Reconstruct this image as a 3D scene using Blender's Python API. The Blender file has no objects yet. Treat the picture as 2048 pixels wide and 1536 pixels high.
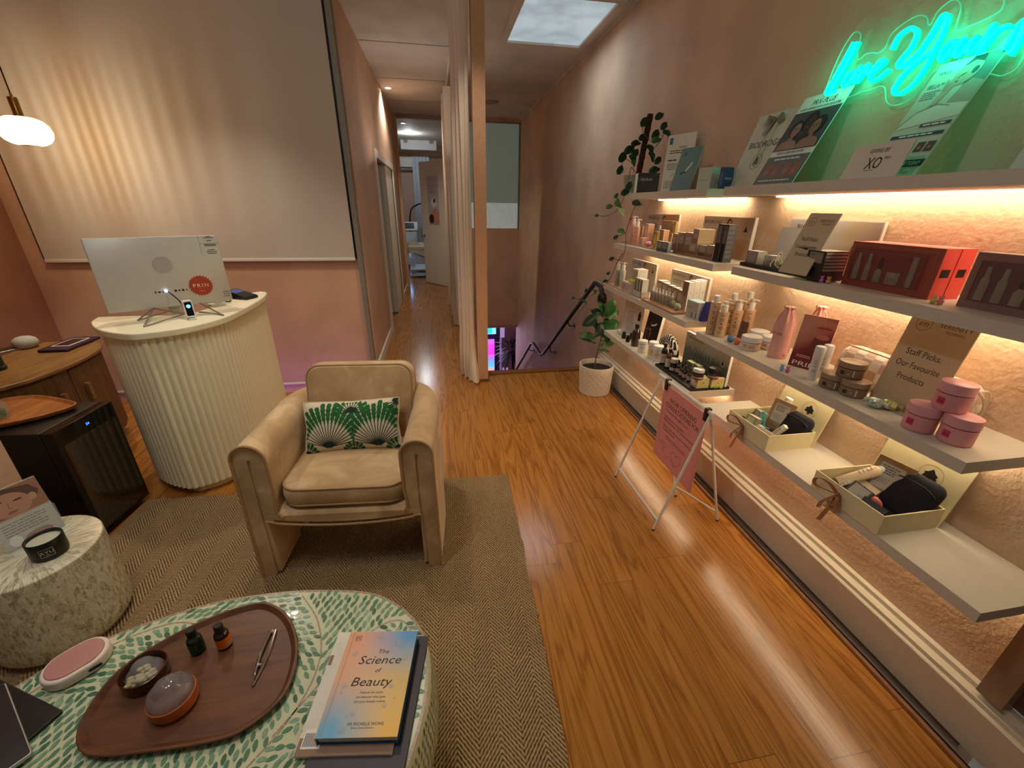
import bpy, math, random
from mathutils import Matrix, Vector
random.seed(7)
PI = math.pi
C = bpy.context.scene.collection

# ---------------------------------------------------------------- camera of the photograph
YAW, PITCH, ROLL, FOC, EYE = 0.172412867, -0.408250489, 0.0145075376, 822.9, 1.5
_cy, _sy, _cp, _sp = math.cos(YAW), math.sin(YAW), math.cos(PITCH), math.sin(PITCH)
FW = Vector((_sy * _cp, _cy * _cp, _sp))
_r0 = Vector((_cy, -_sy, 0)); _u0 = _r0.cross(FW)
RT = math.cos(ROLL) * _r0 + math.sin(ROLL) * _u0
UP = -math.sin(ROLL) * _r0 + math.cos(ROLL) * _u0

def ray(x, y): return FW * FOC + RT * (x - 1024) - UP * (y - 768)
def on(x, y, axis, val):
    d = ray(x, y); o = Vector((0, 0, EYE)); return o + d * ((val - o[axis]) / d[axis])
def onX(x, y, v): return on(x, y, 0, v)
def onY(x, y, v): return on(x, y, 1, v)
def onZ(x, y, v=0.0): return on(x, y, 2, v)
def solve(axis, p, px=None, py=None):
    """coordinate along AXIS that puts the point p at picture column px (or row py)"""
    e = Vector((0, 0, 0)); e[axis] = 1
    b = Vector(p) - Vector((0, 0, EYE)); b[axis] = 0
    if axis == 2: b[2] = -EYE
    if px is not None: k, a = (px - 1024) / FOC, RT
    else: k, a = (768 - py) / FOC, UP
    return (k * b.dot(FW) - b.dot(a)) / (e.dot(a) - k * e.dot(FW))
def depth(p): return (Vector(p) - Vector((0, 0, EYE))).dot(FW)

# ---------------------------------------------------------------- materials
def lin(c):
    return tuple(((v / 255.0) / 12.92 if v / 255.0 <= 0.04045 else ((v / 255.0 + 0.055) / 1.055) ** 2.4) for v in c)
_mats = {}
def mat(rgb, rough=0.5, metal=0.0, var=0.06, bump=0.0, scale=40.0, sheen=0.0, emit=None, estr=0.0, alpha=1.0, trans=0.0, coat=0.0, ior=1.45):
    key = (rgb, rough, metal, var, bump, scale, sheen, emit, estr, alpha, trans, coat, ior)
    if key in _mats: return _mats[key]
    m = bpy.data.materials.new('surface_%d_%d_%d' % rgb); m.use_nodes = True
    nt = m.node_tree; N = nt.nodes; L = nt.links
    p = N['Principled BSDF']; c = lin(rgb)
    p.inputs['Roughness'].default_value = rough; p.inputs['Metallic'].default_value = metal
    p.inputs['IOR'].default_value = ior
    tc = N.new('ShaderNodeTexCoord'); nz = N.new('ShaderNodeTexNoise'); nz.inputs['Scale'].default_value = scale; nz.inputs['Detail'].default_value = 3
    L.new(tc.outputs['Object'], nz.inputs['Vector'])
    rp = N.new('ShaderNodeValToRGB')
    rp.color_ramp.elements[0].position = 0.3; rp.color_ramp.elements[1].position = 0.7
    rp.color_ramp.elements[0].color = tuple(v * (1 - var) for v in c) + (1,)
    rp.color_ramp.elements[1].color = tuple(min(1, v * (1 + var)) for v in c) + (1,)
    L.new(nz.outputs['Fac'], rp.inputs['Fac']); L.new(rp.outputs['Color'], p.inputs['Base Color'])
    if bump:
        b = N.new('ShaderNodeBump'); b.inputs['Strength'].default_value = bump; b.inputs['Distance'].default_value = 0.01
        L.new(nz.outputs['Fac'], b.inputs['Height']); L.new(b.outputs['Normal'], p.inputs['Normal'])
    if sheen: p.inputs['Sheen Weight'].default_value = sheen; p.inputs['Sheen Roughness'].default_value = 0.4
    if emit: p.inputs['Emission Color'].default_value = lin(emit) + (1,); p.inputs['Emission Strength'].default_value = estr
    if alpha < 1: p.inputs['Alpha'].default_value = alpha
    if trans: p.inputs['Transmission Weight'].default_value = trans
    if coat: p.inputs['Coat Weight'].default_value = coat
    _mats[key] = m; return m

class NT:
    """tiny helper to write node trees"""
    def __init__(s, name):
        s.m = bpy.data.materials.new(name); s.m.use_nodes = True; s.t = s.m.node_tree; s.p = s.t.nodes['Principled BSDF']; s.out = s.t.nodes['Material Output']
    def n(s, kind, **kw):
        x = s.t.nodes.new('ShaderNode' + kind)
        for k, v in kw.items():
            if hasattr(x, k): setattr(x, k, v)
        return x
    def l(s, a, b): s.t.links.new(a, b)
    def math(s, op, a, b=None, c=None):
        x = s.t.nodes.new('ShaderNodeMath'); x.operation = op
        for i, v in enumerate((a, b, c)):
            if v is None: continue
            if isinstance(v, (int, float)): x.inputs[i].default_value = v
            else: s.l(v, x.inputs[i])
        return x.outputs[0]
    def ramp(s, fac, stops):
        x = s.t.nodes.new('ShaderNodeValToRGB'); e = x.color_ramp.elements
        while len(e) < len(stops): e.new(0.5)
        for i, (pos, col) in enumerate(stops):
            e[i].position = pos; e[i].color = (lin(col) if max(col) > 1 else col) + (1,)
        s.l(fac, x.inputs['Fac']); return x.outputs['Color']
    def mix(s, fac, a, b, mode='MIX'):
        x = s.t.nodes.new('ShaderNodeMix'); x.data_type = 'RGBA'; x.blend_type = mode
        for sock, v in ((x.inputs[0], fac), (x.inputs[6], a), (x.inputs[7], b)):
            if isinstance(v, (int, float)): sock.default_value = v
            elif isinstance(v, tuple): sock.default_value = (lin(v) if max(v) > 1 else v) + (1,)
            else: s.l(v, sock)
        return x.outputs[2]
    def bump(s, h, strength, dist=0.01):
        b = s.n('Bump'); b.inputs['Strength'].default_value = strength; b.inputs['Distance'].default_value = dist
        s.l(h, b.inputs['Height']); s.l(b.outputs['Normal'], s.p.inputs['Normal'])
    def noise(s, vec, scale, detail=3, rough=0.5, dist=0.0):
        x = s.n('TexNoise'); x.inputs['Scale'].default_value = scale; x.inputs['Detail'].default_value = detail
        x.inputs['Roughness'].default_value = rough; x.inputs['Distortion'].default_value = dist
        s.l(vec, x.inputs['Vector']); return x.outputs['Fac']
    def mapped(s, scale=(1, 1, 1), rot=(0, 0, 0), coord='Object'):
        tc = s.n('TexCoord'); mp = s.n('Mapping'); mp.inputs['Scale'].default_value = scale; mp.inputs['Rotation'].default_value = rot
        s.l(tc.outputs[coord], mp.inputs['Vector']); return mp.outputs['Vector']
    def xyz(s, vec):
        x = s.n('SeparateXYZ'); s.l(vec, x.inputs[0]); return x.outputs

# ---------------------------------------------------------------- mesh building
class G:
    def __init__(s): s.v = []; s.f = []; s.mi = []; s.sm = []; s.mats = []
    def slot(s, m):
        if m not in s.mats: s.mats.append(m)
        return s.mats.index(m)
    def add(s, vs, fs, m, smooth=False, M=None):
        o = len(s.v); k = s.slot(m)
        for p in vs:
            p = Vector(p); s.v.append(tuple(M @ p) if M else tuple(p))
        for f in fs: s.f.append(tuple(i + o for i in f)); s.mi.append(k); s.sm.append(smooth)
        return s
    def box(s, c, d, m, M=None):
        x, y, z = c; a, b, h = d[0] / 2, d[1] / 2, d[2] / 2
        vs = [(x + i * a, y + j * b, z + k * h) for k in (-1, 1) for j in (-1, 1) for i in (-1, 1)]
        return s.add(vs, [(0, 2, 3, 1), (4, 5, 7, 6), (0, 1, 5, 4), (2, 6, 7, 3), (0, 4, 6, 2), (1, 3, 7, 5)], m, False, M)
    def rail(s, x0, x1, y0, y1, z0, z1, m, M=None):
        return s.box(((x0 + x1) / 2, (y0 + y1) / 2, (z0 + z1) / 2), (x1 - x0, y1 - y0, z1 - z0), m, M)
    def loops(s, loops, m, smooth=True, cap=(True, True), closed=True, M=None):
        n = len(loops[0]); vs = [p for l in loops for p in l]; fs = []
        for a in range(len(loops) - 1):
            for i in range(n if closed else n - 1):
                j = (i + 1) % n; fs.append((a * n + i, a * n + j, (a + 1) * n + j, (a + 1) * n + i))
        if cap[0]: fs.append(tuple(reversed(range(n))))
        if cap[1]: fs.append(tuple(range((len(loops) - 1) * n, len(loops) * n)))
        return s.add(vs, fs, m, smooth, M)
    def lathe(s, prof, m, n=24, smooth=True, M=None, c=(0, 0), ell=1.0):
        loops = [[(c[0] + r * math.cos(2 * PI * i / n), c[1] + ell * r * math.sin(2 * PI * i / n), z) for i in range(n)] for r, z in prof]
        return s.loops(loops, m, smooth, (prof[0][0] > 1e-5, prof[-1][0] > 1e-5), True, M)
    def prism(s, poly, z0, z1, m, smooth=False, M=None):
        return s.loops([[(x, y, z0) for x, y in poly], [(x, y, z1) for x, y in poly]], m, smooth, (True, True), True, M)
    def tube(s, pts, r, m, n=8, M=None, cap=True, closed=False):
        P = [Vector(p) for p in pts]; k = len(P); R = r if isinstance(r, (list, tuple)) else [r] * k
        loops = []; ref = None
        for i in range(k):
            a = P[i - 1] if (i > 0 or closed) else P[0]; b = P[(i + 1) % k] if (i < k - 1 or closed) else P[-1]
            t = (b - a); t = t.normalized() if t.length > 1e-9 else Vector((0, 0, 1))
            if ref is None: ref = Vector((0, 0, 1)) if abs(t.z) < 0.9 else Vector((1, 0, 0))
            q = ref - t * ref.dot(t)
            if q.length < 1e-6: q = Vector((1, 0, 0)) - t * t.x
            q.normalize(); ref = q; w = t.cross(q)
            loops.append([tuple(P[i] + (q * math.cos(2 * PI * j / n) + w * math.sin(2 * PI * j / n)) * R[i]) for j in range(n)])
        if closed: loops.append(loops[0])
        return s.loops(loops, m, True, (cap and not closed, cap and not closed), True, M)
    def ball(s, c, r, m, n=16, k=10, M=None):
        if not isinstance(r, tuple): r = (r, r, r)
        loops = []
        for i in range(1, k):
            t = PI * i / k
            loops.append([(c[0] + r[0] * math.sin(t) * math.cos(2 * PI * j / n), c[1] + r[1] * math.sin(t) * math.sin(2 * PI * j / n), c[2] - r[2] * math.cos(t)) for j in range(n)])
        return s.loops(loops, m, True, (True, True), True, M)
    def poly(s, pts, m, M=None): return s.add(pts, [tuple(range(len(pts)))], m, False, M)
    def grid(s, fn, nu, nv, m, smooth=True, M=None):
        vs = [fn(i / nu, j / nv) for j in range(nv + 1) for i in range(nu + 1)]
        fs = [(j * (nu + 1) + i, j * (nu + 1) + i + 1, (j + 1) * (nu + 1) + i + 1, (j + 1) * (nu + 1) + i) for j in range(nv) for i in range(nu)]
        return s.add(vs, fs, m, smooth, M)
    def text(s, string, h, m, M, align='CENTER', shear=0.0, spacing=1.0, width=None):
        vs, fs, w = glyphs(string, shear, spacing)
        k = h / 0.7; kx = k if width is None else width / max(w, 1e-6)
        off = {'CENTER': -w / 2, 'LEFT': 0.0, 'RIGHT': -w}[align]
        return s.add([((x + off) * kx, 0, (y - 0.35) * k) for x, y in vs], fs, m, False, M)
    def mesh(s, name, sharp=38):
        me = bpy.data.meshes.new(name); me.from_pydata(s.v, [], s.f)
        for m in s.mats: me.materials.append(m)
        me.polygons.foreach_set('material_index', s.mi); me.polygons.foreach_set('use_smooth', s.sm)
        me.update()
        if any(s.sm): me.set_sharp_from_angle(angle=math.radians(sharp))
        return me
_gl = {}
def glyphs(string, shear, spacing):
    key = (string, shear, spacing)
    if key not in _gl:
        cu = bpy.data.curves.new('lettering', 'FONT'); cu.body = string; cu.resolution_u = 2; cu.shear = shear; cu.space_character = spacing
        o = bpy.data.objects.new('lettering', cu); me = bpy.data.meshes.new_from_object(o)
        vs = [(v.co.x, v.co.y) for v in me.vertices]; fs = [tuple(p.vertices) for p in me.polygons]
        x0 = min((v[0] for v in vs), default=0); vs = [(x - x0, y) for x, y in vs]
        _gl[key] = (vs, fs, max((v[0] for v in vs), default=0))
        bpy.data.objects.remove(o); bpy.data.curves.remove(cu); bpy.data.meshes.remove(me)
    return _gl[key]

def tag(o, label=None, cat=None, group=None, kind=None):
    if label: o['label'] = label
    if cat: o['category'] = cat
    if group: o['group'] = group
    if kind: o['kind'] = kind
    return o
def thing(name, label, cat, loc=(0, 0, 0), rz=0.0, group=None, M=None):
    o = bpy.data.objects.new(name, None); o.empty_display_size = 0.05; C.objects.link(o)
    if M is not None: o.matrix_world = M
    else: o.location = loc; o.rotation_euler = (0, 0, rz)
    return tag(o, label, cat, group)
def part(name, g, parent, label=None):
    o = bpy.data.objects.new(name, g.mesh(name)); C.objects.link(o); o.parent = parent
    return tag(o, label)
def solo(name, g, label, cat, loc=(0, 0, 0), rz=0.0, group=None, M=None):
    o = bpy.data.objects.new(name, g.mesh(name)); C.objects.link(o)
    if M is not None: o.matrix_world = M
    else: o.location = loc; o.rotation_euler = (0, 0, rz)
    return tag(o, label, cat, group)
def struct(name, g, label=None):
    o = bpy.data.objects.new(name, g.mesh(name)); C.objects.link(o); return tag(o, label, None, None, 'structure')
def dup(root, label, group=None, loc=None, rz=None):
    def cp(o, parent):
        c = o.copy(); C.objects.link(c); c.parent = parent
        for ch in o.children: cp(ch, c)
        return c
    r = cp(root, None)
    if loc is not None: r.location = loc
    if rz is not None: r.rotation_euler = (0, 0, rz)
    return tag(r, label, None, group)
def T(x, y, z): return Matrix.Translation((x, y, z))
def RX(a): return Matrix.Rotation(a, 4, 'X')
def RY(a): return Matrix.Rotation(a, 4, 'Y')
def RZ(a): return Matrix.Rotation(a, 4, 'Z')

def rrect(w, d, r, n=5, cx=0, cy=0):
    """rounded rectangle, counter-clockwise"""
    r = min(r, w / 2 - 1e-5, d / 2 - 1e-5); out = []
    for qx, qy, a0 in ((1, -1, -PI / 2), (1, 1, 0), (-1, 1, PI / 2), (-1, -1, PI)):
        for i in range(n + 1):
            a = a0 + PI / 2 * i / n
            out.append((cx + qx * (w / 2 - r) + r * math.cos(a), cy + qy * (d / 2 - r) + r * math.sin(a)))
    return out
def slab(g, w, d, r, z0, z1, m, e=0.003, n=5, cx=0, cy=0, M=None, k=3):
    """rounded-corner slab whose top and bottom edges are eased by e"""
    L = []
    for i in range(k + 1):
        a = PI / 2 * i / k; q = e * (1 - math.sin(a)); L.append([(x, y, z0 + e * (1 - math.cos(a))) for x, y in rrect(w - 2 * q, d - 2 * q, max(r - q, 1e-4), n, cx, cy)])
    for i in range(k, -1, -1):
        a = PI / 2 * i / k; q = e * (1 - math.sin(a)); L.append([(x, y, z1 - e * (1 - math.cos(a))) for x, y in rrect(w - 2 * q, d - 2 * q, max(r - q, 1e-4), n, cx, cy)])
    g.loops(L, m, True, (True, True), True, M)
def smooth_path(P, k=6, closed=False):
    """Catmull-Rom through the points"""
    P = [Vector(p) for p in P]; n = len(P); out = []
    for i in range(n if closed else n - 1):
        a, b, c, d = (P[(i + j) % n] if closed else P[min(max(i + j, 0), n - 1)] for j in (-1, 0, 1, 2))
        for t in range(k):
            t /= k
            out.append(0.5 * ((2 * b) + (c - a) * t + (2 * a - 5 * b + 4 * c - d) * t * t + (3 * b - a - 3 * c + d) * t ** 3))
    if not closed: out.append(P[-1])
    return out
# ================================================================= THE ROOM
WALL, FRONT, CEIL = 1.56, 1.28, 2.915          # shelf wall, front edge of the shelves, ceiling height

def wood_floor():
    s = NT('laminate_floor'); v = s.mapped(); X, Y, Z = s.xyz(v)
    col = s.math('FLOOR', s.math('DIVIDE', X, 0.152)); fx = s.math('FRACT', s.math('DIVIDE', X, 0.152))
    wn = s.n('TexWhiteNoise'); wn.noise_dimensions = '1D'; s.l(col, wn.inputs['W'])
    yy = s.math('ADD', s.math('DIVIDE', Y, 1.21), wn.outputs['Value']); row = s.math('FLOOR', yy); fy = s.math('FRACT', yy)
    cb = s.n('CombineXYZ'); s.l(col, cb.inputs[0]); s.l(row, cb.inputs[1])
    w2 = s.n('TexWhiteNoise'); w2.noise_dimensions = '2D'; s.l(cb.outputs[0], w2.inputs['Vector'])
    c2 = s.n('CombineXYZ'); s.l(s.math('ADD', s.math('MULTIPLY', X, 7.5), s.math('MULTIPLY', w2.outputs['Value'], 31)), c2.inputs[0])
    s.l(s.math('ADD', s.math('MULTIPLY', Y, 0.5), s.math('MULTIPLY', w2.outputs['Value'], 17)), c2.inputs[1])
    n1 = s.noise(c2.outputs[0], 1.5, 3, 0.5, 0.6)
    rings = s.math('FRACT', s.math('MULTIPLY', n1, 9.0))
    line = s.math('POWER', s.math('ABSOLUTE', s.math('SUBTRACT', rings, 0.5)), 2.0)
    c3 = s.n('CombineXYZ'); s.l(s.math('MULTIPLY', X, 120), c3.inputs[0]); s.l(s.math('MULTIPLY', Y, 4), c3.inputs[1])
    fine = s.noise(c3.outputs[0], 1.0, 3, 0.6)
    fac = s.math('ADD', s.math('ADD', s.math('MULTIPLY', line, 1.9), s.math('MULTIPLY', s.math('SUBTRACT', fine, 0.5), 0.55)), 0.14)
    base = s.ramp(fac, [(0.0, (192, 132, 62)), (0.4, (166, 108, 44)), (0.9, (112, 66, 24))])
    tone = s.ramp(w2.outputs['Value'], [(0, (0.78, 0.78, 0.78)), (1, (1.0, 0.99, 0.97))])
    c = s.mix(1.0, base, tone, 'MULTIPLY')
    ex = s.math('LESS_THAN', fx, 0.012); ey = s.math('LESS_THAN', fy, 0.0016)
    c = s.mix(s.math('MULTIPLY', s.math('MAXIMUM', ex, ey), 0.75), c, (70, 38, 16))
    s.l(c, s.p.inputs['Base Color']); s.p.inputs['Roughness'].default_value = 0.19
    s.bump(s.math('SUBTRACT', s.math('MULTIPLY', fine, 0.3), s.math('MULTIPLY', s.math('MAXIMUM', ex, ey), 1.0)), 0.12, 0.004)
    return s.m
def plaster(name, rgb, rough_bump=0.35, scale=55):
    s = NT(name); v = s.mapped(); n1 = s.noise(v, scale, 4, 0.6); n2 = s.noise(v, 3.0, 2)
    c = s.ramp(n2, [(0.3, tuple(k * 0.95 for k in rgb)), (0.7, tuple(min(255, k * 1.04) for k in rgb))])
    s.l(c, s.p.inputs['Base Color']); s.p.inputs['Roughness'].default_value = 0.75; s.bump(n1, rough_bump, 0.01); return s.m
FLOOR_M = wood_floor()
PINK = plaster('pink_plaster_paint', (216, 184, 154), 0.45, 48)
PINKS = plaster('smooth_pink_paint', (206, 168, 140), 0.06, 90)
PINKSH = plaster('shaded_pink_paint', (150, 106, 80), 0.06, 90)  # the pink paint darkened for the left wall, its shade put into the colour
CEILM = plaster('ceiling_paint', (214, 205, 196), 0.05, 60)
WHITE = mat((232, 228, 218), 0.45, var=0.03)
OFFW = mat((206, 194, 172), 0.4, var=0.03)
ALU = mat((150, 146, 138), 0.4, 0.6)
DARK = mat((16, 15, 15), 0.5)
WOODT = mat((128, 80, 40), 0.45, var=0.2, scale=25)

g = G(); g.rail(-3.3, 1.44, -1.3, 3.5, -0.1, 0, FLOOR_M); g.rail(-0.72, 1.44, 3.5, 3.70, -0.1, 0, FLOOR_M); g.rail(-0.76, 0.40, 3.70, 12.6, -0.1, 0, FLOOR_M); g.rail(-2.2, -0.76, 8.5, 12.6, -0.1, 0, FLOOR_M); g.rail(0.40, 1.3, 8.55, 12.6, -0.1, 0, FLOOR_M)
struct('floor', g)
g = G(); g.tube([(1.436, -1.3, 0.004), (1.436, 3.66, 0.004)], 0.011, WOODT, 8); struct('trim_1', g)
g = G(); g.rail(0.392, 1.49, 3.66, 3.745, -0.16, 0.012, WOODT); struct('trim_2', g)      # nosing of the landing
g = G()
prof = [(1.495, 0.004), (1.495, 0.152), (1.4985, 0.156), (1.508, 0.156), (1.508, 0.171), (1.538, 0.172), (1.538, 0.189), (1.558, 0.190), (1.558, 0.004)]
g.loops([[(x, y, z) for x, z in prof] for y in (-0.6, 3.66)], OFFW, False)
struct('baseboard_right', g)
g = G(); g.rail(WALL, WALL + 0.12, 0.50, 8.55, -3.4, 3.0, PINK); struct('wall_right', g)
g = G(); g.rail(1.455, 1.52, -1.3, 3.66, -0.12, -0.06, DARK); struct('trim_3', g)           # near-black strip painted in as the shade of the gap under the skirting
# door beyond the end of the shelf wall
g = G(); g.rail(1.515, 1.60, 0.465, 0.525, 0.19, 2.3, mat((150, 126, 104), 0.5)); fr = struct('door_3', g)
g = G(); g.rail(1.552, 1.585, -0.5, 0.465, 0.20, 2.3, mat((88, 66, 56), 0.35)); g.rail(1.548, 1.556, -0.4, 0.40, 0.30, 2.2, mat((128, 104, 86), 0.2)); part('door_panel', g, fr)
g = G(); g.rail(-3.3, 1.7, -1.3, 12.6, CEIL, CEIL + 0.1, CEILM); struct('ceiling', g)
g = G(); g.rail(-3.28, -3.16, -1.3, 4.1, -0.7, 3.0, PINKSH); struct('wall_left', g)
g = G(); g.rail(-3.16, -1.66, 1.50, 1.63, 0, CEIL, mat((196, 164, 138), 0.7)); struct('wall_left_pier', g)
# wall with the blind: its foot goes down behind the edge of the mezzanine
g = G(); g.rail(-3.16, -0.70, 3.90, 4.02, -0.9, 3.0, PINKS); struct('wall_far', g)
g = G(); g.rail(-3.16, -0.66, 3.885, 3.90, -0.085, -0.07, WHITE); struct('trim_4', g)
g = G(); g.rail(-3.04, -0.695, 3.885, 3.899, 1.06, 2.9, DARK); struct('window_1', g)
g = G(); g.rail(-0.70, -0.662, 3.865, 3.93, -0.3, CEIL, mat((140, 136, 126), 0.5, 0.2)); struct('trim_5', g)
# corridor
def wallbox(name, bits, m):
    g = G()
    for b in bits: g.rail(*b, m)
    return struct(name, g)
wallbox('wall_corridor_left', [(-0.77, -0.65, 3.93, 5.35, -0.1, 2.95), (-0.77, -0.65, 7.25, 8.46, -0.1, 2.95), (-0.77, -0.65, 5.35, 7.25, 1.99, 2.95)], PINKS)
g = G(); g.rail(-0.65, -0.635, 3.90, 5.30, 0, 0.085, WHITE); g.rail(-0.65, -0.635, 7.32, 8.40, 0, 0.085, WHITE); struct('baseboard_left', g)
g = G(); g.rail(-0.66, -0.628, 5.27, 5.37, 0, 2.06, WHITE); g.rail(-0.66, -0.628, 7.23, 7.33, 0, 2.06, WHITE); g.rail(-0.66, -0.628, 5.37, 7.23, 1.98, 2.06, WHITE); d1 = struct('door_1', g)
g = G(); g.rail(-0.72, -0.70, 5.37, 6.45, 0, 1.98, mat((150, 165, 165), 0.08, 0.7)); part('mirror_panel', g, d1)
g = G(); g.rail(-0.70, -0.645, 6.32, 7.2, 0.01, 1.97, WHITE); g.rail(-0.644, -0.640, 7.14, 7.2, 0.0, 1.97, DARK); part('door_panel', g, d1)
wallbox('wall_corridor_end', [(0.19, 0.40, 8.43, 8.55, -0.1, 2.95), (0.40, 1.56, 8.43, 8.55, -0.83, 1.10), (-0.66, -0.60, 8.43, 8.50, 0, 2.95), (0.40, 1.56, 8.43, 8.55, 2.86, 2.95)], PINKS)
wallbox('trim_12', [(-0.60, 0.19, 8.44, 8.50, 2.29, 2.35), (-0.60, 0.19, 8.44, 8.50, 2.85, 2.95)], mat((150, 142, 132), .5))
GLASS = mat((215, 228, 228), 0.03, var=0.0, alpha=0.16)
FROSTD = mat((112, 120, 108), 0.22, var=0.06, scale=3, emit=(108, 116, 104), estr=0.42); FROSTL = mat((170, 178, 172), 0.35, var=0.12, scale=9, emit=(170, 178, 172), estr=0.40)  # partition panes are no lamps; emission added to brighten their colour
g = G(); g.rail(-0.60, 0.19, 8.46, 8.466, 2.36, 2.85, GLASS); struct('window_3', g)
g = G(); g.rail(0.40, 1.555, 8.46, 8.48, 1.55, 2.86, FROSTD); g.rail(0.40, 1.555, 8.46, 8.48, 1.10, 1.55, FROSTL); w4 = struct('window_4', g)
g = G(); g.rail(0.40, 1.556, 8.42, 8.45, 2.84, 2.86, ALU); g.rail(1.53, 1.558, 8.42, 8.45, 1.09, 2.86, ALU); part('window_frame', g, w4)
# open door leaf of the treatment room
M = T(0.17, 8.38, 0) @ RZ(math.atan2(0.62, -0.44))
g = G(); g.rail(0, 0.78, -0.02, 0.02, 0.01, 2.24, mat((222, 214, 196), 0.5, var=0.02)); d2 = struct('door_2', g); d2.matrix_world = M
g = G(); g.lathe([(0.028, 0), (0.028, 0.008), (0.01, 0.01), (0.01, 0.05), (0.026, 0.055), (0.026, 0.085), (0.0, 0.095)], ALU, 14, M=T(0.72, 0.02, 0.93) @ RX(-PI / 2)); part('door_handle', g, d2)
# pillar and its shoe
g = G(); g.rail(0.294, 0.388, 3.52, 3.62, 0, CEIL, mat((206, 160, 126), 0.7)); struct('pillar', g)
g = G(); g.rail(0.286, 0.40, 3.505, 3.64, 0, 0.022, WOODT); struct('trim_6', g)
# stairwell
wallbox('wall_stair', [(0.39, 0.42, 3.75, 8.43, -3.4, -0.10), (0.42, 1.56, 3.70, 3.745, -3.4, -0.16)], PINKS)
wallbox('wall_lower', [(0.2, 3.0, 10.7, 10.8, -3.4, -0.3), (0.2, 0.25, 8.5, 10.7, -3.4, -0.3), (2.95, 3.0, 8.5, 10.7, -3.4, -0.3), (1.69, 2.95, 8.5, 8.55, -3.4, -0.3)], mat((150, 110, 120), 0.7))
g = G(); g.rail(0.2, 3.0, 3.7, 10.8, -3.5, -3.4, FLOOR_M); g.rail(0.40, 1.44, 3.75, 8.4, -3.4, -3.35, FLOOR_M); struct('floor_lower', g)
g = G(); g.rail(0.2, 3.0, 8.5, 10.8, -0.9, -0.83, CEILM); struct('ceiling_lower', g)
g = G(); VIO = mat((110, 96, 150), 0.4)
def rectY(g, x0, y0, x1, y1, Yp, m, t=0.02):
    a = onY(x0, y0, Yp); b = onY(x1, y1, Yp); g.rail(min(a.x, b.x), max(a.x, b.x), Yp, Yp + t, min(a.z, b.z), max(a.z, b.z), m)
rectY(g, 962, 651, 1000, 742, 10.66, mat((70, 52, 92), 0.5), 0.03); w5 = struct('window_5', g)
g = G(); rectY(g, 973, 653, 992, 668, 10.64, mat((120, 200, 225), 0.3, emit=(140, 215, 240), estr=1.3)); rectY(g, 973, 656, 984, 667, 10.63, mat((20, 200, 220), 0.3, emit=(20, 210, 225), estr=1.2)); part('upper_pane', g, w5)
s = NT('lit_shop_poster'); X, Y, Z = s.xyz(s.mapped(coord='Generated')); c = s.ramp(Z, [(0, (240, 150, 90)), (0.14, (90, 190, 250)), (0.4, (140, 130, 255)), (0.55, (250, 60, 230)), (0.8, (250, 70, 225)), (1, (170, 110, 250))])
s.l(c, s.p.inputs['Base Color']); s.l(c, s.p.inputs['Emission Color']); s.p.inputs['Emission Strength'].default_value = 1.3
g = G(); rectY(g, 973, 679, 989, 741, 10.64, s.m); part('lower_pane', g, w5)
g = G(); rectY(g, 1000, 653, 1009, 675, 10.66, mat((190, 175, 220), 0.5, emit=(190, 170, 225), estr=0.5)); rectY(g, 999, 676, 1003, 742, 10.66, mat((150, 130, 190), 0.5, emit=(160, 140, 215), estr=0.4)); rectY(g, 1005, 736, 1016, 742, 10.66, mat((190, 175, 220), 0.5, emit=(190, 170, 225), estr=0.5)); struct('trim_7', g)
# treatment room shell
wallbox('wall_treatment_room', [(-2.2, 1.3, 12.5, 12.6, 0, 2.95), (-2.25, -2.2, 8.5, 12.6, 0, 2.95), (1.3, 1.35, 8.5, 12.6, 0, 2.95), (-2.2, -0.77, 8.46, 8.55, 0, 2.95)], mat((205, 178, 160), 0.8))
# skylight
q = [onZ(*p, CEIL) for p in ((1048, -12), (1236, -8), (1165, 90), (1016, 80))]
x0, x1, y0, y1 = (q[0].x + q[3].x) / 2, (q[1].x + q[2].x) / 2, (q[0].y + q[1].y) / 2, (q[2].y + q[3].y) / 2
s = NT('skylight_diffuser'); c = s.ramp(s.noise(s.mapped(), 4, 4), [(0.25, (120, 150, 165)), (0.6, (168, 196, 208))]); s.l(c, s.p.inputs['Emission Color']); s.p.inputs['Emission Strength'].default_value = 0.75
g = G(); g.rail(x0, x1, y0, y1, CEIL - 0.004, CEIL, s.m); w2 = struct('window_2', g)
g = G()
for b in ((x0 - .05, x0, y0 - .05, y1 + .05), (x1, x1 + .05, y0 - .05, y1 + .05), (x0, x1, y0 - .05, y0), (x0, x1, y1, y1 + .05)): g.rail(*b, CEIL - 0.022, CEIL, CEILM)
part('window_frame', g, w2)
g = G(); g.rail(1.54, WALL, 0.5, 8.43, CEIL - 0.02, CEIL, CEILM); struct('trim_8', g)
for i, yy in enumerate((5.0, 6.25, 7.45)):
    g = G(); g.rail(-0.65, 0.30, yy, yy + 0.012, CEIL - 0.003, CEIL, mat((150, 138, 126), 0.7)); struct('trim_%d' % (9 + i), g)
v = onZ(982, 203, CEIL); g = G(); g.lathe([(0.11, 0), (0.11, -0.012), (0.085, -0.02), (0.07, -0.008), (0.045, -0.022), (0.02, -0.01), (0.0, -0.022)], mat((170, 160, 148), 0.6), 24)
solo('ceiling_vent', g, 'round off-white air vent in the ceiling above the stairwell', 'vent', (v.x, v.y, CEIL))
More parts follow.
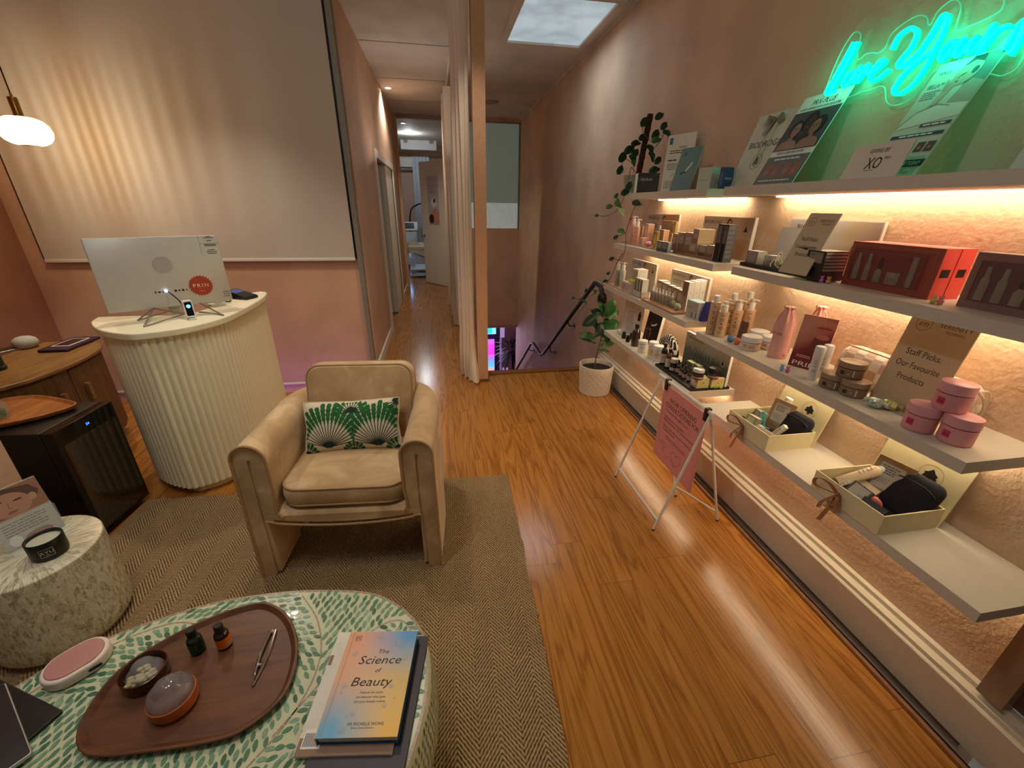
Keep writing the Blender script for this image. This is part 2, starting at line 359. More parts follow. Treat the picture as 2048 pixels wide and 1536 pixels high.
def downlight(p, label, e):
    t = thing('downlight', label, 'ceiling light', p, group='recessed ceiling lights')
    g = G(); g.lathe([(0.055, 0), (0.055, -0.006), (0.04, -0.008), (0.038, 0.0)], WHITE, 20); part('bezel', g, t)
    g = G(); g.lathe([(0.0, -0.003), (0.037, -0.003)], mat((255, 255, 245), 0.5, emit=(255, 250, 232), estr=e), 20, False); part('lens', g, t)
p = onZ(776, 175, CEIL); downlight(p, 'lit recessed light in the corridor ceiling beside the left wall', 40)
q1 = onZ(806, 246, CEIL); q2 = onZ(817, 266, CEIL)
downlight(q1, 'lit recessed light nearest the glass over the treatment room door', 40); downlight(q2, 'lit recessed light deepest in the treatment room ceiling', 40)

# ---------------------------------------------------------------- curtains
def curtain(name, label, a, b, folds, amp, z0, z1, flare, seed):
    rnd = random.Random(seed); a = Vector(a); b = Vector(b); d = (b - a); n = Vector((-d.y, d.x)).normalized(); ph = [rnd.uniform(-.5, .5) for _ in range(40)]
    def fn(u, v):
        w = u * folds * 2 * PI; k = 1 + flare * max(0, 0.16 - v) * 6
        p = a + d * (0.5 + (u - 0.5) * (0.86 + 0.14 * math.sin(3 * v + seed)) * (1 + 0.25 * flare * max(0, 0.12 - v) * 8)) + n * amp * (math.sin(w + 0.6 * math.sin(4 * v + ph[int(u * 30)])) * k + 0.5 * math.sin(2.3 * w + 1) * (0.4 + v * .3))
        z = z0 + (z1 - z0) * v + (0.012 * math.sin(5 * w) + 0.012) * max(0, 0.06 - v) / 0.06
        lo = max(0, 0.10 - v); return (p.x + 0.10 * lo, p.y - (0.35 + 0.25 * math.sin(3 * w)) * lo, max(0.012, z - 0.25 * lo))
    g = G(); s = NT('sheer_curtain_cloth'); s.p.inputs['Base Color'].default_value = lin((234, 218, 200)) + (1,); s.p.inputs['Roughness'].default_value = 0.85
    s.p.inputs['Transmission Weight'].default_value = 0.0
    wv = s.noise(s.mapped((220, 220, 220)), 1.0, 2); s.bump(wv, 0.15, 0.002)
    g.grid(fn, 90, 60, s.m); return solo(name, g, label, 'curtain')
curtain('curtain', 'long pale curtain gathered beside the pillar, trailing on the floor', (0.155, 3.80), (0.265, 3.485), 3.6, 0.030, 0.012, 2.9, 0.55, 3)
curtain('curtain', 'pale curtain bunched farther down the corridor, behind the one at the pillar', (0.17, 6.9), (0.20, 5.45), 6.5, 0.045, 0.012, 2.75, 0.5, 8)
g = G(); g.tube([(0.22, 3.48, 2.885), (0.2, 7.2, 2.885)], 0.012, WHITE, 8); solo('curtain_rail', g, 'white curtain rail under the corridor ceiling', 'rail')

# ---------------------------------------------------------------- blind
t = thing('roller_blind', 'large off-white roller blind drawn down over the window behind the desk', 'blind', (-1.868, 3.865, 1.05))
s = NT('blind_cloth'); v = s.mapped((300, 300, 300)); c = s.ramp(s.noise(v, 1.0, 3), [(0.3, (190, 182, 172)), (0.7, (212, 204, 194))]); s.l(c, s.p.inputs['Base Color']); s.p.inputs['Roughness'].default_value = 0.9
g = G(); g.rail(-1.15, 1.15, 0, 0.004, 0.012, 1.855, s.m); part('blind_cloth', g, t)
g = G(); slab(g, 2.304, 0.016, 0.006, -0.002, 0.022, WHITE, 0.003, 3, cy=0.0); part('bottom_bar', g, t)
# ================================================================= RUG
def rug_mat():
    s = NT('herringbone_jute'); v = s.mapped(); X, Y, Z = s.xyz(v)
    nz = s.noise(v, 60, 2); nb = s.noise(v, 7, 2)
    w = 0.066
    fx = s.math('FRACT', s.math('DIVIDE', X, w * 2)); tri = s.math('ABSOLUTE', s.math('SUBTRACT', s.math('MULTIPLY', fx, 2), 1))
    yy = s.math('ADD', s.math('SUBTRACT', Y, s.math('MULTIPLY', tri, w * 1.25)), s.math('MULTIPLY', s.math('SUBTRACT', nz, 0.5), 0.008))
    st = s.math('ABSOLUTE', s.math('SINE', s.math('MULTIPLY', yy, 2 * PI / 0.031)))
    tw = s.math('ABSOLUTE', s.math('SINE', s.math('MULTIPLY', s.math('ADD', X, s.math('MULTIPLY', s.math('SUBTRACT', nz, .5), .006)), PI / 0.011)))
    h = s.math('ADD', s.math('MULTIPLY', st, 0.75), s.math('ADD', s.math('MULTIPLY', tw, 0.3), s.math('MULTIPLY', nz, 0.45)))
    c = s.ramp(h, [(0.25, (66, 46, 28)), (0.65, (140, 108, 72)), (1.0, (196, 164, 118))])
    c = s.mix(s.math('MULTIPLY', nb, 0.35), c, (120, 96, 62)); s.l(c, s.p.inputs['Base Color']); s.p.inputs['Roughness'].default_value = 0.95
    s.bump(h, 0.9, 0.012); return s.m
g = G(); rnd = random.Random(2)
def edge(n, L): return [rnd.uniform(-.006, .006) for _ in range(n)]
W_, D_ = 1.96, 2.3; n = 90; out = []
for i in range(n): out.append((-W_ / 2 + W_ * i / n, -D_ / 2 + rnd.uniform(-.006, .004)))
for i in range(n): out.append((W_ / 2 + rnd.uniform(-.004, .006), -D_ / 2 + D_ * i / n))
for i in range(n): out.append((W_ / 2 - W_ * i / n, D_ / 2 + rnd.uniform(-.004, .006)))
for i in range(n): out.append((-W_ / 2 + rnd.uniform(-.006, .004), D_ / 2 - D_ * i / n))
g.prism(out, 0.0, 0.014, rug_mat())
RUGA = math.radians(-1.8); cx = Vector((0.335, 2.03)) + Vector((-W_ / 2 * math.cos(RUGA) + D_ / 2 * math.sin(RUGA), -W_ / 2 * math.sin(RUGA) - D_ / 2 * math.cos(RUGA)))
solo('rug', g, 'large herringbone jute rug under the armchair and the tables', 'rug', (cx.x, cx.y, 0.001), RUGA)
RZT = 0.015

# ================================================================= ARMCHAIR
def velvet():
    s = NT('beige_velvet'); v = s.mapped(); n1 = s.noise(v, 5.5, 3, 0.55, 0.8); n2 = s.noise(v, 300, 2)
    c = s.ramp(n1, [(0.35, (176, 142, 100)), (0.56, (196, 164, 120)), (0.66, (214, 184, 142))]); s.l(c, s.p.inputs['Base Color'])
    s.p.inputs['Roughness'].default_value = 0.85; s.p.inputs['Sheen Weight'].default_value = 0.35; s.p.inputs['Sheen Roughness'].default_value = 0.4; s.bump(n2, 0.06, 0.003); return s.m
VEL = velvet(); PIPE = mat((176, 138, 98), 0.8, var=0.08)
chair = thing('armchair', 'beige velvet barrel armchair with wide slab arms on the jute rug', 'chair', (-0.416, 1.776, RZT), -0.077)
def arm_path():
    P = []
    for i in range(15): P.append((-0.3125, -0.345 + 0.40 * i / 14))
    for i in range(1, 13): a = PI - PI / 2 * i / 12; P.append((-0.3125 + 0.225 + 0.225 * math.cos(a), 0.055 + 0.225 * math.sin(a)))
    for i in range(1, 7): P.append((-0.0875 + 0.0875 * i / 6, 0.28))
    R = [(-x, y) for x, y in reversed(P[:-1])]; return P + R
AP = arm_path()
def cross(zb, ztop):
    """(offset from the middle of the arm, height), outside positive"""
    o = [(0.0625, zb + 0.012), (0.0625, ztop - 0.09)]
    for i in range(9): a = PI * i / 8; o.append((0.0625 * math.cos(a), ztop - 0.0625 + 0.0625 * math.sin(a)))
    o += [(-0.0625, ztop - 0.09), (-0.060, 0.42), (-0.052, 0.33), (-0.03, 0.29), (-0.002, 0.30), (-0.006, 0.36), (-0.006, ztop - 0.09)]
    for i in range(5): a = PI - PI * i / 4; o.append((0.006 * math.cos(a), ztop - 0.07 + 0.006 * math.sin(a)))
    o += [(0.006, ztop - 0.10), (0.006, zb + 0.012), (0.016, zb), (0.052, zb)]
    return o
g = G(); L = []
for i, (x, y) in enumerate(AP):
    a = Vector(AP[max(i - 1, 0)]); b = Vector(AP[min(i + 1, len(AP) - 1)]); t = (b - a).normalized(); nrm = Vector((-t.y, t.x))
    zb = 0.0 if y < -0.03 else min(0.20, (y + 0.03) / 0.03 * 0.20)
    splay = 0.012
    L.append([(x + nrm.x * s_ * 1.0 + nrm.x * splay * max(0, 0.5 - z) * (s_ > 0), y + nrm.y * s_, z) for s_, z in cross(zb, 0.653 + 0.012 * max(0, y + .1))])
g.loops(L, VEL, True, (True, True), True)
for sg in (-1, 1): g.rail(sg * 0.3125 - 0.0075, sg * 0.3125 + 0.0075, -0.338, -0.12, 0.02, 0.585, VEL)
shell = part('arm_shell', g, chair)
g = G(); sec = []
top = [(-0.30 + 0.60 * i / 12, 0.335) for i in range(13)]
bot = [(0.30 - 0.60 * i / 16, 0.300 - 0.032 * math.sin(PI * i / 16) ** 0.6) for i in range(17)]
for y, ins in ((-0.346, 0.014), (-0.338, 0.004), (-0.325, 0.0), (0.26, 0.0)):
    sec.append([(x, y, z - ins if k < 13 else z + ins) for k, (x, z) in enumerate(top + bot)])
g.loops(list(reversed(sec)), VEL, True); part('seat_pan', g, chair)
def cushion(name, w, d, h, r, M, crown, parent, pipe=True, m=VEL):
    g = G(); L = []
    N_ = 9
    for i in range(N_ + 1):
        v = i / N_; a = -PI / 2 + PI * v; q = (1 - math.cos(a) ** 0.55 if math.cos(a) > 1e-6 else 1) * 0.032
        L.append([(x, y, h / 2 * math.sin(a)) for x, y in rrect(w - 2 * q, d - 2 * q, r, 6)])
    for k in range(1, 6):
        f = 1 - k / 6.0; q = 0.032
        L.append([(x * f, y * f, h / 2 + crown * (1 - f * f)) for x, y in rrect(w - 2 * q, d - 2 * q, r, 6)])
        L.insert(0, [(x * f, y * f, -h / 2 - 0.3 * crown * (1 - f * f)) for x, y in rrect(w - 2 * q, d - 2 * q, r, 6)])
    g.loops(L, m, True, (True, True), True, M); o = part(name, g, parent)
    if pipe:
        for sgn in (1, -1):
            g = G(); g.tube([(x, y, sgn * h * 0.40) for x, y in rrect(w - 0.012, d - 0.012, r, 6)], 0.0045, PIPE, 7, M, closed=True); part('piping', g, o)
    return o
cushion('seat_cushion', 0.505, 0.58, 0.095, 0.075, T(0, -0.045, 0.385) @ RX(-0.03), 0.022, chair)
cushion('back_cushion', 0.50, 0.40, 0.13, 0.06, T(0, 0.155, 0.585) @ RX(PI / 2 - 0.20), 0.02, chair)
g = G()
for sg in (-1, 1):
    for off in (0.0625, ):
        P = [(sg * (0.3125 + off + .006), -0.349, 0.01), (sg * (0.3125 + off + .003), -0.349, 0.35), (sg * (0.3125 + off), -0.349, 0.56)]
        for i in range(9): a = PI * i / 8; P.append((sg * (0.3125 + 0.0625 * math.cos(a)), -0.349, 0.5905 + 0.0625 * math.sin(a)))
        P += [(sg * 0.25, -0.349, 0.5), (sg * 0.252, -0.349, 0.42), (sg * 0.258, -0.349, 0.35), (sg * 0.24, -0.349, 0.315)]
        g.tube(smooth_path(P, 3), 0.0055, PIPE, 7)
    P = [(sg * 0.31, -0.351, 0.295)] + [(sg * (0.3 - 0.3 * i / 8), -0.351, 0.300 - 0.032 * math.sin(PI * (0.5 * i / 8)) ** 0.6) for i in range(9)]
    g.tube(smooth_path(P, 3), 0.005, PIPE, 7)
part('piping', g, chair)
# palm cushion
PW, PH, PT = 0.43, 0.235, 0.105
def pillow_y(u, v):   # half thickness at u,v in -1..1
    return PT / 2 * (max(0, 1 - abs(u) ** 2.6) ** 0.55) * (max(0, 1 - abs(v) ** 2.4) ** 0.55)
def pillow_xz(u, v):
    return (PW / 2 * u * (1 - 0.05 * (1 - abs(v)) ** 1.5 * abs(u)), PH / 2 * v * (1 - 0.06 * (1 - abs(u)) ** 1.2 * abs(v)))
a = onZ(628, 908, 0.455); b = onZ(800, 888, 0.455)
pm = T(-0.435, 1.765, 0.560) @ RZ(-0.06) @ RY(-0.03) @ RX(-0.42)
pil = thing('palm_cushion', 'lumbar cushion printed with green fan palms, propped in the armchair', 'cushion', M=pm)
CRM = mat((214, 200, 174), 0.9, var=0.04, scale=200)
g = G()
for sg in (-1, 1):
    g.grid(lambda u, v: (pillow_xz(2 * u - 1, 2 * v - 1)[0], sg * pillow_y(2 * u - 1, 2 * v - 1), pillow_xz(2 * u - 1, 2 * v - 1)[1]) if sg < 0 else (pillow_xz(1 - 2 * u, 2 * v - 1)[0], pillow_y(1 - 2 * u, 2 * v - 1), pillow_xz(1 - 2 * u, 2 * v - 1)[1]), 36, 24, CRM)
part('cover', g, pil)
g = G(); G1 = mat((22, 92, 40), 0.85, var=0.35, scale=90); G2 = mat((8, 44, 26), 0.85, var=0.2); rnd = random.Random(5)
def onp(x, z, lift=0.0012):
    u = max(-.985, min(.985, x / (PW / 2))); v = max(-.985, min(.985, z / (PH / 2))); X, Z = pillow_xz(u, v); return (X, -pillow_y(u, v) - lift, Z)
def strip(pts, ws, m, lift):
    vs = []; n = len(pts)
    for i in range(n):
        a = Vector(pts[max(i - 1, 0)]); b = Vector(pts[min(i + 1, n - 1)]); t = (b - a).normalized(); nr = Vector((-t.y, t.x)) * ws[i]
        vs.append(onp(pts[i][0] + nr.x, pts[i][1] + nr.y, lift)); vs.append(onp(pts[i][0] - nr.x, pts[i][1] - nr.y, lift))
    g.add(vs, [(2 * i, 2 * i + 1, 2 * i + 3, 2 * i + 2) for i in range(n - 1)], m)
def fan(cx, cz, R, a0, a1, nb, lo=-9, hi=9):
    for k in range(nb):
        a = a0 + (a1 - a0) * k / (nb - 1); r0 = R * 0.55; R1 = R * (1 + rnd.uniform(-.05, .05)); da = (a1 - a0) / (nb - 1)
        d = (math.cos(a), math.sin(a))
        def inside(x, z): return lo < x < hi and abs(x) < PW / 2 * .97 and abs(z) < PH / 2 * .97
        rm = R1
        while rm > 0.02 and not inside(cx + d[0] * rm, cz + d[1] * rm): rm -= 0.004
        strip([(cx + d[0] * r, cz + d[1] * r) for r in [min(rm, r0 * j / 4) for j in range(5)]], [0.0016] * 5, G2, 0.0016)
        if rm > r0 * 1.02:
            rs = [r0 + (rm - r0) * j / 9 for j in range(10)]
            strip([(cx + d[0] * r, cz + d[1] * r) for r in rs], [min(0.50 * da * r, 0.0135) * (0.35 + 0.65 * min(1, j / 2.5)) * (1 if j % 2 == 0 else 0.72) * (1 - 0.25 * (j / 9) ** 3) for j, r in enumerate(rs)], G1, 0.0012)
    strip([(cx - 0.014, cz), (cx - 0.007, cz + .012), (cx, cz + 0.016), (cx + 0.007, cz + .012), (cx + 0.014, cz)], [0.010] * 5, G2, 0.0018)
fan(-0.10, -0.092, 0.20, math.radians(12), math.radians(164), 19, -9, .016); fan(0.118, -0.095, 0.20, math.radians(20), math.radians(168), 19, .010, 9)
fan(0.005, 0.068, 0.075, math.radians(-5), math.radians(185), 12); fan(-0.205, -0.128, 0.06, math.radians(20), math.radians(160), 8); fan(0.01, -0.128, 0.055, math.radians(10), math.radians(170), 9); fan(0.205, -0.125, 0.06, math.radians(20), math.radians(160), 8); fan(0.205, 0.10, 0.06, math.radians(190), math.radians(330), 8)
part('palm_print', g, pil)
g = G()
g.tube([(pillow_xz(math.cos(t), math.sin(t))[0] if False else X, 0, Z) for X, Z in [pillow_xz(u, v) for u, v in ([(i / 12 - 1, -1) for i in range(24)] + [(1, i / 8 - 1) for i in range(16)] + [(1 - i / 12, 1) for i in range(24)] + [(-1, 1 - i / 8) for i in range(16)])] for t in (0,)], 0.0025, CRM, 6, closed=True)
part('piping', g, pil)

# ================================================================= RECEPTION DESK
DZ = 0.94
CREAM = mat((236, 228, 196), 0.55, var=0.03, scale=200)
desk = thing('reception_desk', 'curved cream reception desk with a fluted front', 'desk', (-1.45, 2.5, 0))
o_ = [(-1.775, 2.44), (-1.735, 2.33), (-1.60, 2.175), (-1.435, 2.085), (-1.345, 2.098), (-1.255, 2.15), (-1.185, 2.24), (-1.135, 2.37), (-1.122, 2.55), (-1.122, 2.72), (-1.135, 2.90), (-1.17, 3.05), (-1.225, 3.09)]
i_ = [(-1.262, 3.05), (-1.30, 2.9), (-1.315, 2.74), (-1.325, 2.58), (-1.36, 2.47), (-1.45, 2.435), (-1.62, 2.447)]
o_ = [(x + 1.45, y - 2.5) for x, y in o_]; i_ = [(x + 1.45, y - 2.5) for x, y in i_]
OUT = [tuple(p)[:2] for p in smooth_path([(x, y, 0) for x, y in o_], 8)]; INN = [tuple(p)[:2] for p in smooth_path([(x, y, 0) for x, y in i_], 5)]
def inset(P, d, closed=True):
    R = []; n = len(P)
    for i in range(n):
        a = Vector(P[i - 1] if closed or i else P[0]); b = Vector(P[(i + 1) % n] if closed or i < n - 1 else P[-1]); t = (b - a).normalized(); R.append((P[i][0] - t.y * d, P[i][1] + t.x * d))
    return R
g = G(); ring = OUT + INN
g.loops([[(x, y, z) for x, y in inset(ring, d)] for d, z in ((0.006, 0.906), (0.001, 0.909), (0.0, 0.914), (0.0, 0.932), (0.001, 0.937), (0.005, 0.940))], CREAM, False)
part('desk_top', g, desk)
# fluted front: half-round ribs along the outline
PP = smooth_path([(x, y, 0) for x, y in inset(o_, 0.032, False)], 60); acc = [0.0]
for i in range(1, len(PP)): acc.append(acc[-1] + (PP[i] - PP[i - 1]).length)
nr = int(acc[-1] / 0.031); rib = []; j = 0
for k in range(nr * 7 + 1):
    s_ = acc[-1] * k / (nr * 7)
    while j < len(PP) - 2 and acc[j + 1] < s_: j += 1
    f = (s_ - acc[j]) / max(1e-9, acc[j + 1] - acc[j]); p = PP[j].lerp(PP[j + 1], f); t = (PP[j + 1] - PP[j]).normalized(); d = 0.011 * abs(math.sin(PI * k / 7)) ** 0.75
    rib.append((p.x + t.y * d, p.y - t.x * d))
g = G(); back = inset(INN, 0.02, False)
g.loops([[(x, y, z) for x, y in rib + back] for z in (0.055, 0.906)], CREAM, True, (True, True)); part('fluted_front', g, desk)
g = G(); low = inset([tuple(p)[:2] for p in smooth_path([(x, y, 0) for x, y in inset(o_, 0.075, False)], 8)] + INN, 0.0)
g.prism(low, 0, 0.056, CREAM); part('plinth', g, desk)
# monitor
a = onZ(217, 628, 0.982); b = onZ(466, 600, 0.982); ang = math.atan2(b.y - a.y, b.x - a.x); mw = (b - a).length; mh = 0.352
mon = thing('computer_monitor', 'silver computer monitor seen from behind, standing on the reception desk', 'computer', ((a.x + b.x) / 2, (a.y + b.y) / 2, DZ), ang)
SIL = mat((196, 192, 182), 0.35, 0.15, var=0.02)
g = G(); sl = []
for y, q in ((0.0, 0.002), (0.002, 0), (0.010, 0), (0.012, 0.002)): sl.append([(x, y, z + 0.042 + mh / 2) for x, z in rrect(mw - 2 * q, mh - 2 * q, 0.008, 4)])
g.loops(list(reversed(sl)), SIL, True); part('back_shell', g, mon)
g = G(); g.rail(-mw / 2 + .01, mw / 2 - .01, 0.0121, 0.013, 0.055, 0.042 + mh - .01, mat((12, 12, 14), 0.1)); part('screen', g, mon)
INK = mat((38, 38, 42), 0.5)
g = G(); A_ = RX(0)
def flat(g, x, z, w, h, m, y=-0.0006): g.poly([(x - w / 2, y, z - h / 2), (x + w / 2, y, z - h / 2), (x + w / 2, y, z + h / 2), (x - w / 2, y, z + h / 2)], m)
zc = 0.042
FNT = mat((176, 172, 164), 0.4)
g.poly([(0.0 + 0.042 * math.cos(2 * PI * i / 24), -0.0005, zc + 0.215 + 0.042 * math.sin(2 * PI * i / 24)) for i in range(24)], FNT)
for dx in (-0.03, -0.015, 0.0, 0.015, 0.03): pass
flat(g, mw / 2 - 0.043, zc + mh - 0.042, 0.085, 0.001, INK); flat(g, mw / 2 - 0.086, zc + mh - 0.05, 0.001, 0.10, INK)
for k, (w_, zz) in enumerate(((0.02, 0.006), (0.045, 0.012), (0.022, 0.026), (0.05, 0.046), (0.055, 0.052), (0.05, 0.083), (0.04, 0.092), (0.03, 0.074))): flat(g, mw / 2 - 0.04, zc + mh - zz, w_, 0.003, INK)
for k, w_ in enumerate((0.006, 0.012, 0.005, 0.012, 0.010, 0.010, 0.010, 0.005)): flat(g, -0.062 + 0.016 * k + (0.02 if k > 3 else 0), zc + 0.082, w_, 0.011 if k % 2 == 0 else 0.007, INK)
for k in range(4):
    for r_ in range(3): flat(g, mw / 2 - 0.034 + 0.008 * k, zc + 0.028 + 0.012 * r_, 0.004, 0.005, INK)
for zz in (0.02, 0.11): flat(g, -mw / 2 + 0.075, zc + 0.10 + zz - .02, 0.001, 0.09, FNT)
flat(g, -mw / 2 + 0.06, zc + 0.215, 0.05, 0.0008, FNT); flat(g, -mw / 2 + 0.035, zc + 0.012, 0.02, 0.001, FNT)
part('port_markings', g, mon)
g = G(); RED = mat((172, 66, 36), 0.6)
g.poly([((0.136 + (0.056 if i % 2 else 0.049) * math.cos(2 * PI * i / 48)), -0.0008, zc + 0.096 + (0.056 if i % 2 else 0.049) * math.sin(2 * PI * i / 48)) for i in range(48)], RED)
g.text('PRIN', 0.019, mat((240, 228, 214), 0.6), T(0.136, -0.0014, zc + 0.098), spacing=1.35)
g.poly([(0.120, -0.0014, zc + .0715), (0.128, -0.0014, zc + .068), (0.136, -0.0014, zc + .067), (0.144, -0.0014, zc + .068), (0.152, -0.0014, zc + .0715), (0.144, -0.0014, zc + .0695), (0.136, -0.0014, zc + .0685), (0.128, -0.0014, zc + .0695)], mat((240, 228, 214), 0.6))
part('sticker', g, mon, 'scalloped rust-red round sticker reading PRIN')
g = G(); WIRE = mat((150, 142, 128), 0.35, 0.7)
def loc(p): return mon.matrix_basis.inverted() @ Vector(p)
mon_inv = (T(*mon.location) @ RZ(ang)).inverted()
for f in ([(288, 653, 0.943), (370, 628, 0.955), (308, 617, 0.985)], [(288, 653, 0.943), (306, 617, 0.985)], [(275, 641, 0.943), (306, 617, 0.985)], [(275, 641, 0.943), (355, 617, 0.97)], [(447, 631, 0.943), (399, 606, 0.985)], [(447, 629, 0.943), (398, 624, 0.955)]):
    g.tube([mon_inv @ onZ(x, y, z) for x, y, z in f], 0.0038, WIRE, 8)
part('wire_stand', g, mon)
g = G(); g.rail(-0.03, 0.02, 0.013, 0.04, 0.0, 0.10, SIL); part('stand_neck', g, mon)
# small items on the desk
p = onZ(384, 638, DZ)
t = thing('video_doorbell', 'small white video intercom with a glowing blue button, standing before the monitor', 'doorbell', (p.x, p.y, DZ), ang + 0.05)
g = G(); slab(g, 0.034, 0.05, 0.008, 0, 0.006, mat((220, 218, 210), 0.3)); part('base', g, t)
Mf = T(0, 0, 0.008) @ RX(-0.12)
g = G(); g.loops([[(x, y, z + 0.045) for x, z in rrect(0.042 - 2 * q, 0.088 - 2 * q, 0.008)] for y, q in ((0.012, 0.0), (-0.008, 0.0), (-0.011, 0.002))], mat((232, 230, 224), 0.3), True, M=Mf); part('body', g, t)
g = G(); g.loops([[(x, y, z + 0.045) for x, z in rrect(0.030, 0.070, 0.004)] for y in (-0.0112, -0.012)], mat((10, 10, 18), 0.15), False, M=Mf); part('faceplate', g, t)
g = G(); g.lathe([(0.0, 0), (0.009, 0), (0.009, 0.001), (0.0, 0.001)], mat((60, 130, 255), 0.3, emit=(70, 140, 255), estr=5), 16, False, M=Mf @ T(0, -0.0122, 0.058) @ RX(PI / 2)); part('button', g, t, 'glowing blue round button')
pa = onY(349, 583, mon.location.y + 0.02); 
g = G(); g.tube(smooth_path([mon.matrix_basis @ Vector((-0.012, -0.004, zc + 0.083)), Vector((p.x - 0.05, p.y + 0.03, 1.03)), Vector((p.x - 0.03, p.y + 0.02, 0.98)), Vector((p.x - 0.015, p.y + 0.012, 0.947))], 6), 0.0032, DARK, 7)
solo('cable', g, 'short black cable plugged into the back of the monitor', 'cable')
g = G(); g.ball((0, 0, 0), (0.007, 0.005, 0.007), mat((200, 225, 255), 0.3, emit=(200, 225, 255), estr=6), 10, 6); q = Vector((mon.location.x, mon.location.y, DZ)) + (RZ(ang) @ Vector((-0.018, -0.007, zc + 0.086)))
solo('usb_light', g, 'small bluish white light on a plug at the back of the monitor', 'light', q)
p = onZ(483, 596, DZ)
t = thing('card_terminal', 'black card payment terminal lying on the right end of the desk', 'payment terminal', (p.x, p.y, DZ), 1.15)
BLK = mat((18, 18, 20), 0.35)
g = G(); g.loops([[(x * 0.045, y, z) for y, z in ((-0.085, 0.003), (0.085, 0.003), (0.088, 0.010), (0.085, 0.046), (0.06, 0.048), (-0.08, 0.018), (-0.088, 0.010))] for x in (1, -1)], BLK, False); part('body', g, t)
g = G(); g.poly([(x, y, 0.0195 + (y + 0.075) * 0.2143 + 0.0008) for x, y in ((-0.036, 0.0), (0.036, 0.0), (0.036, 0.055), (-0.036, 0.055))], mat((52, 84, 140), 0.2, emit=(52, 84, 150), estr=0.25)); part('screen', g, t)
p = onZ(435, 611, DZ)
g = G(); slab(g, 0.085, 0.05, 0.008, 0, 0.016, mat((226, 226, 220), 0.35)); slab(g, 0.045, 0.03, 0.006, 0.016, 0.03, mat((226, 226, 220), 0.35), cx=0.01); g.tube([(0.04, 0, 0.012), (0.07, 0.01, 0.010), (0.10, 0.04, 0.006)], 0.004, BLK, 7)
solo('network_adapter', g, 'small white plug adapter lying flat between the monitor and the payment terminal', 'adapter', (p.x, p.y, DZ), 0.9)

# ================================================================= SIDEBOARD, FRIDGE AND WHAT STANDS ON THEM
SZ = 0.64
def oak(name, a, b, sc=(2, 22, 22), rough=0.45):
    s = NT(name); n1 = s.noise(s.mapped(sc), 1.6, 4, 0.6, 0.5); c = s.ramp(n1, [(0.3, a), (0.7, b)]); s.l(c, s.p.inputs['Base Color']); s.p.inputs['Roughness'].default_value = rough; return s.m
OAK = oak('oak_veneer', (118, 82, 40), (158, 116, 62), (22, 3, 22)); OAKD = oak('oak_reeded', (92, 62, 32), (128, 90, 50), (30, 30, 3))
sb = thing('sideboard', 'low oak sideboard with curved ribbed doors along the left wall', 'cabinet', (-2.3, 2.5, 0))
so = [(-2.30, 1.95), (-2.23, 2.12), (-2.184, 2.26), (-2.136, 2.364), (-2.108, 2.54), (-2.118, 2.74), (-2.16, 2.90), (-2.25, 3.02), (-2.40, 3.06), (-2.575, 3.06), (-2.60, 3.02), (-2.60, 1.95)]
so = [(x + 2.3, y - 2.5) for x, y in so]; SO = [tuple(p)[:2] for p in smooth_path([(x, y, 0) for x, y in so[:10]], 6)] + so[10:]
g = G(); g.loops([[(x, y, z) for x, y in inset(SO, d)] for d, z in ((0.004, SZ - 0.022), (0, SZ - 0.018), (0, SZ - 0.004), (0.004, SZ))], OAK, False); part('top_board', g, sb)
BODY = inset(SO, 0.022)
g = G(); g.prism(BODY, 0.09, SZ - 0.022, OAKD); part('carcass', g, sb)
def door_strip(i0, i1, name):
    P = [Vector((x, y, 0)) for x, y in inset(SO, 0.018, True)[i0:i1]]; Q = []
    for k in range(len(P) - 1):
        for q in range(10): Q.append(P[k].lerp(P[k + 1], q / 10))
    g = G(); L = []; R_ = []
    for k, p in enumerate(Q[:-1]):
        t = (Q[k + 1] - p).normalized(); d = 0.003 * abs(math.sin(k * 1.1)); L.append((p.x + t.y * d, p.y - t.x * d)); R_.append((p.x - t.y * 0.004, p.y + t.x * 0.004))
    g.prism(L + R_[::-1], 0.11, SZ - 0.035, OAKD); return part(name, g, sb)
dA = door_strip(8, 24, 'door'); dB = door_strip(25, 44, 'door')
hx = inset(SO, 0.008, True)
for d_, k in ((dA, 22), (dB, 27)):
    g = G(); g.rail(hx[k][0] - 0.006, hx[k][0] + 0.016, hx[k][1] - 0.012, hx[k][1] + 0.012, 0.40, 0.50, OAK); part('handle', g, d_)
g = G()
for x, y in ((-0.25, -0.45), (-0.25, 0.45), (0.05, -0.30), (0.08, 0.3)): g.lathe([(0.014, 0), (0.02, 0.09)], OAKD, 12, c=(x, y))
part('feet', g, sb)
c4 = [onZ(*p, SZ + 0.012) for p in ((78, 702), (128, 703), (199, 675), (150, 672))]; cc = (c4[0] + c4[1] + c4[2] + c4[3]) / 4
ca = math.atan2(c4[2].y - c4[1].y, c4[2].x - c4[1].x); cw = (c4[2] - c4[1]).length * 0.97; cd = (c4[0] - c4[1]).length * 1.05
t = thing('tablet_case', 'dark purple folio case lying at the far end of the sideboard', 'case', (cc.x, cc.y, SZ), ca)
PUR = mat((52, 26, 50), 0.6, var=0.15)
g = G(); slab(g, cw, cd, 0.012, 0, 0.018, PUR, 0.006); part('cover', g, t)
g = G(); slab(g, cw * 0.62, cd * 0.62, 0.004, 0.018, 0.0205, mat((230, 222, 210), 0.5), 0.001, cx=0.01); slab(g, cw * 0.55, cd * 0.5, 0.003, 0.0205, 0.0212, mat((60, 30, 38), 0.3), 0.0004, cx=0.01); part('framed_window', g, t, 'white bordered dark window on the case')
p = onZ(42, 697, SZ); g = G(); rr = 0.058
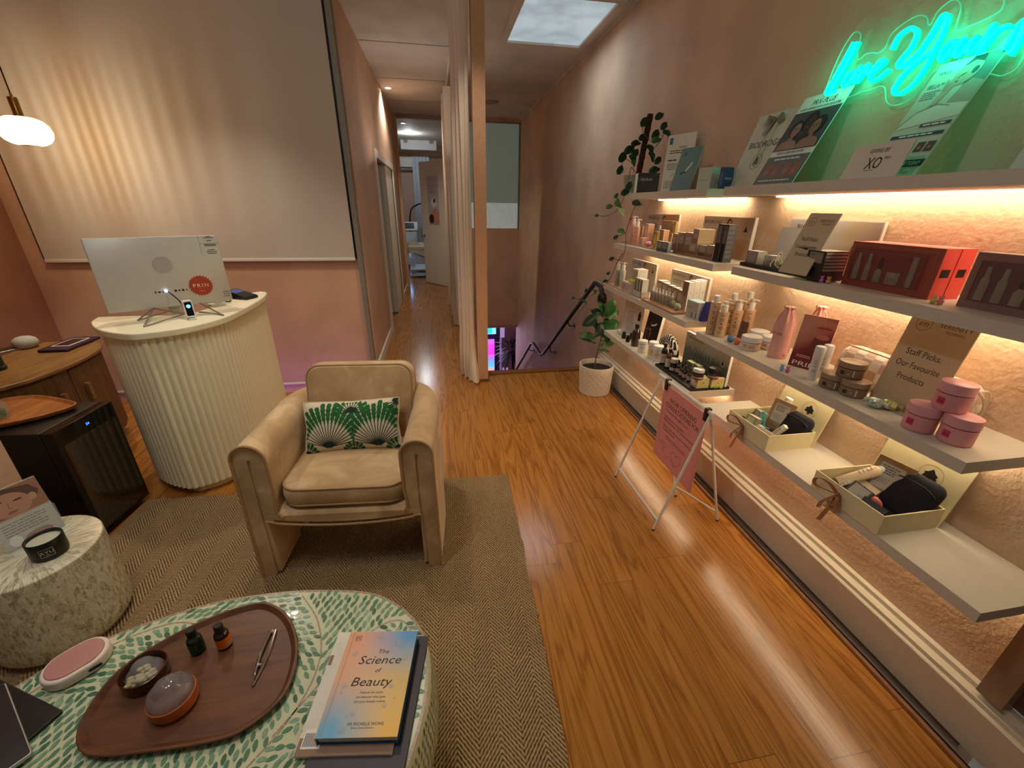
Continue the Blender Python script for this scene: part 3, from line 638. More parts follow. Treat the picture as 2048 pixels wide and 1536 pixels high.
g.lathe([(0.03, 0), (0.045, 0.004), (0.058, 0.022), (0.06, 0.038), (0.052, 0.056), (0.034, 0.068), (0.014, 0.0725), (0, 0.073)], mat((190, 184, 174), 0.85, var=0.06, scale=300), 28)
solo('smart_speaker', g, 'pebble-shaped light grey fabric speaker on the sideboard', 'speaker', (p.x + .02, p.y + 0.02, SZ))
p = onZ(14, 702, SZ)
t = thing('phone_dock', 'dark phone with a silver edge lying beside the pebble speaker', 'phone', (p.x, p.y, SZ), 1.2)
g = G(); slab(g, 0.17, 0.085, 0.01, 0, 0.012, mat((170, 165, 158), 0.3, 0.6), 0.003); part('body', g, t); g = G(); slab(g, 0.16, 0.076, 0.008, 0.012, 0.0135, mat((36, 30, 30), 0.15), 0.0005); part('screen', g, t)
p = onZ(-4, 740, SZ); g = G(); g.lathe([(0.036, 0), (0.038, 0.005), (0.038, 0.02), (0.034, 0.022), (0.034, 0.075), (0.02, 0.095), (0.012, 0.1), (0.012, 0.13), (0, 0.13)], mat((34, 40, 30), 0.35), 20)
solo('diffuser_bottle', g, 'dark green bottle at the left end of the sideboard', 'bottle', (p.x, p.y, SZ))
# fridge
FZ = 0.59
fr = thing('mini_fridge', 'black mini fridge with a smoked glass door, beside the sideboard', 'fridge', (-1.85, 1.985, 0), -0.075)
g = G(); slab(g, 0.355, 0.32, 0.006, 0.02, FZ, BLK, 0.003, 3, cx=-0.022); g.rail(-0.15, 0.05, 0.02, 0.12, FZ, FZ + 0.003, mat((10, 10, 10), 0.5)); part('cabinet', g, fr)
g = G(); slab(g, 0.045, 0.322, 0.004, 0.03, FZ, mat((14, 13, 14), 0.12), 0.002, 3, cx=0.183); dr = part('door', g, fr)
g = G(); g.rail(0.2055, 0.2068, -0.135, 0.150, 0.05, 0.515, mat((46, 38, 24), 0.06, coat=0.6)); part('glass', g, dr, 'smoked glass pane')
g = G(); g.text('54', 0.012, mat((60, 110, 255), 0.3, emit=(40, 90, 255), estr=9), T(0.2072, 0.002, 0.553) @ RZ(PI / 2)); part('display', g, dr, 'glowing blue digits')
g = G()
for x, y in ((-0.17, -0.13), (-0.17, 0.13), (0.13, -0.13), (0.13, 0.13)): g.lathe([(0.015, 0), (0.015, 0.022)], BLK, 10, c=(x, y))
part('feet', g, fr)
WALN = oak('walnut_tray', (74, 42, 24), (112, 68, 40), (3, 26, 26), 0.35); TEAK = oak('teak_tray', (142, 84, 40), (184, 118, 62), (24, 3, 24), 0.4)
def tray(name, label, cat, pts, z0, hrim, depth_, m, lip=0.012):
    P = [tuple(p)[:2] for p in smooth_path([(x, y, 0) for x, y in pts], 6, True)]
    ar = sum(P[i - 1][0] * P[i][1] - P[i][0] * P[i - 1][1] for i in range(len(P)))
    if ar < 0: P.reverse()
    cx = sum(p[0] for p in P) / len(P); cy = sum(p[1] for p in P) / len(P); P = [(x - cx, y - cy) for x, y in P]
    g = G(); g.loops([[(x, y, z) for x, y in inset(P, d)] for d, z in ((lip * 1.2, 0.0), (lip * 0.2, hrim * 0.5), (0, hrim * 0.9), (lip * 0.15, hrim), (lip * 0.55, hrim), (lip * 0.8, hrim * 0.85), (lip * 1.5, hrim - depth_))], m, True)
    return solo(name, g, label, cat, (cx, cy, z0))
tray('leaf_tray', 'leaf-shaped teak tray lying on top of the mini fridge', 'tray', [(-1.90, 1.875), (-1.78, 1.955), (-1.725, 2.055), (-1.80, 2.115), (-1.93, 2.175), (-2.02, 2.195), (-2.12, 2.16), (-2.17, 2.05), (-2.12, 1.93), (-2.0, 1.865)], FZ + 0.004, 0.024, 0.012, TEAK)
p = onZ(2, 838, FZ + 0.014)
t = thing('glass_vase', 'clear glass vase of greenery at the left end of the leaf tray', 'vase', (p.x, p.y, FZ + 0.0165))
g = G(); g.lathe([(0.028, 0), (0.036, 0.02), (0.036, 0.06), (0.024, 0.085), (0.026, 0.1)], mat((170, 190, 170), 0.05, var=0, alpha=0.35), 20); part('glass', g, t)
g = G(); rnd = random.Random(4)
for k in range(26):
    a = rnd.uniform(0, 6.28); r_ = rnd.uniform(.01, .034); z = rnd.uniform(0.01, 0.09); g.ball((r_ * math.cos(a) * .8, r_ * math.sin(a) * .8, z), (0.007, 0.007, 0.012), mat((88, 98, 66), 0.6), 6, 4)
part('leaves', g, t)
p = onZ(236, 790, 0.0)
g = G(); g.rail(-0.02, 0.02, -0.012, 0.012, 0.0, 0.30, mat((226, 224, 222), 0.4)); g.rail(-0.02, 0.02, -0.012, 0.012, 0.30, 0.46, mat((214, 214, 214), 0.3)); g.tube(smooth_path([(0.0, -0.014, 0.05), (-0.02, -0.04, 0.01), (-0.06, -0.10, 0.006), (-0.12, -0.16, 0.006)], 5), 0.005, WHITE, 7)
solo('power_strip', g, 'white upright power strip with a cable, standing between the sideboard and the desk', 'power strip', (p.x - 0.03, p.y - 0.06, 0), 0.4)

# ================================================================= PENDANT LAMP
pc = onY(50, 262, 3.3)
lamp = thing('pendant_lamp', 'brass pendant lamp with a glowing ribbed glass globe, hanging at the left', 'lamp', (pc.x, pc.y, pc.z))
R_ = 0.118
def ribbed():
    s = NT('ribbed_glass'); t_ = s.n('BsdfTransparent'); gl = s.n('BsdfGlossy'); tr = s.n('BsdfTranslucent'); mx = s.n('MixShader'); m2 = s.n('MixShader')
    X, Y, Z = s.xyz(s.mapped()); a = s.math('ARCTAN2', Y, X); w = s.math('POWER', s.math('ABSOLUTE', s.math('SINE', s.math('MULTIPLY', a, 24))), 0.7)
    w3 = s.math('ADD', w, s.math('MULTIPLY', s.math('SINE', s.math('MULTIPLY', a, 7)), 0.18))
    col = s.ramp(w3, [(0.0, (0.30, 0.16, 0.05)), (0.5, (0.75, 0.55, 0.32)), (1.0, (1.0, 0.95, 0.86))]); s.l(col, t_.inputs[0])
    gl.inputs['Roughness'].default_value = 0.15; gl.inputs['Color'].default_value = (1, .85, .6, 1); tr.inputs['Color'].default_value = (1, .72, .35, 1)
    mx.inputs[0].default_value = 0.10; s.l(t_.outputs[0], mx.inputs[1]); s.l(gl.outputs[0], mx.inputs[2]); m2.inputs[0].default_value = 0.16; s.l(mx.outputs[0], m2.inputs[1]); s.l(tr.outputs[0], m2.inputs[2]); s.l(m2.outputs[0], s.out.inputs[0]); return s.m
g = G(); n = 192; L = []
for z, r_ in ((0.072, 0.035), (0.070, 0.060), (0.056, 0.090), (0.032, 0.110), (0.0, 0.118), (-0.03, 0.112), (-0.055, 0.095), (-0.07, 0.072), (-0.076, 0.05)):
    L.append([(r_ * (1 + 0.022 * math.sin(2 * PI * 48 * i / n)) * math.cos(2 * PI * i / n), r_ * (1 + 0.022 * math.sin(2 * PI * 48 * i / n)) * math.sin(2 * PI * i / n), z) for i in range(n)])
g.loops(L, ribbed(), True, (False, False)); part('glass_shade', g, lamp)
BRASS = mat((150, 112, 50), 0.28, 0.9, var=0.05)
g = G(); g.lathe([(0.045, 0.066), (0.045, 0.074), (0.022, 0.078), (0.022, 0.165), (0.020, 0.17), (0.006, 0.172), (0.006, 0.19), (0, 0.19)], BRASS, 24); part('brass_stem', g, lamp)
g = G(); g.tube([(0, 0, 0.185), (0, 0, CEIL - pc.z)], 0.0035, DARK, 8); part('cord', g, lamp)
g = G(); g.ball((0, 0, 0.036), (0.02, 0.02, 0.026), mat((255, 220, 160), 0.3, emit=(255, 205, 135), estr=60), 14, 8); part('bulb', g, lamp)
# ================================================================= PEARL SIDE TABLE
def pearl():
    s = NT('mother_of_pearl_mosaic'); X, Y, Z = s.xyz(s.mapped()); a = s.math('ARCTAN2', Y, X)
    r_ = s.math('SQRT', s.math('ADD', s.math('MULTIPLY', X, X), s.math('MULTIPLY', Y, Y)))
    cb = s.n('CombineXYZ'); s.l(s.math('MULTIPLY', a, 13.0), cb.inputs[0]); s.l(s.math('ADD', s.math('MULTIPLY', Z, 26), s.math('MULTIPLY', r_, 16)), cb.inputs[1])
    vo = s.n('TexVoronoi'); vo.inputs['Scale'].default_value = 1.6; s.l(cb.outputs[0], vo.inputs['Vector']); n1 = s.noise(cb.outputs[0], 3.5, 3)
    c = s.ramp(s.math('ADD', s.math('MULTIPLY', n1, 0.75), s.math('MULTIPLY', s.xyz(vo.outputs['Color'])[0], 0.4)), [(0.25, (134, 124, 98)), (0.5, (196, 188, 160)), (0.75, (222, 216, 194))])
    s.l(c, s.p.inputs['Base Color']); s.p.inputs['Roughness'].default_value = 0.22; s.p.inputs['Coat Weight'].default_value = 0.4; s.bump(n1, 0.18, 0.003); return s.m
PZ = 0.378
pt = thing('side_table', 'small drum side table covered in pearly shell mosaic', 'table', (-1.457, 1.337, 0.0))
g = G(); g.lathe([(0.150, RZT), (0.172, RZT + 0.01), (0.186, 0.05), (0.190, 0.09), (0.190, PZ - 0.012), (0.1895, PZ - 0.004)], pearl(), 64); part('drum', g, pt)
g = G(); g.lathe([(0.1895, PZ - 0.004), (0.1875, PZ - 0.001), (0.184, PZ), (0.0, PZ)], pearl(), 64); part('table_top', g, pt)
cd = thing('candle', 'black candle jar with a white rimmed label on the pearl side table', 'candle', tuple(onZ(103, 1106, PZ)), 0.62)
BLKM = mat((20, 19, 20), 0.4)
g = G(); g.lathe([(0.040, 0), (0.046, 0.004), (0.048, 0.014), (0.048, 0.07), (0.0465, 0.072), (0.044, 0.07), (0.044, 0.058), (0.0, 0.058)], BLKM, 32); part('jar', g, cd)
g = G(); g.lathe([(0.0435, 0.0585), (0.02, 0.0600), (0.0, 0.0595)], mat((186, 186, 166), 0.5), 24); part('wax', g, cd)
def wrap(g, r_, a0, a1, z0, z1, m, n=8, lift=0.0006):
    g.grid(lambda u, v: ((r_ + lift) * math.cos(a0 + (a1 - a0) * u), (r_ + lift) * math.sin(a0 + (a1 - a0) * u), z0 + (z1 - z0) * v), n, 1, m)
def wraptext(g, txt, r_, amid, z, h, m, lift=0.0009, spacing=1.0):
    vs, fs, w = glyphs(txt, 0, spacing); k = h / 0.7
    g.add([((r_ + lift) * math.cos(amid + (x - w / 2) * k / r_), (r_ + lift) * math.sin(amid + (x - w / 2) * k / r_), z + (y - .35) * k) for x, y in vs], fs, m)
g = G(); LB = mat((196, 192, 186), 0.5); a_ = -PI / 2
wrap(g, 0.048, a_ - .36, a_ + .36, 0.020, 0.0212, LB); wrap(g, 0.048, a_ - .36, a_ + .36, 0.049, 0.0502, LB); wrap(g, 0.048, a_ - .36, a_ - .34, 0.020, 0.0502, LB, 1); wrap(g, 0.048, a_ + .34, a_ + .36, 0.020, 0.0502, LB, 1)
wraptext(g, 'AYU', 0.048, a_, 0.037, 0.012, LB); wrap(g, 0.048, a_ - .12, a_ + .12, 0.0255, 0.027, LB); part('label', g, cd)

# ---- flat printed things: x to the reader's right, z up, the print faces -y
def disc(g, x, z, rx, rz, m, y, n=20, a=0.0):
    g.poly([(x + rx * math.cos(t) * math.cos(a) - rz * math.sin(t) * math.sin(a), y, z + rx * math.cos(t) * math.sin(a) + rz * math.sin(t) * math.cos(a)) for t in [2 * PI * i / n for i in range(n)]], m)
def rect(g, x0, z0, x1, z1, m, y): g.poly([(x0, y, z0), (x1, y, z0), (x1, y, z1), (x0, y, z1)], m)
def shape(g, pts, m, y): g.poly([(x, y, z) for x, z in pts], m)
def line(g, pts, w, m, y):
    for i in range(len(pts) - 1):
        a = Vector(pts[i]); b = Vector(pts[i + 1]); t = (b - a)
        if t.length < 1e-6: continue
        n_ = Vector((-t.y, t.x)).normalized() * w / 2; t = t.normalized() * w * 0.3; a = a - t; b = b + t
        g.poly([(a.x - n_.x, y, a.y - n_.y), (b.x - n_.x, y, b.y - n_.y), (b.x + n_.x, y, b.y + n_.y), (a.x + n_.x, y, a.y + n_.y)], m)
def para(g, x0, x1, z, n, dz, h, m, y, seed=1, ragged=0.25, centre=False):
    """lines of copy too small to read in the photograph"""
    rnd = random.Random(seed)
    for i in range(n):
        k = 1 - rnd.uniform(0, ragged); w = (x1 - x0) * k; a = (x0 + x1) / 2 - w / 2 if centre else x0; x = a
        while x < a + w - 0.001:
            e = min(a + w, x + rnd.uniform(2.0, 5.5) * h); rect(g, x, z - i * dz, e, z - i * dz + h, m, y); x = e + h * 0.7
def K(*rgb): return mat(rgb, 0.55, var=0.03)
def portrait(g, x, z, s_, y, skin, hair, top, turn=0.0):
    """a head and shoulders of height s_ standing on z"""
    shape(g, [(x - .42 * s_, z), (x + .42 * s_, z), (x + .40 * s_, z + .14 * s_), (x + .30 * s_, z + .27 * s_), (x + .12 * s_, z + .33 * s_), (x - .12 * s_, z + .33 * s_), (x - .30 * s_, z + .27 * s_), (x - .40 * s_, z + .14 * s_)], top, y)
    rect(g, x - .09 * s_, z + .28 * s_, x + .09 * s_, z + .46 * s_, skin, y - .0003)
    disc(g, x - turn * .03 * s_, z + .70 * s_, .235 * s_, .29 * s_, hair, y - .0005); disc(g, x + turn * .05 * s_, z + .64 * s_, .17 * s_, .235 * s_, skin, y - .0009)
    d = K(*[int(v * .45) for v in (120, 80, 62)])
    for e in (-1, 1): disc(g, x + turn * .07 * s_ + e * .07 * s_, z + .67 * s_, .03 * s_, .011 * s_, d, y - .0012, 10); line(g, [(x + turn * .07 * s_ + e * .04 * s_, z + .71 * s_), (x + turn * .07 * s_ + e * .11 * s_, z + .715 * s_)], .012 * s_, hair, y - .0012)
    line(g, [(x + turn * .08 * s_, z + .66 * s_), (x + turn * .10 * s_, z + .59 * s_), (x + turn * .07 * s_, z + .585 * s_)], .010 * s_, d, y - .0012)
    disc(g, x + turn * .07 * s_, z + .525 * s_, .05 * s_, .015 * s_, K(168, 88, 80), y - .0012, 10)

# acrylic holder with a portrait card on the pearl table
ar = onZ(126, 1062, PZ); al = onZ(8, 1122, PZ); v_ = Vector((ar.x - al.x, ar.y - al.y)).normalized(); hw = 0.15
ctr = Vector((ar.x - v_.x * hw / 2 - 0.012, ar.y - v_.y * hw / 2 + 0.03)); hz = math.atan2(v_.y, v_.x)
t = thing('sign_holder', 'clear acrylic holder with a portrait card, standing behind the candle jar', 'sign holder', (ctr.x, ctr.y, PZ + 0.004), hz)
ACR = mat((225, 228, 222), 0.05, var=0, alpha=0.22)
Mt = RX(-0.22)
g = G(); g.rail(-hw / 2, hw / 2, -0.0045, -0.003, 0, 0.11, ACR, Mt); g.rail(-hw / 2, hw / 2, 0.002, 0.0035, 0, 0.215, ACR, Mt); g.rail(-hw / 2, hw / 2, -0.05, 0.055, -0.003, 0, ACR); g.rail(hw / 2 - .002, hw / 2, -0.003, 0.045, 0.0, 0.10, ACR); part('acrylic', g, t)
g = G(); SK = K(176, 132, 110)
g.rail(-hw / 2 + .002, hw / 2 - .002, -0.0025, 0.0015, 0.002, 0.212, K(196, 180, 166), Mt)
def cardface(y):
    q = G(); rect(q, -hw / 2 + .002, 0.105, hw / 2 - .002, 0.212, K(150, 108, 88), y); shape(q, [(-.06, .205), (-.01, .2105), (.05, .196), (.066, .165), (.052, .142), (.03, .15), (-.066, .17)], K(92, 66, 56), y - .0004)
    disc(q, -.012, .150, .052, .044, SK, y - .0008, 24, -0.25); disc(q, .045, .152, .010, .014, K(186, 140, 116), y - .0010); 
    for e in (-.035, .010): disc(q, e, .163 - e * .2, .012, .003, K(70, 46, 40), y - .0012, 12)
    line(q, [(-.014, .162), (-.018, .140), (-.010, .138)], .002, K(140, 98, 80), y - .0012); disc(q, -.014, .125, .014, .004, K(150, 84, 76), y - .0012, 12)
    rect(q, -hw / 2 + .002, 0.004, hw / 2 - .002, 0.105, K(206, 204, 194), y - .0002); para(q, -.06, .06, .088, 5, .010, .0035, K(120, 116, 110), y - .0006, 3)
    disc(q, .012, .020, .036, .016, K(150, 92, 66), y - .0006); disc(q, -.045, .026, .016, .02, K(240, 238, 230), y - .0006); return q
q = cardface(-0.0028)
for vv, ff, mi in ((q.v, q.f, q.mi),):
    for f, k in zip(ff, mi): g.add([vv[i] for i in f], [tuple(range(len(f)))], q.mats[k], False, Mt)
part('portrait_card', g, t)

# ================================================================= COFFEE TABLE
CZ = 0.42
tb = [(-.098, .56), (-.080, .68), (-.092, .775), (-.139, .863), (-.247, .947), (-.413, .986), (-.58, .997), (-.743, .982), (-.942, .914), (-1.062, .818), (-1.13, .68), (-1.10, .50), (-.95, .38), (-.6, .31), (-.3, .34), (-.16, .43)]
TC = Vector((-0.6, 0.65)); TB = [tuple(p)[:2] for p in smooth_path([(x - TC.x, y - TC.y, 0) for x, y in tb], 8, True)]
if sum(TB[i - 1][0] * TB[i][1] - TB[i][0] * TB[i - 1][1] for i in range(len(TB))) < 0: TB.reverse()
ct = thing('coffee_table', 'pebble-shaped coffee table inlaid with green leaf mosaic', 'table', (TC.x, TC.y, 0))
CRE = mat((200, 202, 168), 0.25, var=0.05, coat=0.4)
g = G(); g.loops([[(x, y, z) for x, y in inset(TB, d)] for d, z in ((0.07, RZT), (0.045, 0.05), (0.005, 0.16), (-0.014, 0.26), (-0.014, 0.33), (-0.006, 0.39), (0.0, CZ - 0.006), (0.004, CZ))], CRE, True); part('drum', g, ct)
g = G(); MAUV = mat((164, 138, 124), 0.25, var=0.12, scale=60, coat=0.4); I1 = inset(TB, 0.0035); I2 = inset(TB, 0.0105); nT = len(TB)
for i in range(nT):
    j = (i + 1) % nT
    a1 = Vector(I1[i]).lerp(Vector(I1[j]), 0.06); b1 = Vector(I1[i]).lerp(Vector(I1[j]), 0.94); a2 = Vector(I2[i]).lerp(Vector(I2[j]), 0.06); b2 = Vector(I2[i]).lerp(Vector(I2[j]), 0.94)
    g.poly([(a1.x, a1.y, CZ + .0006), (b1.x, b1.y, CZ + .0006), (b2.x, b2.y, CZ + .0006), (a2.x, a2.y, CZ + .0006)], MAUV)
part('rim_inlay', g, ct)
br = [[(-.62, .30), (-.52, .47), (-.40, .62), (-.36, .75), (-.39, .87), (-.46, .97)], [(-.42, .60), (-.33, .72), (-.24, .82), (-.16, .84), (-.11, .76)], [(-1.08, .70), (-.95, .86), (-.80, .93), (-.70, .91)], [(-.52, .40), (-.42, .50), (-.33, .52), (-.27, .46), (-.22, .36)], [(-.9, .40), (-.93, .58), (-1.0, .72)], [(-.36, .60), (-.27, .66), (-.18, .66), (-.12, .58)]]
BR = [smooth_path([(x - TC.x, y - TC.y, 0) for x, y in b], 8) for b in br]
g = G()
for b in BR:
    for i in range(len(b) - 1):
        n_ = (b[i + 1] - b[i]); n_ = Vector((-n_.y, n_.x, 0)).normalized() * 0.0018; p0 = b[i].lerp(b[i + 1], .05); p1 = b[i].lerp(b[i + 1], .95)
        g.poly([tuple(p + Vector((0, 0, CZ + .0007))) for p in (p0 - n_, p1 - n_, p1 + n_, p0 + n_)], MAUV)
GL = [mat(c, 0.18, var=0.18, scale=160, coat=0.6) for c in ((92, 132, 104), (116, 152, 122), (72, 110, 86), (136, 168, 140))]
def inpoly(x, y, P):
    r_ = False
    for i in range(len(P)):
        (x1, y1), (x2, y2) = P[i - 1], P[i]
        if (y1 > y) != (y2 > y) and x < (x2 - x1) * (y - y1) / (y2 - y1) + x1: r_ = not r_
    return r_
IN = inset(TB, 0.014); rnd = random.Random(11); leafs = [(-.5, 0), (-.28, .26), (.05, .36), (.38, .22), (.5, 0), (.3, -.22), (-.1, -.26), (-.36, -.12)]
SEG = [(b[i], b[i + 1], (b[i + 1] - b[i]).normalized()) for b in BR for i in range(len(b) - 1)]
y = -0.36
row = 0
while y < 0.36:
    x = -0.56 + (row % 2) * 0.0111
    while x < 0.56:
        px, py = x + rnd.uniform(-.003, .003), y + rnd.uniform(-.003, .003)
        if inpoly(px, py, IN):
            best = min(SEG, key=lambda s_: (s_[0].x - px) ** 2 + (s_[0].y - py) ** 2); dv = Vector((px - best[0].x, py - best[0].y)); td = best[2]; dist = abs(td.x * dv.y - td.y * dv.x) if dv.length < .03 else dv.length
            if dist > 0.0075:
                side = 1 if td.x * dv.y - td.y * dv.x > 0 else -1; a = math.atan2(td.y, td.x) + side * (0.75 + rnd.uniform(-.2, .2)); L_ = rnd.uniform(.0215, .0265); W2 = rnd.uniform(.0150, .0195); tilt = rnd.uniform(-.0009, .0009)
                g.poly([(px + L_ * u * math.cos(a) - W2 * w * math.sin(a), py + L_ * u * math.sin(a) + W2 * w * math.cos(a), CZ + .0012 + tilt * u + tilt * w) for u, w in leafs], GL[rnd.choice((0, 0, 1, 1, 2, 3))])
        x += 0.0222
    y += 0.0168; row += 1
# leaves on the curved side, where it shows
def sideprof(z):
    K_ = ((RZT, .07), (.05, .045), (.16, .005), (.26, -.014), (.33, -.014), (.39, -.006), (CZ, 0.0))
    for i in range(len(K_) - 1):
        if K_[i][0] <= z <= K_[i + 1][0]: f = (z - K_[i][0]) / (K_[i + 1][0] - K_[i][0]); return K_[i][1] + f * (K_[i + 1][1] - K_[i][1])
    return 0
for i in range(nT):
    if TB[i][0] < 0.18: continue
    j = (i + 1) % nT; a = Vector(TB[i]); b = Vector(TB[j]); t_ = (b - a).normalized(); nn = Vector((t_.y, -t_.x)); m_ = max(1, int((b - a).length / 0.012))
    for q in range(m_):
        z = 0.06 + rnd.uniform(0, .015)
        while z < 0.405:
            o = a.lerp(b, (q + .5) / m_); ang_ = 1.25 + rnd.uniform(-.25, .25); L_ = .021; W2 = .0095; vs = []
            for u, w in leafs:
                uu = L_ * u * math.cos(ang_) - W2 * w * math.sin(ang_); ww = L_ * u * math.sin(ang_) + W2 * w * math.cos(ang_); zz = min(.412, z + ww); d = -sideprof(zz) + .0012
                vs.append((o.x + t_.x * uu + nn.x * d, o.y + t_.y * uu + nn.y * d, zz))
            g.poly(vs, GL[rnd.choice((0, 1, 1, 2, 3))]); z += 0.0235
part('leaf_inlay', g, ct)
TRAYPTS = [(-.823, .651), (-.846, .717), (-.836, .799), (-.775, .866), (-.690, .918), (-.596, .948), (-.537, .942), (-.472, .892), (-.424, .812), (-.408, .731), (-.420, .665), (-.471, .618), (-.525, .602), (-.631, .602), (-.765, .613)]
tray('serving_tray', 'bean-shaped dark walnut tray on the coffee table', 'tray', TRAYPTS, CZ + 0.0015, 0.018, 0.010, WALN, 0.012)
TZ = CZ + 0.0015 + 0.008
def droppers(name, label, px, py, col, lab, rz):
    p = onZ(px, py, TZ); t = thing(name, label, 'bottle', (p.x - .012, p.y + .014, TZ), rz)
    g = G(); g.lathe([(0.014, 0), (0.0165, 0.002), (0.0165, 0.046), (0.0145, 0.052), (0.0085, 0.056), (0.0085, 0.062)], mat(col, 0.12, var=.05, coat=.5), 24); part('body', g, t)
    g = G(); g.lathe([(0.0105, 0.058), (0.0105, 0.077), (0.009, 0.079), (0, 0.079)], mat((24, 22, 22), 0.5), 20, False); part('cap', g, t)
    g = G(); wrap(g, 0.0165, 0, 2 * PI, 0.008, 0.040, lab, 28); 
    if lab is not None and lab.name.startswith('surface_232'):
        wrap(g, 0.0165, -0.75, -0.15, 0.010, 0.022, mat((230, 226, 214), .5), 4, .0009)
        for k in range(7): wrap(g, 0.0165, -0.72 + .08 * k, -0.69 + .08 * k, 0.011, 0.021, mat((40, 36, 34), .5), 1, .0012)
    else:
        wraptext(g, 'T', 0.0165, -1.1, 0.030, 0.010, mat((90, 150, 110), 0.4))
    part('label', g, t)
droppers('essential_oil_bottle', 'small dark green oil bottle on the walnut tray', 402, 1310, (22, 44, 34), mat((16, 58, 40), 0.4), 0)
droppers('essential_oil_bottle', 'small brown oil bottle with an orange label on the walnut tray', 456, 1300, (40, 24, 16), mat((232, 116, 36), 0.45), 0)
CLEAR = mat((205, 208, 214), 0.04, var=0, alpha=0.26, coat=0.5)
SMOKE = mat((132, 128, 132), .1, var=.05, alpha=.62, coat=.6)
def bowl(label, px, py, r_, body, fill, tilt, rz, up):
    p = onZ(px, py, TZ); t = thing('diffuser_bowl', label, 'bowl', (p.x, p.y, TZ), rz)
    g = G(); g.lathe([(r_ * .82, 0), (r_ * .97, .006), (r_, .022), (r_ * 1.0, .036), (r_ * .955, .037), (r_ * .93, .03), (r_ * .88, .010), (0, .008)], body, 32); part('bowl', g, t)
    Md = T(0, 0, up) @ RX(tilt); R2 = r_ * (0.95 if up > .03 else 0.80)
    g = G(); n = 60; L = []
    for z, k, rip in ((0.0, 1.0, 0), (0.010, .97, .03), (0.018, .86, .045), (0.024, .72, .02), (0.026, .66, 0), (0.036, .55, 0), (0.042, .36, 0), (0.044, .05, 0)):
        L.append([(R2 * k * (1 + rip * abs(math.sin(7 * PI * i / n))) * math.cos(2 * PI * i / n), R2 * k * (1 + rip * abs(math.sin(7 * PI * i / n))) * math.sin(2 * PI * i / n), z) for i in range(n)])
    g.loops(L, CLEAR if fill else SMOKE, True, (False, True), True, Md); part('clear_lid', g, t)
    if fill:
        g = G(); rnd = random.Random(3)
        for k in range(34):
            a = rnd.uniform(0, 6.28); q = rnd.uniform(0, .6) * r_; g.ball((q * math.cos(a) - .006, q * math.sin(a) - .008, .012 + rnd.uniform(0, .012)), (.008, .006, .005), mat((196, 182, 128), .7), 7, 5)
        part('dried_filling', g, t)
bowl('dark brown ceramic bowl with straw-coloured filling under a clear lid', 296, 1356, .047, mat((70, 34, 20), 0.18, var=.1, coat=.5), True, -0.10, 0.3, 0.013)
bowl('orange terracotta bowl with a domed clear lid, nearest on the walnut tray', 352, 1408, .047, mat((176, 92, 44), 0.55, var=.12), False, 0.0, 0.1, 0.037)
a = onZ(545, 1258, TZ + .012); b = onZ(503, 1368, TZ + .012); d_ = math.atan2(b.y - a.y, b.x - a.x)
CHR = mat((196, 192, 186), 0.12, 0.95)
g = G(); Lg = (b - a).length
for sg in (-1, 1):
    g.tube(smooth_path([(-Lg / 2, sg * .006, 0), (-Lg * .1, sg * .0090, 0), (Lg * .18, sg * .0065, 0), (Lg * .36, sg * .0035, 0), (Lg / 2, sg * .0012, 0)], 5), [.0048] * 8 + [.0044] * 4 + [.0036] * 4 + [.0022] * 4 + [.0014], CHR, 8)
g.ball((-Lg / 2, 0, 0), (.007, .0095, .004), CHR, 12, 6); g.ball((Lg * .15, 0, 0), (.004, .008, .005), CHR, 10, 6)
solo('tongs', g, 'polished steel tongs lying on the right of the walnut tray', 'tongs', ((a.x + b.x) / 2, (a.y + b.y) / 2, TZ + .0045), d_)
a = onZ(82, 1378, CZ + .02); b = onZ(222, 1296, CZ + .02); d_ = math.atan2(b.y - a.y, b.x - a.x)
t = thing('oval_device', 'oval white puck-like device with a dusty pink top, left of the tray', 'device', ((a.x + b.x) / 2 - .012, (a.y + b.y) / 2 + .016, CZ + .002), d_)
dl = (b - a).length * 1.02
g = G(); slab(g, dl, .098, .049, 0, .030, mat((226, 208, 196), .35), .006, 12); part('ring_body', g, t)
g = G(); slab(g, dl - .018, .080, .040, .030, .0325, mat((182, 128, 122), .5, var=.05), .002, 12); part('pink_top', g, t, 'dusty pink oval top')
g = G(); slab(g, .026, .009, .0044, 0, .0012, BLKM, .0004, 6, M=T(.025, -.0492, .015) @ RX(PI / 2)); part('slot', g, t, 'black oval slot')
# folio and tablet at the left edge of the table
p0 = onZ(126, 1421, CZ + .008); p1 = onZ(20, 1368, CZ + .008); p2 = onZ(92, 1536, CZ + .008); d_ = math.atan2(p1.y - p0.y, p1.x - p0.x)
e1 = (p1 - p0).normalized(); e2 = Vector((-e1.y, e1.x, 0))
g = G(); slab(g, .26, .20, .004, 0, .008, BLKM, .002); c_ = p0 + e1 * .13 + e2 * .10
solo('folio_cover', g, 'matte black folio cover lying at the left corner of the coffee table', 'folio', (c_.x, c_.y, CZ + .0015), d_)
q0 = onZ(11, 1366, CZ + .02); q1 = onZ(76, 1536, CZ + .02); d2_ = math.atan2(q1.y - q0.y, q1.x - q0.x); f1 = (q1 - q0).normalized(); f2 = Vector((-f1.y, f1.x, 0)) * -1
c_ = q0 + f1 * .12 + f2 * .09
t = thing('tablet', 'dark tablet with a thin silver edge resting on the black folio', 'tablet', (c_.x, c_.y, CZ + .0098), d2_)
g = G(); slab(g, .25, .18, .006, 0, .009, mat((186, 182, 176), .3, .6), .0015); part('silver_edge', g, t); g = G(); slab(g, .246, .176, .005, .009, .0096, mat((38, 28, 32), .45, var=.3, scale=600), .0002); part('face', g, t)
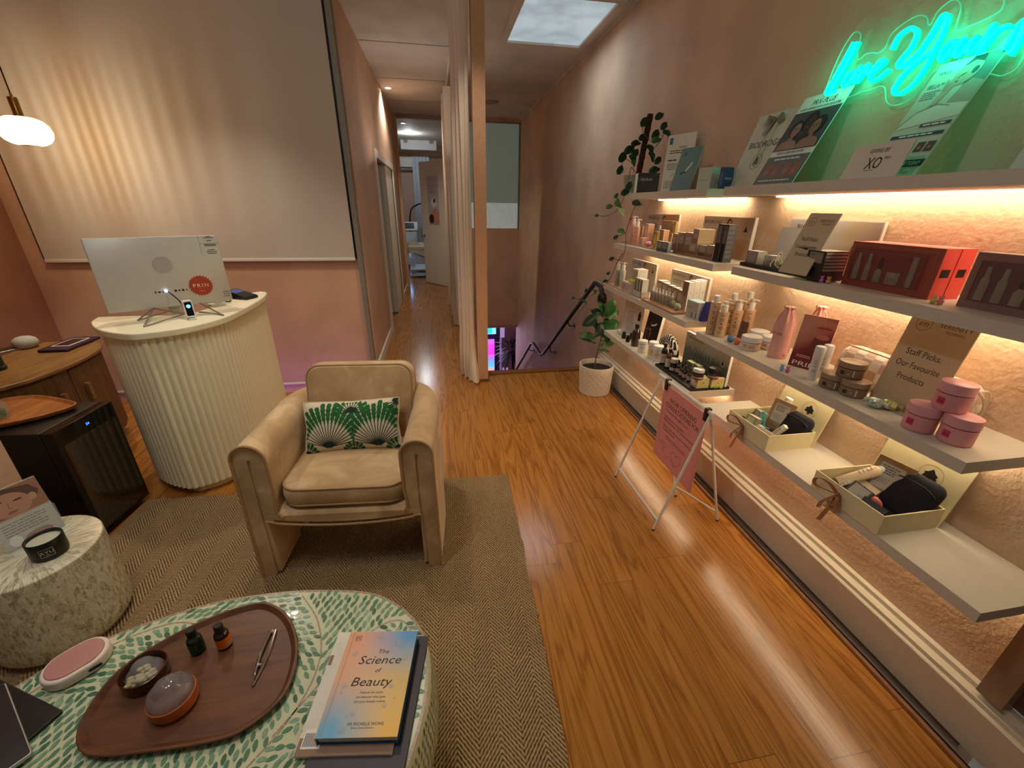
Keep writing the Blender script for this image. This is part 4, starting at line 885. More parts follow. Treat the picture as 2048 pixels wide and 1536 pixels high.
# magazines and book
def at_corner(px, py, z, rz, w, d, where=(1, 1)):
    p = onZ(px, py, z); ux = Vector((math.cos(rz), math.sin(rz), 0)); uy = Vector((-ux.y, ux.x, 0)); return p - ux * (w / 2) * where[0] - uy * (d / 2) * where[1]
BA = -0.138
def pages(name, label, cat, c, rz, w, d, z0, th, cover, spine=True):
    t = thing(name, label, cat, (c.x, c.y, z0), rz)
    g = G(); g.rail(-w / 2 + .001, w / 2 - .002, -d / 2 + .002, d / 2 - .002, .0012, th - .0012, mat((226, 220, 208), .7, var=.1, scale=400)); part('pages', g, t)
    g = G(); g.rail(-w / 2, w / 2, -d / 2, d / 2, 0, .0012, cover); g.rail(-w / 2, w / 2, -d / 2, d / 2, th - .0012, th, cover); g.rail(-w / 2 - .0012, -w / 2, -d / 2, d / 2, 0, th, cover); part('cover', g, t); return t
def plan(g, vs): pass
RP = RX(-PI / 2)     # turns a printed face (-y) upwards: z becomes the far direction
DPUR = mat((40, 30, 46), .45, var=.1)
c = at_corner(822, 1500, CZ + .006, BA - .02, .205, .285, (1, -1)); c -= Vector((0.012, 0.03, 0)); pages('magazine', 'dark purple magazine at the bottom of the stack under the book', 'magazine', c, BA - .02, .205, .285, CZ + .0015, .006, DPUR)
c = at_corner(832, 1262, CZ + .013, BA, .205, .275, (1, 1)); t = pages('magazine', 'brown and white magazine directly under the book', 'magazine', c, BA, .205, .275, CZ + .0077, .006, mat((222, 214, 200), .4))
g = G(); Mz = T(0, 0, .0062) @ RP; mb = K(142, 108, 86)
def flatten(gd, gs, M_):
    for f, k in zip(gs.f, gs.mi): gd.add([gs.v[i] for i in f], [tuple(range(len(f)))], gs.mats[k], False, M_)
q = G(); rect(q, -.1025, -.1375, .1025, -.105, mb, 0); rect(q, .085, .03, .1025, .055, mb, 0); rect(q, .09, -.03, .0995, .003, K(30, 26, 28), 0); rect(q, .088, -.055, .0985, -.042, K(70, 58, 50), 0); disc(q, .094, .115, .004, .004, K(30, 40, 90), 0)
rect(q, -.095, -.125, -.055, -.088, K(236, 232, 224), -.0003)
for k in range(11): rect(q, -.092 + .0032 * k, -.121, -.0905 + .0032 * k, -.096, K(40, 36, 34), -.0006)
para(q, -.03, .09, -.118, 1, .01, .002, K(196, 176, 160), -.0005); rect(q, -.1025, .05, -.094, .075, mb, 0); para(q, .09, .1, .09, 4, .012, .004, K(60, 60, 66), -.0003, 4)
flatten(g, q, Mz); part('cover_print', g, t)
bk = thing('book', 'hardcover beauty book with an orange, blue and yellow cover on top of the magazines', 'book', M=T(-.213, .668, CZ + .0138) @ RZ(BA))
BW, BD, BT = .173, .238, .024
def bookcover():
    s = NT('book_cover_gradient'); X, Y, Z = s.xyz(s.mapped()); u = s.math('ADD', s.math('DIVIDE', X, BW), .5); v = s.math('ADD', s.math('DIVIDE', Y, BD), .5)
    sm = lambda k: s.ramp(k, [(0.18, (0.0, 0.0, 0.0)), (0.82, (1.0, 1.0, 1.0))])
    top = s.mix(sm(u), (222, 150, 112), (54, 138, 196)); mid = s.mix(sm(u), (214, 160, 120), (200, 158, 60)); bot = s.mix(sm(u), (86, 164, 206), (232, 172, 12))
    up = s.mix(s.ramp(v, [(0.5, (0.0, 0.0, 0.0)), (0.92, (1.0, 1.0, 1.0))]), mid, top); c = s.mix(s.ramp(v, [(0.08, (1.0, 1.0, 1.0)), (0.5, (0.0, 0.0, 0.0))]), up, bot)
    s.l(c, s.p.inputs['Base Color']); s.p.inputs['Roughness'].default_value = .35; return s.m
BC = bookcover()
g = G(); g.rail(-BW / 2 + .003, BW / 2 - .004, -BD / 2 + .004, BD / 2 - .004, .0025, BT - .0025, mat((206, 198, 184), .8, var=.12, scale=500)); part('pages', g, bk)
g = G(); g.rail(-BW / 2, BW / 2, -BD / 2, BD / 2, 0, .0025, mat((40, 84, 130), .4)); g.rail(-BW / 2, BW / 2, -BD / 2, BD / 2, BT - .0025, BT, BC); g.rail(-BW / 2 - .002, -BW / 2, -BD / 2, BD / 2, 0, BT, mat((210, 168, 120), .4)); g.rail(-BW / 2 + .009, -BW / 2 + .0105, -BD / 2, BD / 2, BT, BT + .0002, mat((176, 120, 70), .4)); part('cover', g, bk)
g = G(); q = G(); ik = K(28, 22, 24)
for txt, h, x, z, w in (('The', .0105, .012, .066, .026), ('Science', .020, .008, .045, .104), ('of', .011, .010, .020, .014), ('Beauty', .020, .002, -.006, .096)): q.text(txt, h, ik, T(x, 0, z), shear=.22, width=w)
for i, txt in enumerate(('Debunk the myths', 'and discover what goes', 'into your beauty routine')): q.text(txt, .0050, ik, T(.008, 0, -.030 - .0095 * i))
q.text('DR MICHELLE WONG', .0060, ik, T(.012, 0, -.0935), width=.078); q.text('Beauty Science Educator', .0028, ik, T(.008, 0, -.101), width=.05)
q.text('DK', .006, ik, T(-.062, 0, .101)); line(q, [(-.069, .095), (-.055, .095), (-.055, .107), (-.069, .107), (-.069, .095)], .0008, ik, 0)
flatten(g, q, T(0, 0, BT + .0003) @ RP); part('title_lettering', g, bk)
g = G(); DRP = mat((220, 225, 230), .05, var=0, alpha=.3, coat=.6)
for x, y, r_ in ((-.006, .106, .0075), (.044, .086, .008), (.06, .09, .004), (.056, .098, .002), (-.058, .062, .0075), (-.046, .084, .003), (.068, .048, .007), (.056, .047, .002), (-.060, -.014, .0068), (-.062, -.030, .003), (.050, -.017, .006), (.044, -.058, .006), (.064, -.043, .003), (-.022, -.073, .0065), (-.045, -.067, .0025), (-.034, -.079, .0025), (-.038, -.103, .0085), (.075, .052, .003)): g.ball((x, y, BT), (r_, r_, r_ * .35), DRP, 12, 6)
part('embossed_droplets', g, bk)

# ================================================================= POTTED FIG, SIGN STAND, HANDRAIL
fig = thing('potted_fig', 'fiddle leaf fig in a white patterned pot on the floor by the stairs', 'plant', (1.293, 3.168, 0))
def potm():
    s = NT('pot_relief'); X, Y, Z = s.xyz(s.mapped()); a = s.math('ARCTAN2', Y, X); u = s.math('MULTIPLY', a, 9); w = s.math('MULTIPLY', Z, 62)
    d1_ = s.math('ABSOLUTE', s.math('SINE', s.math('ADD', u, w))); d2_ = s.math('ABSOLUTE', s.math('SINE', s.math('SUBTRACT', u, w))); h = s.math('MINIMUM', d1_, d2_)
    msk = s.math('MULTIPLY', s.math('GREATER_THAN', Z, .06), s.math('LESS_THAN', Z, .225)); hh = s.math('MULTIPLY', s.math('POWER', h, .5), msk)
    s.p.inputs['Base Color'].default_value = lin((222, 212, 194)) + (1,); s.p.inputs['Roughness'].default_value = .75; s.bump(hh, .5, .006); return s.m
g = G(); g.lathe([(.128, 0), (.134, .004), (.146, .20), (.148, .25), (.146, .256), (.140, .256), (.137, .25), (.136, .20)], potm(), 48); pot = part('pot', g, fig)
g = G(); g.lathe([(.137, .212), (.06, .220), (0, .218)], mat((44, 32, 24), .95, var=.5, bump=1.0, scale=120), 30); part('soil', g, fig)
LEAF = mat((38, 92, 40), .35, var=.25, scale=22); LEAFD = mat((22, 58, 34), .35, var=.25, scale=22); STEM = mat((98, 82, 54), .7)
g = G(); g.tube(smooth_path([(-.015, -.005, .21), (-.01, 0, .33), (.012, .0, .45), (.02, 0, .60), (.03, 0, .72), (.03, 0, .80)], 5), [.007 - .00018 * i for i in range(26)], STEM, 8); part('trunk', g, fig)
def leaf(name, a, b, w, m, parent, droop=.15, cup=.25, fid=True, label=None):
    """leaf from stalk a to tip b; local frame of parent"""
    a, b = Vector(a), Vector(b); d = b - a; L_ = d.length; d.normalize(); side = d.cross(Vector((0.1, -1, .35))).normalized(); nrm = side.cross(d).normalized(); g = G(); rows = []
    for i in range(11):
        t_ = i / 10; ww = w * (math.sin(PI * min(1, t_ ** .75)) ** .8) * ((1 + .22 * math.sin(2 * PI * t_ * 1.0 + 2.6)) if fid else 1); c_ = a + d * L_ * t_ + nrm * (droop * L_ * math.sin(PI * t_) * .5) - Vector((0, 0, droop * L_ * t_ * t_ * .5))
        for j in (-1, -.5, 0, .5, 1): rows.append(tuple(c_ + side * (ww * j + .0004 * j) + nrm * (cup * ww * abs(j) ** 1.5 + .004 * math.sin(9 * t_ + 3 * j))))
    g.add(rows, [(5 * i + j, 5 * i + j + 1, 5 * i + j + 6, 5 * i + j + 5) for i in range(10) for j in range(4)], m, True)
    return part(name, g, parent, label)
FB = Vector((1.293, 3.168, 0))
def fp(x, y, dy=0.0): return onY(x, y, 3.168 + dy) - FB
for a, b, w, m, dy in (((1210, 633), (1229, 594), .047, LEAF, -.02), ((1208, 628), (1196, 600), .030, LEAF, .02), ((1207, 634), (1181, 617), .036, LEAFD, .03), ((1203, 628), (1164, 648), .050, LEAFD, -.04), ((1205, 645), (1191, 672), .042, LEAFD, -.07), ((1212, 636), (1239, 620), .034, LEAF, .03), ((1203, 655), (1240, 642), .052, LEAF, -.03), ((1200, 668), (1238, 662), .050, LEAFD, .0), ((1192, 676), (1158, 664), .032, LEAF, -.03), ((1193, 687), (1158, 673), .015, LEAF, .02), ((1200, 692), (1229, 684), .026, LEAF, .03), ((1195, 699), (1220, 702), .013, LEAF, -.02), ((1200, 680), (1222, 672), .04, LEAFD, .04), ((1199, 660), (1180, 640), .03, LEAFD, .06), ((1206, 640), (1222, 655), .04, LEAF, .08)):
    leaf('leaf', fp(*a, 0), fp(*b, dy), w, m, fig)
# sign stand
st = thing('sign_stand', 'white A-frame sign stand on the floor in front of the shelves', 'sign stand', (1.178, 1.715, 0))
WM = mat((222, 220, 212), .35, var=.02); O = Vector((1.178, 1.715, 0))
def leg(px, py, top):
    f = onZ(px, py) - O; g = G(); g.tube([f + Vector((0, 0, .003)), Vector(top)], .0062, WM, 10); g.lathe([(.0075, 0), (.0075, .008)], mat((60, 40, 30), .6), 10, c=(f.x, f.y)); part('leg', g, st); return f
A1 = leg(1231, 953, (0, .222, .640)); A2 = leg(1306, 1060, (0, -.228, .640)); B2 = leg(1434, 1041, (.004, -.222, .640)); B1 = leg(1351, 992, (.004, .228, .640))
def low(f, top, k): return f.lerp(Vector(top), k)
g = G(); g.tube([low(A1, (0, .222, .64), .09), low(A2, (0, -.228, .64), .09)], .0055, WM, 8); part('brace', g, st)
g = G(); g.tube([low(B1, (.004, .228, .64), .09), low(B2, (.004, -.222, .64), .09)], .0055, WM, 8); part('brace', g, st)
g = G(); g.tube([(0, .245, .648), (0, -.250, .648)], .0095, WM, 12); part('top_bar', g, st)
for py_ in ((1333, 785), (1412, 840)):
    yy = onX(*py_, 1.178).y - O.y; g = G(); g.rail(-.013, .013, yy - .009, yy + .009, .600, .662, mat((58, 34, 22), .5)); part('clip', g, st, 'dark brown clip gripping the poster')
PKS = mat((214, 140, 138), .6, var=.03)
tl = onX(1329, 778, 1.178); tr = onX(1414, 838, 1.178); bl = onX(1310, 893, 1.178); br_ = onX(1383, 972, 1.178)
pw = tl.y - tr.y + .004; yc = (tl.y + tr.y) / 2; zt = .626; phh = .44
po = thing('poster', 'pink poster about consultations clipped to the white A-frame stand', 'poster', (1.178, yc, zt - phh), -PI / 2)
g = G(); g.rail(-pw / 2, pw / 2, -.0015, .0015, 0, phh, PKS); part('sheet', g, po)
g = G(); ik = K(48, 28, 36); rd = K(150, 62, 66); y_ = -.0019
g.text('NOW OFFERING', .026, ik, T(.005, y_, phh - .065), width=pw * .62); g.text('CONSULTATIONS FOR:', .026, ik, T(.004, y_, phh - .100), width=pw * .80)
for k, (txt, wd, zz) in enumerate((('\u2022 Clinical Weight Loss', .60, .133), ("\u2022 Women's Health -", .56, .170), ('Menopause, Perimenopause', .72, .188), ("\u2022 Men's & Women's Hair loss", .80, .224), ('treatments', .32, .242))): g.text(txt, .0135, ik, T(-pw * .40 + (.012 if k in (2, 4) else 0), y_, phh - zz), 'LEFT', width=pw * wd)
para(g, -pw * .26, pw * .36, phh - .275, 2, .011, .004, rd, y_, 6)
line(g, [(-pw * .45, phh - .09), (-pw * .45, phh - .30), (-pw * .40, phh - .33), (-pw * .30, phh - .34)], .0016, rd, y_)
hp = [(math.sin(t) ** 3, (13 * math.cos(t) - 5 * math.cos(2 * t) - 2 * math.cos(3 * t) - math.cos(4 * t)) / 16) for t in [2 * PI * i / 30 for i in range(31)]]
line(g, [(pw * .06 + .045 * x, phh - .355 + .045 * z) for x, z in hp], .0022, rd, y_); line(g, [(-pw * .28 + .022 * x, phh - .335 + .022 * z) for x, z in hp], .0018, rd, y_)
line(g, [(-pw * .28, phh - .36), (-pw * .18, phh - .39), (-pw * .05, phh - .37), (pw * .06, phh - .40)], .002, rd, y_); part('print', g, po)
# handrail
RL = mat((34, 36, 34), .5, var=.1)
hr = thing('handrail', 'black tubular handrail stepping down the stairwell wall', 'handrail', (1.48, 3.7, 0)); O = Vector((1.48, 3.7, 0))
P = [onX(x, y, 1.48) - O for x, y in ((1205, 590), (1202, 574), (1190, 566), (1140, 634), (1087, 707.5), (1081, 709), (1067, 687), (1062, 687), (1031, 742))]
g = G(); g.tube(P, .022, RL, 12); part('rail', g, hr)
g = G(); e = P[0]; g.lathe([(.02, .02), (.036, .005), (.042, -.025), (.042, -.06), (.03, -.085), (0, -.09)], mat((26, 24, 22), .25), 20, M=T(*e)); part('end_cap', g, hr, 'round black end of the handrail')
for x, y in ((1137, 650), (1101, 705), (1059, 704)):
    a_ = onX(x, y - 12, 1.48) - O; g = G(); g.tube(smooth_path([a_, a_ + Vector((0, 0, -.06)), a_ + Vector((.03, 0, -.085)), a_ + Vector((.078, 0, -.085))], 4), .007, RL, 8); g.lathe([(.03, 0), (.03, .004), (0, .006)], RL, 16, M=T(a_.x + .074, a_.y, a_.z - .085) @ RY(-PI / 2)); part('bracket', g, hr)
# palm downstairs, at the foot of the stairs
pb = onY(1030, 742, 10.2); pl = thing('palm', 'dark shaggy palm in front of the lit shopfront downstairs', 'plant', (pb.x, pb.y, -3.35))
g = G(); tp = onY(1024, 700, 10.2) - Vector((pb.x, pb.y, -3.35)); g.tube([(0, 0, 0), tuple(tp)], .035, mat((60, 50, 40), .8), 8); part('trunk', g, pl)
rnd = random.Random(9); DKG = mat((14, 16, 12), .6, var=.3); g = G()
for k in range(90):
    a_ = rnd.uniform(0, 6.28); el = rnd.uniform(-.9, 1.2); L_ = rnd.uniform(.35, .70); d = Vector((math.cos(a_) * math.cos(el), math.sin(a_) * math.cos(el), math.sin(el))); sd = d.cross(Vector((0, 0, 1))).normalized() * .03; c0 = Vector(tp); m1 = c0 + d * L_ * .6 + Vector((0, 0, -.02)); e_ = c0 + d * L_ + Vector((0, 0, -.14))
    g.add([tuple(c0), tuple(m1 - sd), tuple(e_), tuple(m1 + sd)], [(0, 1, 2, 3)], DKG)
part('fronds', g, pl)
pz = onY(1036, 726, 10.3); g = G(); g.tube([(0, 0, -.25), (0, 0, .2)], .045, mat((235, 235, 255), .4, emit=(225, 225, 255), estr=1.6), 12)
solo('light_post', g, 'short glowing white post beside the palm downstairs', 'light', (pz.x, pz.y, pz.z - .0))
# ================================================================= WALL SHELVES
SHM = mat((210, 202, 186), .5, var=.02); TH = .034
LED = mat((255, 240, 214), .5, var=0, emit=(255, 231, 192), estr=19)
SH = {'L0': (1.589, 1.99, 2.95), 'L1': (1.260, 1.83, 3.03), 'L2': (.944, 1.968, 3.17), 'L3': (.592, 1.825, 3.05), 'R0': (1.592, .42, 1.862), 'R1': (1.268, .42, 1.694), 'R3': (.922, .668, 1.858), 'R4': (.586, .507, 1.70)}
POS = {'L0': 'topmost shelf of the far column, under the trailing pothos', 'L1': 'second shelf down of the far column', 'L2': 'third shelf down of the far column, above the amber bottles', 'L3': 'lowest shelf of the far column, behind the sign stand', 'R0': 'topmost shelf of the near column, under the neon sign', 'R1': 'shelf of the near column carrying the red gift sets', 'R3': 'shelf of the near column carrying the pink jars', 'R4': 'lowest shelf of the near column, carrying the two gift boxes'}
for k, (z, y0, y1) in SH.items():
    t = thing('wall_shelf', 'cream floating ' + POS[k], 'shelf', (FRONT, y0, z), 0, 'lit floating shelves on the wall')
    g = G(); g.rail(0, WALL - FRONT - .001, 0, y1 - y0, -TH, 0, SHM); part('shelf_board', g, t)
    g = G(); g.rail(.232, .262, .05, y1 - y0 - .05, -TH - .006, -TH, LED); part('led_strip', g, t, 'glowing warm light strip')
# ================================================================= WHAT STANDS ON THE SHELVES
RZS = -PI / 2                                   # things on the shelves face the room
ORD = ['first', 'second', 'third', 'fourth', 'fifth', 'sixth', 'seventh', 'eighth', 'ninth']
CARD = K(236, 232, 224); INKD = K(36, 32, 32); KRAFT = K(176, 140, 108); PEACH = K(226, 176, 150); TAN = K(170, 140, 108); GOLD = mat((196, 164, 88), .35, .5, var=.08); BLK2 = mat((22, 21, 22), .42); LGREY = K(172, 168, 160); WCAP = mat((238, 236, 230), .3, var=.02); GREYM = K(120, 116, 110); OLIVE = K(150, 150, 96); MAROON = K(116, 40, 40)
def bx(name, label, cat, z, near, top, left, right, mats, dec=(), group=None, dmax=None, p=None, size=None, rz=RZS, xmax=1.50):
    """carton: near bottom corner, row of the corner's top, columns of the far and rear bottom corners"""
    if size is None:
        c = onZ(near[0], near[1], z)
        if c.x > xmax: c = Vector((xmax, solve(1, (xmax, 0, z), px=near[0]), z))
        h = solve(2, (c.x, c.y, 0), py=top) - z; w = abs(solve(1, (c.x, 0, z), px=left) - c.y); d = abs(solve(0, (0, c.y, z), px=right) - c.x)
        if dmax: d = min(d, dmax)
        d = max(.008, min(d, WALL - .004 - c.x)); p = (c.x + d / 2, c.y + w / 2, z)
    else: w, d, h = size
    F_, S_, T_ = mats if isinstance(mats, tuple) else (mats,) * 3
    g = G(); a, b = w / 2, d / 2
    v = [(-a, -b, 0), (a, -b, 0), (a, b, 0), (-a, b, 0), (-a, -b, h), (a, -b, h), (a, b, h), (-a, b, h)]
    g.add(v, [(0, 1, 5, 4)], F_); g.add(v, [(1, 2, 6, 5), (3, 0, 4, 7)], S_); g.add(v, [(4, 5, 6, 7)], T_); g.add(v, [(2, 3, 7, 6), (0, 3, 2, 1)], F_)
    for q in dec:
        if q[0] in ('f', 's'):
            k, u0, v0, u1, v1, m = q[:6]; e = q[6] if len(q) > 6 else .0005
            P = [(u0, v0), (u1, v0), (u1, v1), (u0, v1)]
            g.poly([(-a + u * w, -b - e, t * h) if k == 'f' else (a + e, -b + u * d, t * h) for u, t in P], m)
        elif q[0] == 'ft': g.text(q[1], q[4] * h, q[5], T(-a + q[2] * w, -b - .0010, q[3] * h), width=q[6] * w if len(q) > 6 else None)
        elif q[0] == 'st': g.text(q[1], q[4] * h, q[5], T(a + .0010, -b + q[2] * d, q[3] * h) @ RZ(PI / 2), width=q[6] * d if len(q) > 6 else None)
        elif q[0] == 'tree':
            f = q[1]; s_ = q[4] * h; M_ = T(-a + q[2] * w, -b - .0010, q[3] * h) if f == 'f' else T(a + .0010, -b + q[2] * d, q[3] * h) @ RZ(PI / 2)
            g.poly([(-.4 * s_, 0, -.3 * s_), (-.1 * s_, 0, -.3 * s_), (-.08 * s_, 0, -.5 * s_), (.08 * s_, 0, -.5 * s_), (.1 * s_, 0, -.3 * s_), (.4 * s_, 0, -.3 * s_), (0, 0, .55 * s_)], q[5], M_)
    return solo(name, g, label, cat, p, rz, group)
def round_at(z, px, py, w, front=True, top=None):
    p = onZ(px, py, z)
    if z > .5 and p.x > 1.47: p = Vector((1.47, solve(1, (1.47, 0, z), px=px), z))
    dp = depth(p); r = w / 2 * dp / FOC * math.cos(math.atan((px - 1024) / FOC)); dr = Vector((p.x, p.y, 0)).normalized(); c = p + dr * r
    h = (solve(2, (p.x, p.y, 0), py=top) if front else solve(2, (c.x, c.y, 0), py=top)) - z
    return c, r, h
def facing(c): return math.atan2(c.y, c.x) - PI / 2        # -y towards the room's middle
def pump_parts(t, r, h, body, cap=WCAP, nozzle=True, print_=INKD, hb=.70, a0=-PI / 2):
    b = h * hb
    g = G(); g.lathe([(r * .9, 0), (r, .003), (r, b - .004), (r * .94, b), (r * .5, b + .002)], body, 24); part('body', g, t)
    g = G(); k = r * .62; g.lathe([(k, b), (k, b + (h - b) * (.62 if nozzle else .94)), (k * .93, b + (h - b) * (.66 if nozzle else 1)), (0, b + (h - b) * (.68 if nozzle else 1))], cap, 20)
    if nozzle:
        g.lathe([(k * .45, b + (h - b) * .6), (k * .45, b + (h - b) * .85), (k * .7, b + (h - b) * .86), (k * .66, h), (0, h)], cap, 14); g.tube([(0, 0, b + (h - b) * .93), (k * 1.6, k * .3, b + (h - b) * .90), (k * 2.0, k * .4, b + (h - b) * .84)], k * .22, cap, 6)
    part('pump' if nozzle else 'cap', g, t)
    g = G(); rnd = random.Random(int(r * 1e6)); para_z = (.86, .72, .66, .40, .34, .18)
    for q in para_z: wrap(g, r, a0 - .45 * rnd.uniform(.5, 1), a0 + .45 * rnd.uniform(.3, 1), b * q, b * q + h * .012, print_, 4)
    wrap(g, r, a0 - .12, a0 + .06, b * .52, b * .52 + h * .04, print_, 3); part('print', g, t)
def bottle(name, label, z, px, py, top, w, body, nozzle=True, group=None, hb=.70, cat='bottle', cap=WCAP):
    c, r, h = round_at(z, px, py, w, False, top); t = thing(name, label, cat, (c.x, c.y, z), facing(c), group); pump_parts(t, r, h, body, cap, nozzle, hb=hb); return t, r, h
def jar(name, label, z, px, py, top, w, body, lid, dec=None, group=None, lidk=.34, pos=None):
    c, r, h = round_at(z, px, py, w, True, top)
    if pos: c, r, h = pos
    t = thing(name, label, 'jar', (c.x, c.y, z), facing(c), group)
    g = G(); g.lathe([(r * .86, 0), (r * .94, .003), (r * .965, h * .1), (r * .965, h * (1 - lidk) - .002)], body, 36); part('body', g, t)
    g = G(); z0 = h * (1 - lidk); g.lathe([(r * .93, z0), (r, z0 + .001), (r, h - .004), (r * .975, h - .001), (r * .93, h), (0, h)], lid, 36); part('lid', g, t)
    if dec: g = G(); dec(g, r * .965, h); part('label', g, t)
    return t, c, r, h
def card(name, label, cat, z, bl, br, topy, lean, face, th=.003, edge=CARD, height=None, group=None, wk=1.0):
    """upright or leaning printed card standing on the line bl-br of the shelf"""
    for _ in range(60):
        a, b = onZ(*bl, z), onZ(*br, z)
        if max(a.x, b.x) + th + math.sin(lean) * (height or .2) < WALL - .004: break
        bl = (bl[0], bl[1] + 1); br = (br[0], br[1] + 1)
    d = b - a; w = d.length * wk; rz = math.atan2(d.y, d.x); nx = Vector((-d.y, d.x, 0)).normalized()
    if height is None:
        lo, hi = .01, .8
        for _ in range(40):
            m_ = (lo + hi) / 2; q = b + nx * math.sin(lean) * m_ + Vector((0, 0, math.cos(lean) * m_)); v = q - Vector((0, 0, EYE)); py = 768 - FOC * v.dot(UP) / v.dot(FW)
            if py > topy: lo = m_
            else: hi = m_
        height = lo
    c = (a + b) / 2; return card_at(name, label, cat, (c.x, c.y, z), rz, w, height, lean, face, th, edge, group)
def card_at(name, label, cat, loc, rz, w, h, lean, face, th=.003, edge=CARD, group=None):
    t = thing(name, label, cat, M=T(loc[0], loc[1], loc[2] + th * math.sin(lean)) @ RZ(rz) @ RX(-lean), group=group)
    g = G(); g.rail(-w / 2, w / 2, 0, th, 0, h, edge); part('board', g, t); g = G(); face(g, w, h); 
    if g.v: part('print', g, t)
    return t
def wallcard(name, label, z, x, TL, TR, face, th=.012, lean=0.0, cat='display card', edge=CARD, xb=None):
    a, b = onX(*TL, x), onX(*TR, x); w = a.y - b.y; zt = (a.z + b.z) / 2; xb = x if xb is None else xb; ln = math.atan2(x - xb, zt - z); h = (zt - z) / math.cos(ln)
    return card_at(name, label, cat, (xb, (a.y + b.y) / 2, z), RZS, w, h, ln, face, th, edge)
def F(fn): return fn
Y0 = -.0008
def biod(scene, s1=1):
    """beauty card: brand, a line of copy, a person, a tree mark"""
    def f(g, w, h):
        bg, skin, hair, top, left = scene
        rect(g, .0 - w / 2 + .004, .004, w / 2 - .004, h - .004, bg, Y0); shape(g, [(-w / 2 + .004, .004), (-w * .12, .004), (-w * .02, h - .004), (-w / 2 + .004, h - .004)], left, Y0 - .0003)
        g.text('BIODROGA', h * .085, INKD, T(-w * .28, Y0 - .0007, h * .86), width=w * .36); para(g, -w * .42, -w * .12, h * .66, 2, h * .07, h * .028, GREYM, Y0 - .0007, 3)
        portrait(g, w * .12, .004, h * .62, Y0 - .0006, skin, hair, top, -.5); portrait(g, w * .06, h * .56, h * .40, Y0 - .0004, skin, hair, bg, .6)
        n = 24; line(g, [(w * .38 + w * .065 * math.cos(2 * PI * i / n), h * .72 + w * .065 * math.sin(2 * PI * i / n)) for i in range(n + 1)], .0016, GREYM, Y0 - .0007)
        s_ = w * .055; shape(g, [(w * .38 - .7 * s_, h * .72 - .5 * s_), (w * .38 + .7 * s_, h * .72 - .5 * s_), (w * .38 + .3 * s_, h * .72 + .1 * s_), (w * .38, h * .72 + .9 * s_), (w * .38 - .3 * s_, h * .72 + .1 * s_)], INKD, Y0 - .001)
    return f
SKN = K(206, 150, 120); HAIR = K(62, 40, 32)

# ---- top shelf, far column
Z = SH['L0'][0]
def yat(px, x, z): return solve(1, (x, 0, z), px=px)
pp = Vector((1.42, yat(1266, 1.42, Z + .06), Z))
pot = thing('pothos', 'trailing pothos on a moss pole in a pale pot on the topmost far shelf', 'plant', tuple(pp))
g = G(); g.lathe([(.052, 0), (.058, .004), (.072, .115), (.074, .125), (.069, .125), (.064, .10), (0, .10)], mat((150, 160, 138), .5), 28); part('pot', g, pot)
ptop = onX(1301, 228, 1.47) - pp; pbot = Vector((.02, -.02, .10))
g = G(); n = 14; g.tube([pbot.lerp(ptop, i / n) for i in range(n + 1)], [.019 + .003 * (i % 2) for i in range(n + 1)], mat((74, 46, 32), .95, var=.4, scale=90, bump=1), 12); part('moss_pole', g, pot)
PL = mat((34, 62, 34), .4, var=.4, scale=50); PL2 = mat((62, 104, 54), .4, var=.4, scale=60); PLV = mat((150, 176, 124), .45, var=.35, scale=60)
def pleaf(x, y, X_, L_, m, ang_, w=.5):
    c = onX(x, y, X_) - pp; a_ = math.radians(ang_); ux = RT * math.cos(a_) + UP * math.sin(a_); leaf('leaf', c - ux * L_ / 2, c + ux * L_ / 2, L_ * w * .55, m, pot, .12, .3, False)
for x, y, X_, L_, m, a_ in ((1288, 243, 1.42, .085, PL, 60), (1319, 232, 1.46, .075, PL, 35), (1328, 251, 1.46, .07, PL, 50), (1334, 268, 1.46, .07, PL, -40), (1285, 274, 1.42, .07, PL, 40), (1311, 268, 1.43, .085, PL, 60), (1313, 280, 1.42, .07, PL2, 20), (1272, 287, 1.40, .075, PL, 10), (1259, 299, 1.38, .095, PL, 35), (1245, 313, 1.36, .10, PL, 60), (1270, 306, 1.38, .085, PL, 50), (1265, 320, 1.37, .09, PL2, -70), (1240, 339, 1.34, .085, PL, 60), (1300, 299, 1.41, .08, PL, -60), (1303, 313, 1.41, .075, PL, -70), (1316, 320, 1.42, .07, PL, 50), (1309, 340, 1.40, .08, PL, 20), (1258, 371, 1.27, .075, PL, 60), (1251, 384, 1.26, .075, PL, 30), (1233, 391, 1.25, .05, PL2, 50), (1234, 403, 1.25, .065, PL2, 70), (1219, 413, 1.24, .06, PL2, 20), (1237, 411, 1.25, .06, PL2, -30), (1243, 424, 1.25, .07, PLV, -60), (1274, 407, 1.26, .07, PL, -10), (1194, 431, 1.22, .04, PL2, 20), (1243, 463, 1.25, .065, PL2, -20), (1232, 474, 1.25, .05, PL, 40), (1224, 517, 1.24, .05, PL, 30), (1217, 546, 1.24, .04, PL, 40), (1211, 562, 1.24, .045, PL, 20), (1189, 583, 1.26, .05, PL2, -60), (1172, 580, 1.26, .045, PL, 70), (1163, 599, 1.26, .05, PL2, -20), (1147, 595, 1.26, .04, PL2, 50), (1170, 604, 1.26, .045, PL2, -40)):
    pleaf(x, y, X_, L_, m, a_)
VN = mat((86, 62, 44), .7); g = G()
def vine(pts, r_=.0022): g.tube(smooth_path([onX(x, y, X_) - pp for x, y, X_ in pts], 4), r_, VN, 5)
